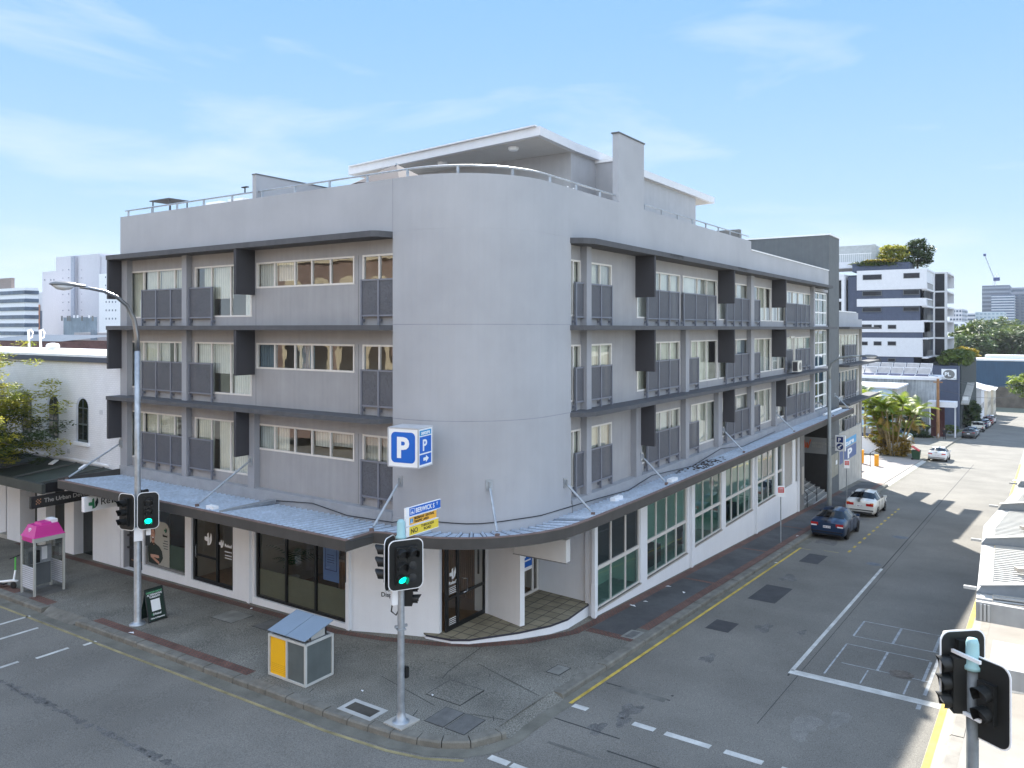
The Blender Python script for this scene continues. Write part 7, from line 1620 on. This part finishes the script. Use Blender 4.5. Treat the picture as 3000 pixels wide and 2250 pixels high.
# right skyline
tower('office_block', 'pale mid-rise block left of the crane tower', 2782, 2818, 905, 520, 40, pale, 5, gl2, 965, cols=4)
tower('office_block', 'white stepped block below the pale mid-rise at the right', 2790, 2852, 944, 470, 30, wht, 3, gl2, 990, cols=3)
tower('apartment_block', 'grey banded flats beside the pale glass block in the distance', 2834, 2858, 918, 620, 50, pale, 6, gl2, 985)
tower('apartment_block', 'pale green grey glass block in front of the crane tower', 2857, 2940, 914, 560, 40, mat('pale_glass_block', (.46, .52, .55), .6, var=.05), 7, mat('pale_window', (.26, .34, .40), .3, var=.2), 985, cols=7)
CT = tower('unfinished_tower', 'tall unfinished dark tower under the crane in the distance', 2877, 2958, 837, 800, 50, slate, 12, mat('slab_edge', (.25, .28, .33), .8, var=.1), 980)
tower('apartment_tower', 'dark glass tower with a white curved frame, in front of the unfinished tower', 2904, 2972, 865, 760, 30, blug, 13, mat('white_band', (.45, .48, .54), .7), 965)
tower('apartment_tower', 'dark slate tower at the right edge of the skyline', 2970, 3080, 861, 780, 60, slate, 12, gl2, 960, cols=6)
tower('apartment_tower', 'second slate tower behind, topping the right edge of the skyline', 2958, 3060, 843, 900, 40, mat('slate_light', (.22, .24, .29), .7), 8, gl2, 960)
CR = empty('tower_crane', (800, 60, 40), 'white luffing tower crane above the unfinished tower', 'crane')
def far(x, y, U_): v, z = vz(x, y, U_); return (U_, v, z)
mb = MB(); mb.tube([far(2914, 850, 805), far(2914, 818, 805)], .9, 6); mb.build('mast', 'whitemetal', CR)
mb = MB(); mb.tube([far(2914, 818, 805), far(2900, 785, 805), far(2885, 747, 805)], .55, 6); mb.build('jib', mat('crane_grey', (.45, .48, .5), .6), CR)
mb = MB(); mb.tube([far(2914, 818, 805), far(2921, 800, 805), far(2926, 817, 805)], .3, 5); mb.build('a_frame', 'whitemetal', CR)
mb = MB(); c_ = Vector(far(2919, 818, 805)); mb.box(c_.x-2, c_.x+2, c_.y-2.6, c_.y+2.2, c_.z-1.4, c_.z+1.4); mb.build('machine_deck', 'navy', CR)
mb = MB(); c_ = Vector(far(2885, 747, 805)); mb.box(c_.x-1, c_.x+1, c_.y-1, c_.y+1, c_.z-1, c_.z+1); mb.build('jib_head', 'navy', CR)
for x0, x1, yt, U_, l_ in ((2828, 2868, 968, 430, 'low house with an orange roof at the left of the far treetops'), (2920, 2958, 985, 480, 'low white house between the far treetops'), (2790, 2830, 1028, 300, 'white low building right of the apartment block'), (2955, 3060, 968, 520, 'dark green low block at right below the slate towers')):
    tower('low_building', l_, x0, x1, yt, U_, 12, wht if 'dark' not in l_ else mat('dark_green_block', (.06, .09, .10), .8), 1, gl2, yt+12, cols=3, cat='building')
v1, z1 = vz(2828, 968, 429); v0, _ = vz(2868, 968, 429); mb = MB(); mb.box(429, 436, v0, v1-1, z1, z1+.8); tag(mb.build('orange_roof', mat('orange_tiles', (.55, .14, .08), .8)), 'orange roof strip on the low house by the far treetops', 'roof')
# ------------------------------------------------------------------ vegetation
def leafmat(name, c1, c2, scale=.9, trans=.35, rough=.55):
    m = bpy.data.materials.new(name); m.use_nodes = True; t = m.node_tree; n = t.nodes; l = t.links
    b = n['Principled BSDF']; b.inputs['Roughness'].default_value = rough; b.inputs['Specular IOR Level'].default_value = .35
    tc = n.new('ShaderNodeTexCoord'); a = n.new('ShaderNodeTexNoise'); a.inputs['Scale'].default_value = scale; a.inputs['Detail'].default_value = 4; l.new(tc.outputs['Object'], a.inputs[0])
    r_ = n.new('ShaderNodeValToRGB'); r_.color_ramp.elements[0].position = .35; r_.color_ramp.elements[0].color = tuple(c1)+(1,); r_.color_ramp.elements[1].position = .65; r_.color_ramp.elements[1].color = tuple(c2)+(1,)
    l.new(a.outputs[0], r_.inputs[0]); l.new(r_.outputs[0], b.inputs['Base Color'])
    tr = n.new('ShaderNodeBsdfTranslucent'); l.new(r_.outputs[0], tr.inputs[0]); mx = n.new('ShaderNodeMixShader'); mx.inputs[0].default_value = trans
    l.new(b.outputs[0], mx.inputs[1]); l.new(tr.outputs[0], mx.inputs[2]); l.new(mx.outputs[0], n['Material Output'].inputs[0])
    MATS[name] = m; return m
def leaves(mb, c, rad, n, ls, rg, flat_=1.0, elong=1.6):
    for i in range(n):
        while True:
            p = Vector((rg.uniform(-1, 1), rg.uniform(-1, 1), rg.uniform(-1, 1)))
            if p.length < 1: break
        q = Vector(c) + Vector((p.x*rad[0], p.y*rad[1], p.z*rad[2]))
        a = Vector((rg.gauss(0, 1), rg.gauss(0, 1), rg.gauss(0, .5)*flat_)).normalized(); b_ = a.cross(Vector((rg.gauss(0, .5), rg.gauss(0, .5), 1))).normalized()
        s_ = ls * rg.uniform(.6, 1.3); mb.quad(tuple(q - a*s_*elong), tuple(q - b_*s_*.5), tuple(q + a*s_*elong), tuple(q + b_*s_*.5))
def crown(name, parent, m, c, rad, nclump, nleaf, ls, seed, cr=.32, shell=.55, flat_=1.0, squash=.6):
    rg = random.Random(seed); mb = MB()
    for i in range(nclump):
        while True:
            p = Vector((rg.uniform(-1, 1), rg.uniform(-1, 1), rg.uniform(-1, 1)))
            if shell < p.length < 1: break
        k = rg.uniform(.6, 1.25) * cr
        q = (c[0] + p.x*rad[0], c[1] + p.y*rad[1], c[2] + p.z*rad[2])
        leaves(mb, q, (rad[0]*k, rad[1]*k, rad[2]*k*squash), nleaf, ls, rg, flat_)
    return mb.build(name, m, parent)
bark = mat('bark', (.12, .10, .08), .95, var=.3, scale=6)
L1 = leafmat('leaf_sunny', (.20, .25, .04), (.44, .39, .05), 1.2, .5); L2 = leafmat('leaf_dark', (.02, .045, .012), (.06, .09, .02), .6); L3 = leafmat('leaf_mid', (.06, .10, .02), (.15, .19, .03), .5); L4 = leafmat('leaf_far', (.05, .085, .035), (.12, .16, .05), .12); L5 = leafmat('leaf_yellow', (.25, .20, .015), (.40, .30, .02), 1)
# feathery street tree at the left edge
TR = empty('street_tree', (14.3, 39.5, zg(14.3, 39.5)), 'feathery yellow green street tree at the left edge, in front of the white brick building', 'tree')
rg = random.Random(21); B0 = Vector((14.3, 40.5, -.6)); mb = MB(); mb.tube([tuple(B0), (14.4, 40.3, 2.0), (14.6, 39.9, 3.6)], [.24, .19, .15], 10); mb.build('trunk', bark, TR)
mb = MB(); cm_ = MB(); cd_ = MB()
limbs = [((14.6, 39.9, 3.4), (14.9, 37.9, 4.6), (15.0, 35.9, 5.0)), ((14.6, 39.9, 3.6), (15.6, 38.5, 5.6), (16.3, 36.6, 6.2)), ((14.6, 39.9, 3.5), (14.2, 38.6, 5.6), (14.5, 37.0, 8.0)), ((14.6, 39.9, 3.6), (15.2, 40.5, 6), (15.8, 40.6, 8.4)), ((14.6, 39.9, 3.4), (16.0, 38.2, 4.4), (16.8, 36.9, 4.7)), ((14.6, 39.9, 3.5), (13.6, 40.8, 6), (13.1, 41.6, 7.8)), ((14.6, 39.9, 3.5), (15.8, 41.5, 5.2), (16.8, 42.5, 6.6)), ((14.6,39.9,3.5),(14.7,38.6,6.2),(15.2,37.8,8.2))]
for a, b_, c in limbs:
    mb.tube([a, b_, c], [.10, .06, .03], 6)
    for k in range(78):
        t = rg.uniform(.35, 1.1); p = Vector(a).lerp(Vector(b_), min(1, t*2)) if t < .5 else Vector(b_).lerp(Vector(c), (t-.5)*2)
        q = p + Vector((rg.gauss(0, .75), rg.gauss(0, .85), rg.gauss(.2, .5)))
        if k % 5 == 0: mb.tube([tuple(p), tuple(q)], [.025, .01], 4)
        leaves(cm_ if q.z > 5.9 and rg.random() < .9 else (cd_ if rg.random() < .65 else cm_), q, (.50, .50, .17), 84, .054, rg, .45, 1.7)  # sunlight put into leaf colour: bright leaves high in the crown, dark ones below
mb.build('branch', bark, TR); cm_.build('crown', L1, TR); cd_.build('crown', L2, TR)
# palm clump
PC = empty('palm_clump', (96.4, 13.4, -4.6), 'sunlit clump of cane palms beside the low white wall', 'palm')
pf1 = leafmat('palm_leaf', (.10, .17, .02), (.30, .34, .03), .7, .45); pf2 = leafmat('palm_leaf_old', (.22, .15, .03), (.32, .22, .04), .8, .4)
rg = random.Random(4); mt = MB(); mf = MB(); mo = MB()
for i in range(24):
    a = rg.uniform(0, 6.28); r_ = rg.uniform(0, .8); bx_, by_ = 96.4 + r_*math.cos(a)*.8, 14.0 + r_*math.sin(a); h = rg.uniform(2.0, 6.4)
    tx, ty = bx_ + math.cos(a)*h*.22, by_ + math.sin(a)*h*.38
    mt.tube([(bx_, by_, -4.7), ((bx_+tx)/2, (by_+ty)/2, -4.7+h*.55), (tx, ty, -4.7+h)], [.09, .07, .06], 6)
    fronds(mf, (tx, ty, -4.7+h), 9, 2.5, rg, droop=.95, wid=.09, el=(30, 85), leaf=.8, nl=14)
    fronds(mo, (tx, ty, -4.7+h*.8), 2, 1.6, rg, droop=1.4, wid=.06, el=(0, 30), leaf=.5, nl=10)
mt.build('trunk', mat('palm_stem', (.17, .13, .06), .7, var=.3, scale=4), PC); mf.build('frond', pf1, PC); mo.build('frond', pf2, PC)
cr_o = crown('undergrowth', PC, leafmat('dry_leaf', (.20, .13, .03), (.34, .24, .05), .9), (96.3, 13.9, -3.6), (1.0, 1.7, 1.4), 80, 44, .13, 5)
cr_o = crown('undergrowth', PC, L5, (96.0, 15.6, -2.6), (.7, 1.2, .7), 14, 36, .14, 6)
PT_ = empty('palm_tree', (99.5, 17.0, -4.8), 'single taller palm with an orange crown shaft left of the palm clump', 'palm')
mb = MB(); mb.tube([(99.5, 17.6, -4.8), (99.5, 17.5, -.6), (99.5, 17.4, 1.4)], [.14, .11, .13], 8); mb.build('trunk', MATS['palm_stem'], PT_)
mb = MB(); fronds(mb, (99.5, 17.4, 1.5), 13, 2.6, random.Random(8), droop=1.0, wid=.08, el=(20, 85), leaf=.85, nl=14); mb.build('frond', pf1, PT_)
def bush(label, c, rad, n, nl, ls, m, seed, name='shrub', cat='shrub', group=None, trunk=None, shell=.35, cr=.35):
    t = empty(name, (c[0], c[1], c[2]-rad[2]), label, cat, group)
    crown('foliage' if not trunk else 'crown', t, m, c, rad, n, nl, ls, seed, cr, shell)
    if trunk is not None:
        mb = MB(); mb.tube([(c[0], c[1], trunk), (c[0]+.1, c[1], c[2])], [rad[0]*.09, rad[0]*.05], 7)
        for k in range(5): a = 1.3*k; mb.tube([(c[0], c[1], c[2]-rad[2]*.7), (c[0]+rad[0]*.5*math.cos(a), c[1]+rad[1]*.5*math.sin(a), c[2])], [rad[0]*.04, rad[0]*.015], 5)
        mb.build('trunk', bark, t)
    return t
bush('dark green shrubs at the foot of the concrete warehouse wall', (130, 16.2, -5.2), (2.2, 2.2, 1.9), 60, 40, .20, L2, 31)
bush('small bright hedge behind the person on the far footpath', (136, 12.4, -5.6), (1.6, 1.5, .6), 40, 36, .14, L3, 32, name='hedge', cat='hedge')
bush('dense dark street shrub in front of the dark timber cladding', (168, 11.4, -6.2), (6, 1.3, 2.4), 90, 46, .26, L2, 33)
h_ = bush('hanging green hedge spilling over the planted roof edge above the PL sign', (172, 14.2, 4.0), (13, 2.6, 1.5), 170, 60, .30, L3, 34, name='roof_hedge', cat='hedge', shell=.1)
crown('foliage', h_, L5, (190, 14.0, 4.6), (5, 2.5, 1.0), 30, 50, .3, 35)
bush('yellow green roof garden tree on top of the banded apartment block', (162, 23.6, 23.3), (2.2, 2.6, 1.9), 60, 46, .22, L1, 36, name='roof_tree', cat='tree', trunk=20)
bush('darker taller roof garden tree, right one on the banded apartment block', (164, 19.8, 23.4), (2.6, 2.5, 2.7), 75, 46, .22, L2, 37, name='roof_tree', cat='tree', trunk=20)
h_ = bush('clipped planter hedge along the roof of the banded apartment block', (158.5, 25.2, 21.6), (.9, 4.6, .7), 80, 46, .18, L3, 38, name='roof_hedge', cat='hedge')
crown('foliage', h_, L5, (158.2, 24.5, 22.0), (.7, 3.6, .35), 30, 30, .16, 39)
bush('bright green tree at the right edge by the street end', (262, 2.5, -6.0), (6, 6, 3.6), 110, 60, .42, leafmat('leaf_bright', (.10, .17, .02), (.26, .32, .03), .3), 40, name='street_tree', cat='tree', trunk=-13)
rg = random.Random(77)
fa = [(2830, 1000, 330, 7, 6.5), (2870, 990, 340, 9, 8), (2905, 1012, 325, 8, 7), (2930, 1000, 350, 9, 7.5), (2955, 1010, 340, 8, 6), (2985, 1005, 330, 9, 6.5), (3010, 998, 345, 9, 7), (2850, 1018, 310, 7, 6), (2890, 975, 420, 9, 8), (2945, 965, 460, 8, 7), (2990, 985, 430, 9, 7), (2812, 1010, 350, 6, 5)]
FL_ = ['rounded dark far tree just right of the apartment balconies', 'broad far tree under the pale glass block', 'lower mid green far tree above the blue end building', 'yellowish far tree above the blue end building, near the centre of the row', 'far tree above the right part of the blue end building', 'pale far tree near the right frame edge', 'far tree cut by the right frame edge', 'low dark far tree just above the blue building roof', 'distant tree below the pale glass block', 'distant tree beside the low white house', 'distant tree below the slate towers', 'small far tree touching the apartment block']
for i, ((x, y, U_, r_, h_), l_) in enumerate(zip(fa, FL_)):
    v, z = vz(x, y, U_); bush(l_, (U_, v, z - h_*.15), (r_*1.0, r_*.85, h_), 70, 26, .75, L4 if i % 3 else L3, 100+i, name='distant_tree', cat='tree', group='treetops beyond the end of the street', trunk=-16, shell=.3)
# person with a dog on the far footpath
def person(loc, heading, label):
    x0, y0 = loc; z0 = zg(x0, y0); t = empty('person', (x0, y0, z0), label, 'person')
    me = bpy.data.meshes.new('body'); bm_ = bmesh.new()
    J = {}
    def j(n, x, y, z, r_): J[n] = (bm_.verts.new((x, y, z)), r_)
    j('pel', 0, 0, .95, .15); j('ch', .01, 0, 1.32, .17); j('nk', .0, 0, 1.50, .065); j('hd', .02, 0, 1.60, .095); j('ht', .02, 0, 1.73, .085)
    for s_, n in ((1, 'l'), (-1, 'r')):
        j('sh'+n, 0, .19*s_, 1.42, .06); j('el'+n, -.03, .24*s_, 1.14, .043); j('wr'+n, .06, .25*s_, .90, .03); j('ha'+n, .09, .25*s_, .82, .033)
        j('hp'+n, 0, .09*s_, .90, .10); j('kn'+n, .05*s_, .10*s_, .50, .06); j('an'+n, -.03+.02*s_, .10*s_, .09, .04); j('to'+n, .12, .11*s_, .04, .035)
    E_ = [('pel','ch'), ('ch','nk'), ('nk','hd'), ('hd','ht')] + [(a+n, b+n) for n in 'lr' for a, b in (('sh','el'), ('el','wr'), ('wr','ha'), ('hp','kn'), ('kn','an'), ('an','to'))] + [('ch','shl'), ('ch','shr'), ('pel','hpl'), ('pel','hpr')]
    for a, b in E_: bm_.edges.new((J[a][0], J[b][0]))
    bm_.verts.index_update(); names = list(J); bm_.to_mesh(me); bm_.free()
    o = bpy.data.objects.new('body', me); S.collection.objects.link(o)
    md = o.modifiers.new('s', 'SKIN'); 
    for i, n in enumerate(names): r_ = J[n][1]; me.skin_vertices[0].data[i].radius = (r_, r_)
    me.skin_vertices[0].data[0].use_root = True
    o.modifiers.new('ss', 'SUBSURF').levels = 1
    dg = bpy.context.evaluated_depsgraph_get(); m2 = bpy.data.meshes.new_from_object(o.evaluated_get(dg)); o.modifiers.clear(); o.data = m2; bpy.data.meshes.remove(me); m2.name = 'body'
    for p in m2.polygons: p.use_smooth = True
    dk = mat('black_clothes', (.012, .012, .014), .9, var=0); sk = mat('skin', (.38, .22, .15), .6, var=0); pt = mat('dark_trousers', (.02, .022, .03), .9, var=0)
    for q in (dk, sk, pt): m2.materials.append(q)
    for p in m2.polygons:
        c = p.center; p.material_index = 1 if (c.z > 1.5 or (c.z < .98 and abs(c.y) > .2)) else (2 if c.z < .95 else 0)
    o.parent = t
    mb = MB(); mb.lathe((.0, 0, 1.60), [(.08, 0), (.108, .07), (.10, .14), (.05, .185), (0, .19)], 10); h_ = mb.build('hair', mat('dark_hair', (.01, .008, .006), .9, var=0), None); h_.parent = t
    t.rotation_euler = (0, 0, heading); return t
person((128.0, 12.0), R(10), 'person in black top and dark trousers walking away along the far footpath')
dgm = mat('dog_fur', (.35, .30, .26), .95, var=.4, scale=8)
DG = empty('dog', (128.6, 12.9, zg(128.6, 12.9)), 'small pale dog standing beside the person in black', 'dog')
zd = zg(128.6, 12.9)
mb = MB(); mb.tube([(128.2, 12.9, zd+.42), (128.35, 12.9, zd+.44), (128.75, 12.9, zd+.43), (128.95, 12.9, zd+.50), (129.1, 12.9, zd+.66), (129.25, 12.9, zd+.64), (129.33, 12.9, zd+.62)], [.09, .12, .13, .12, .08, .07, .03], 8)
for x, y in ((128.3, 12.82), (128.3, 12.98), (128.85, 12.82), (128.85, 12.98)): mb.tube([(x, y, zd+.42), (x+.03, y, zd+.22), (x, y, zd)], [.06, .035, .03], 6)
mb.tube([(128.2, 12.9, zd+.48), (128.05, 12.9, zd+.62), (127.98, 12.9, zd+.74)], [.03, .02, .01], 5); mb.tube([(129.1, 12.86, zd+.7), (129.08, 12.84, zd+.8)], [.03, .01], 4); mb.tube([(129.1, 12.94, zd+.7), (129.08, 12.96, zd+.8)], [.03, .01], 4); mb.build('body', dgm, DG, True)
# overhead wires from the power pole
for i, (y, z, l_) in enumerate(((12.4, 2.7, 'upper thin overhead wire crossing the far end of the side street'), (14.0, 2.7, 'middle thin overhead wire crossing in front of the concrete warehouse'), (13.2, .6, 'lower thin overhead wire crossing in front of the concrete warehouse'))):
    mb = MB(); mb.tube([(131.6 + 14*k, y - (i-1)*0 - k*1.6*(1 if i != 2 else 1.0), z - 1.4*math.sin(math.pi*k/6) - k*.9) for k in range(7)], .03, 4); tag(mb.build('overhead_wire', 'ink'), l_, 'wire', 'overhead wires')
# ------------------------------------------------------------------ roof terrace furniture
UM = empty('market_umbrella', (21.6, 20.5, 13.15), 'dark purple grey umbrella under the white roof of the terrace', 'umbrella')
mb = MB(); c_ = (22.2, 20.2); ps = [(c_[0] + 2.1*math.cos(R(a)), c_[1] + 2.1*math.sin(R(a)), 14.75) for a in range(0, 360, 45)]
for i in range(8): mb.quad(ps[i], ps[(i+1) % 8], (c_[0], c_[1], 15.75))
mb.build('canopy', mat('umbrella_cloth', (.03, .026, .04), .9, var=.1), UM)
mb = MB(); mb.tube([(c_[0], c_[1], 13.15), (c_[0], c_[1], 15.8)], .03, 6); mb.build('pole', 'galv', UM)
LD = empty('folding_ladder', (26.1, 15.0, 13.15), 'white folding ladder leaning on the terrace wall', 'ladder')
mb = MB()
for k in (0, .45): mb.tube([(25.7+k, 14.5, 13.2), (25.9+k, 14.95, 14.95)], .035, 5)
for h in range(5): f_ = (h+.7)/5.2; mb.tube([(25.7+.2*f_, 14.5+.45*f_, 13.2+1.75*f_), (26.15+.2*f_, 14.5+.45*f_, 13.2+1.75*f_)], .028, 4)
mb.build('frame', 'whitemetal', LD)
rt = [('left dark flat table frame on the roof behind the railing', 'roof_table', (19.6, 30.6), 0), ('white air conditioning unit on the roof behind the left railing', 'rooftop_unit', (19.8, 27.4), 1), ('smaller white air conditioning unit, right one behind the left railing', 'rooftop_unit', (19.8, 26.0), 1)]
for l_, n_, (x, y), k in rt:
    t = empty(n_, (x, y, 13.15), l_, 'table' if k == 0 else 'air conditioner')
    mb = MB()
    if k == 0:
        mb.box(x-.5, x+.5, y-.7, y+.7, 14.93, 14.97); mb.build('top', 'ledge', t); mb = MB()
        for a in (-.4, .4):
            for b_ in (-.6, .6): mb.box(x+a-.02, x+a+.02, y+b_-.02, y+b_+.02, 13.15, 14.93)
        mb.build('leg', 'ledge', t)
    else:
        mb.box(x-.4, x+.4, y-.45, y+.45, 13.9, 14.62); mb.build('case', 'whitemetal', t); mb = MB(); mb.lathe((x-.405, y, 14.28), [(.25, 0), (.25, .01)], 14, (-1, 0, 0)); mb.build('fan_grille', 'midgrey', t); mb = MB(); mb.box(x-.3, x+.3, y-.4, y+.4, 13.15, 13.9); mb.build('stand', 'galv', t)
t = empty('spot_lamp', (U0+.15, 24.0, 14.47), 'tiny twin lamp clamped to the railing left of the thin roof wall', 'lamp'); mb = MB(); mb.box(U0+.13, U0+.16, 23.98, 24.02, 14.5, 14.68); mb.box(U0+.1, U0+.2, 23.85, 24.15, 14.68, 14.72); mb.build('head', 'ink', t)
# ------------------------------------------------------------------ thin air haze
hz = MB(); hz.box(-80, 1000, -140, 900, -22, 62); hz = hz.build('haze', mat('haze_volume', (.8, .86, .95), .5, var=0)); hz['kind'] = 'stuff'
hm = MATS['haze_volume']; hm.node_tree.nodes.clear(); ho = hm.node_tree.nodes.new('ShaderNodeOutputMaterial'); hv = hm.node_tree.nodes.new('ShaderNodeVolumePrincipled')
hv.inputs['Color'].default_value = (.82, .89, 1.0, 1); hv.inputs['Density'].default_value = .00010; hv.inputs['Anisotropy'].default_value = 0
hm.node_tree.links.new(hv.outputs[0], ho.inputs['Volume'])
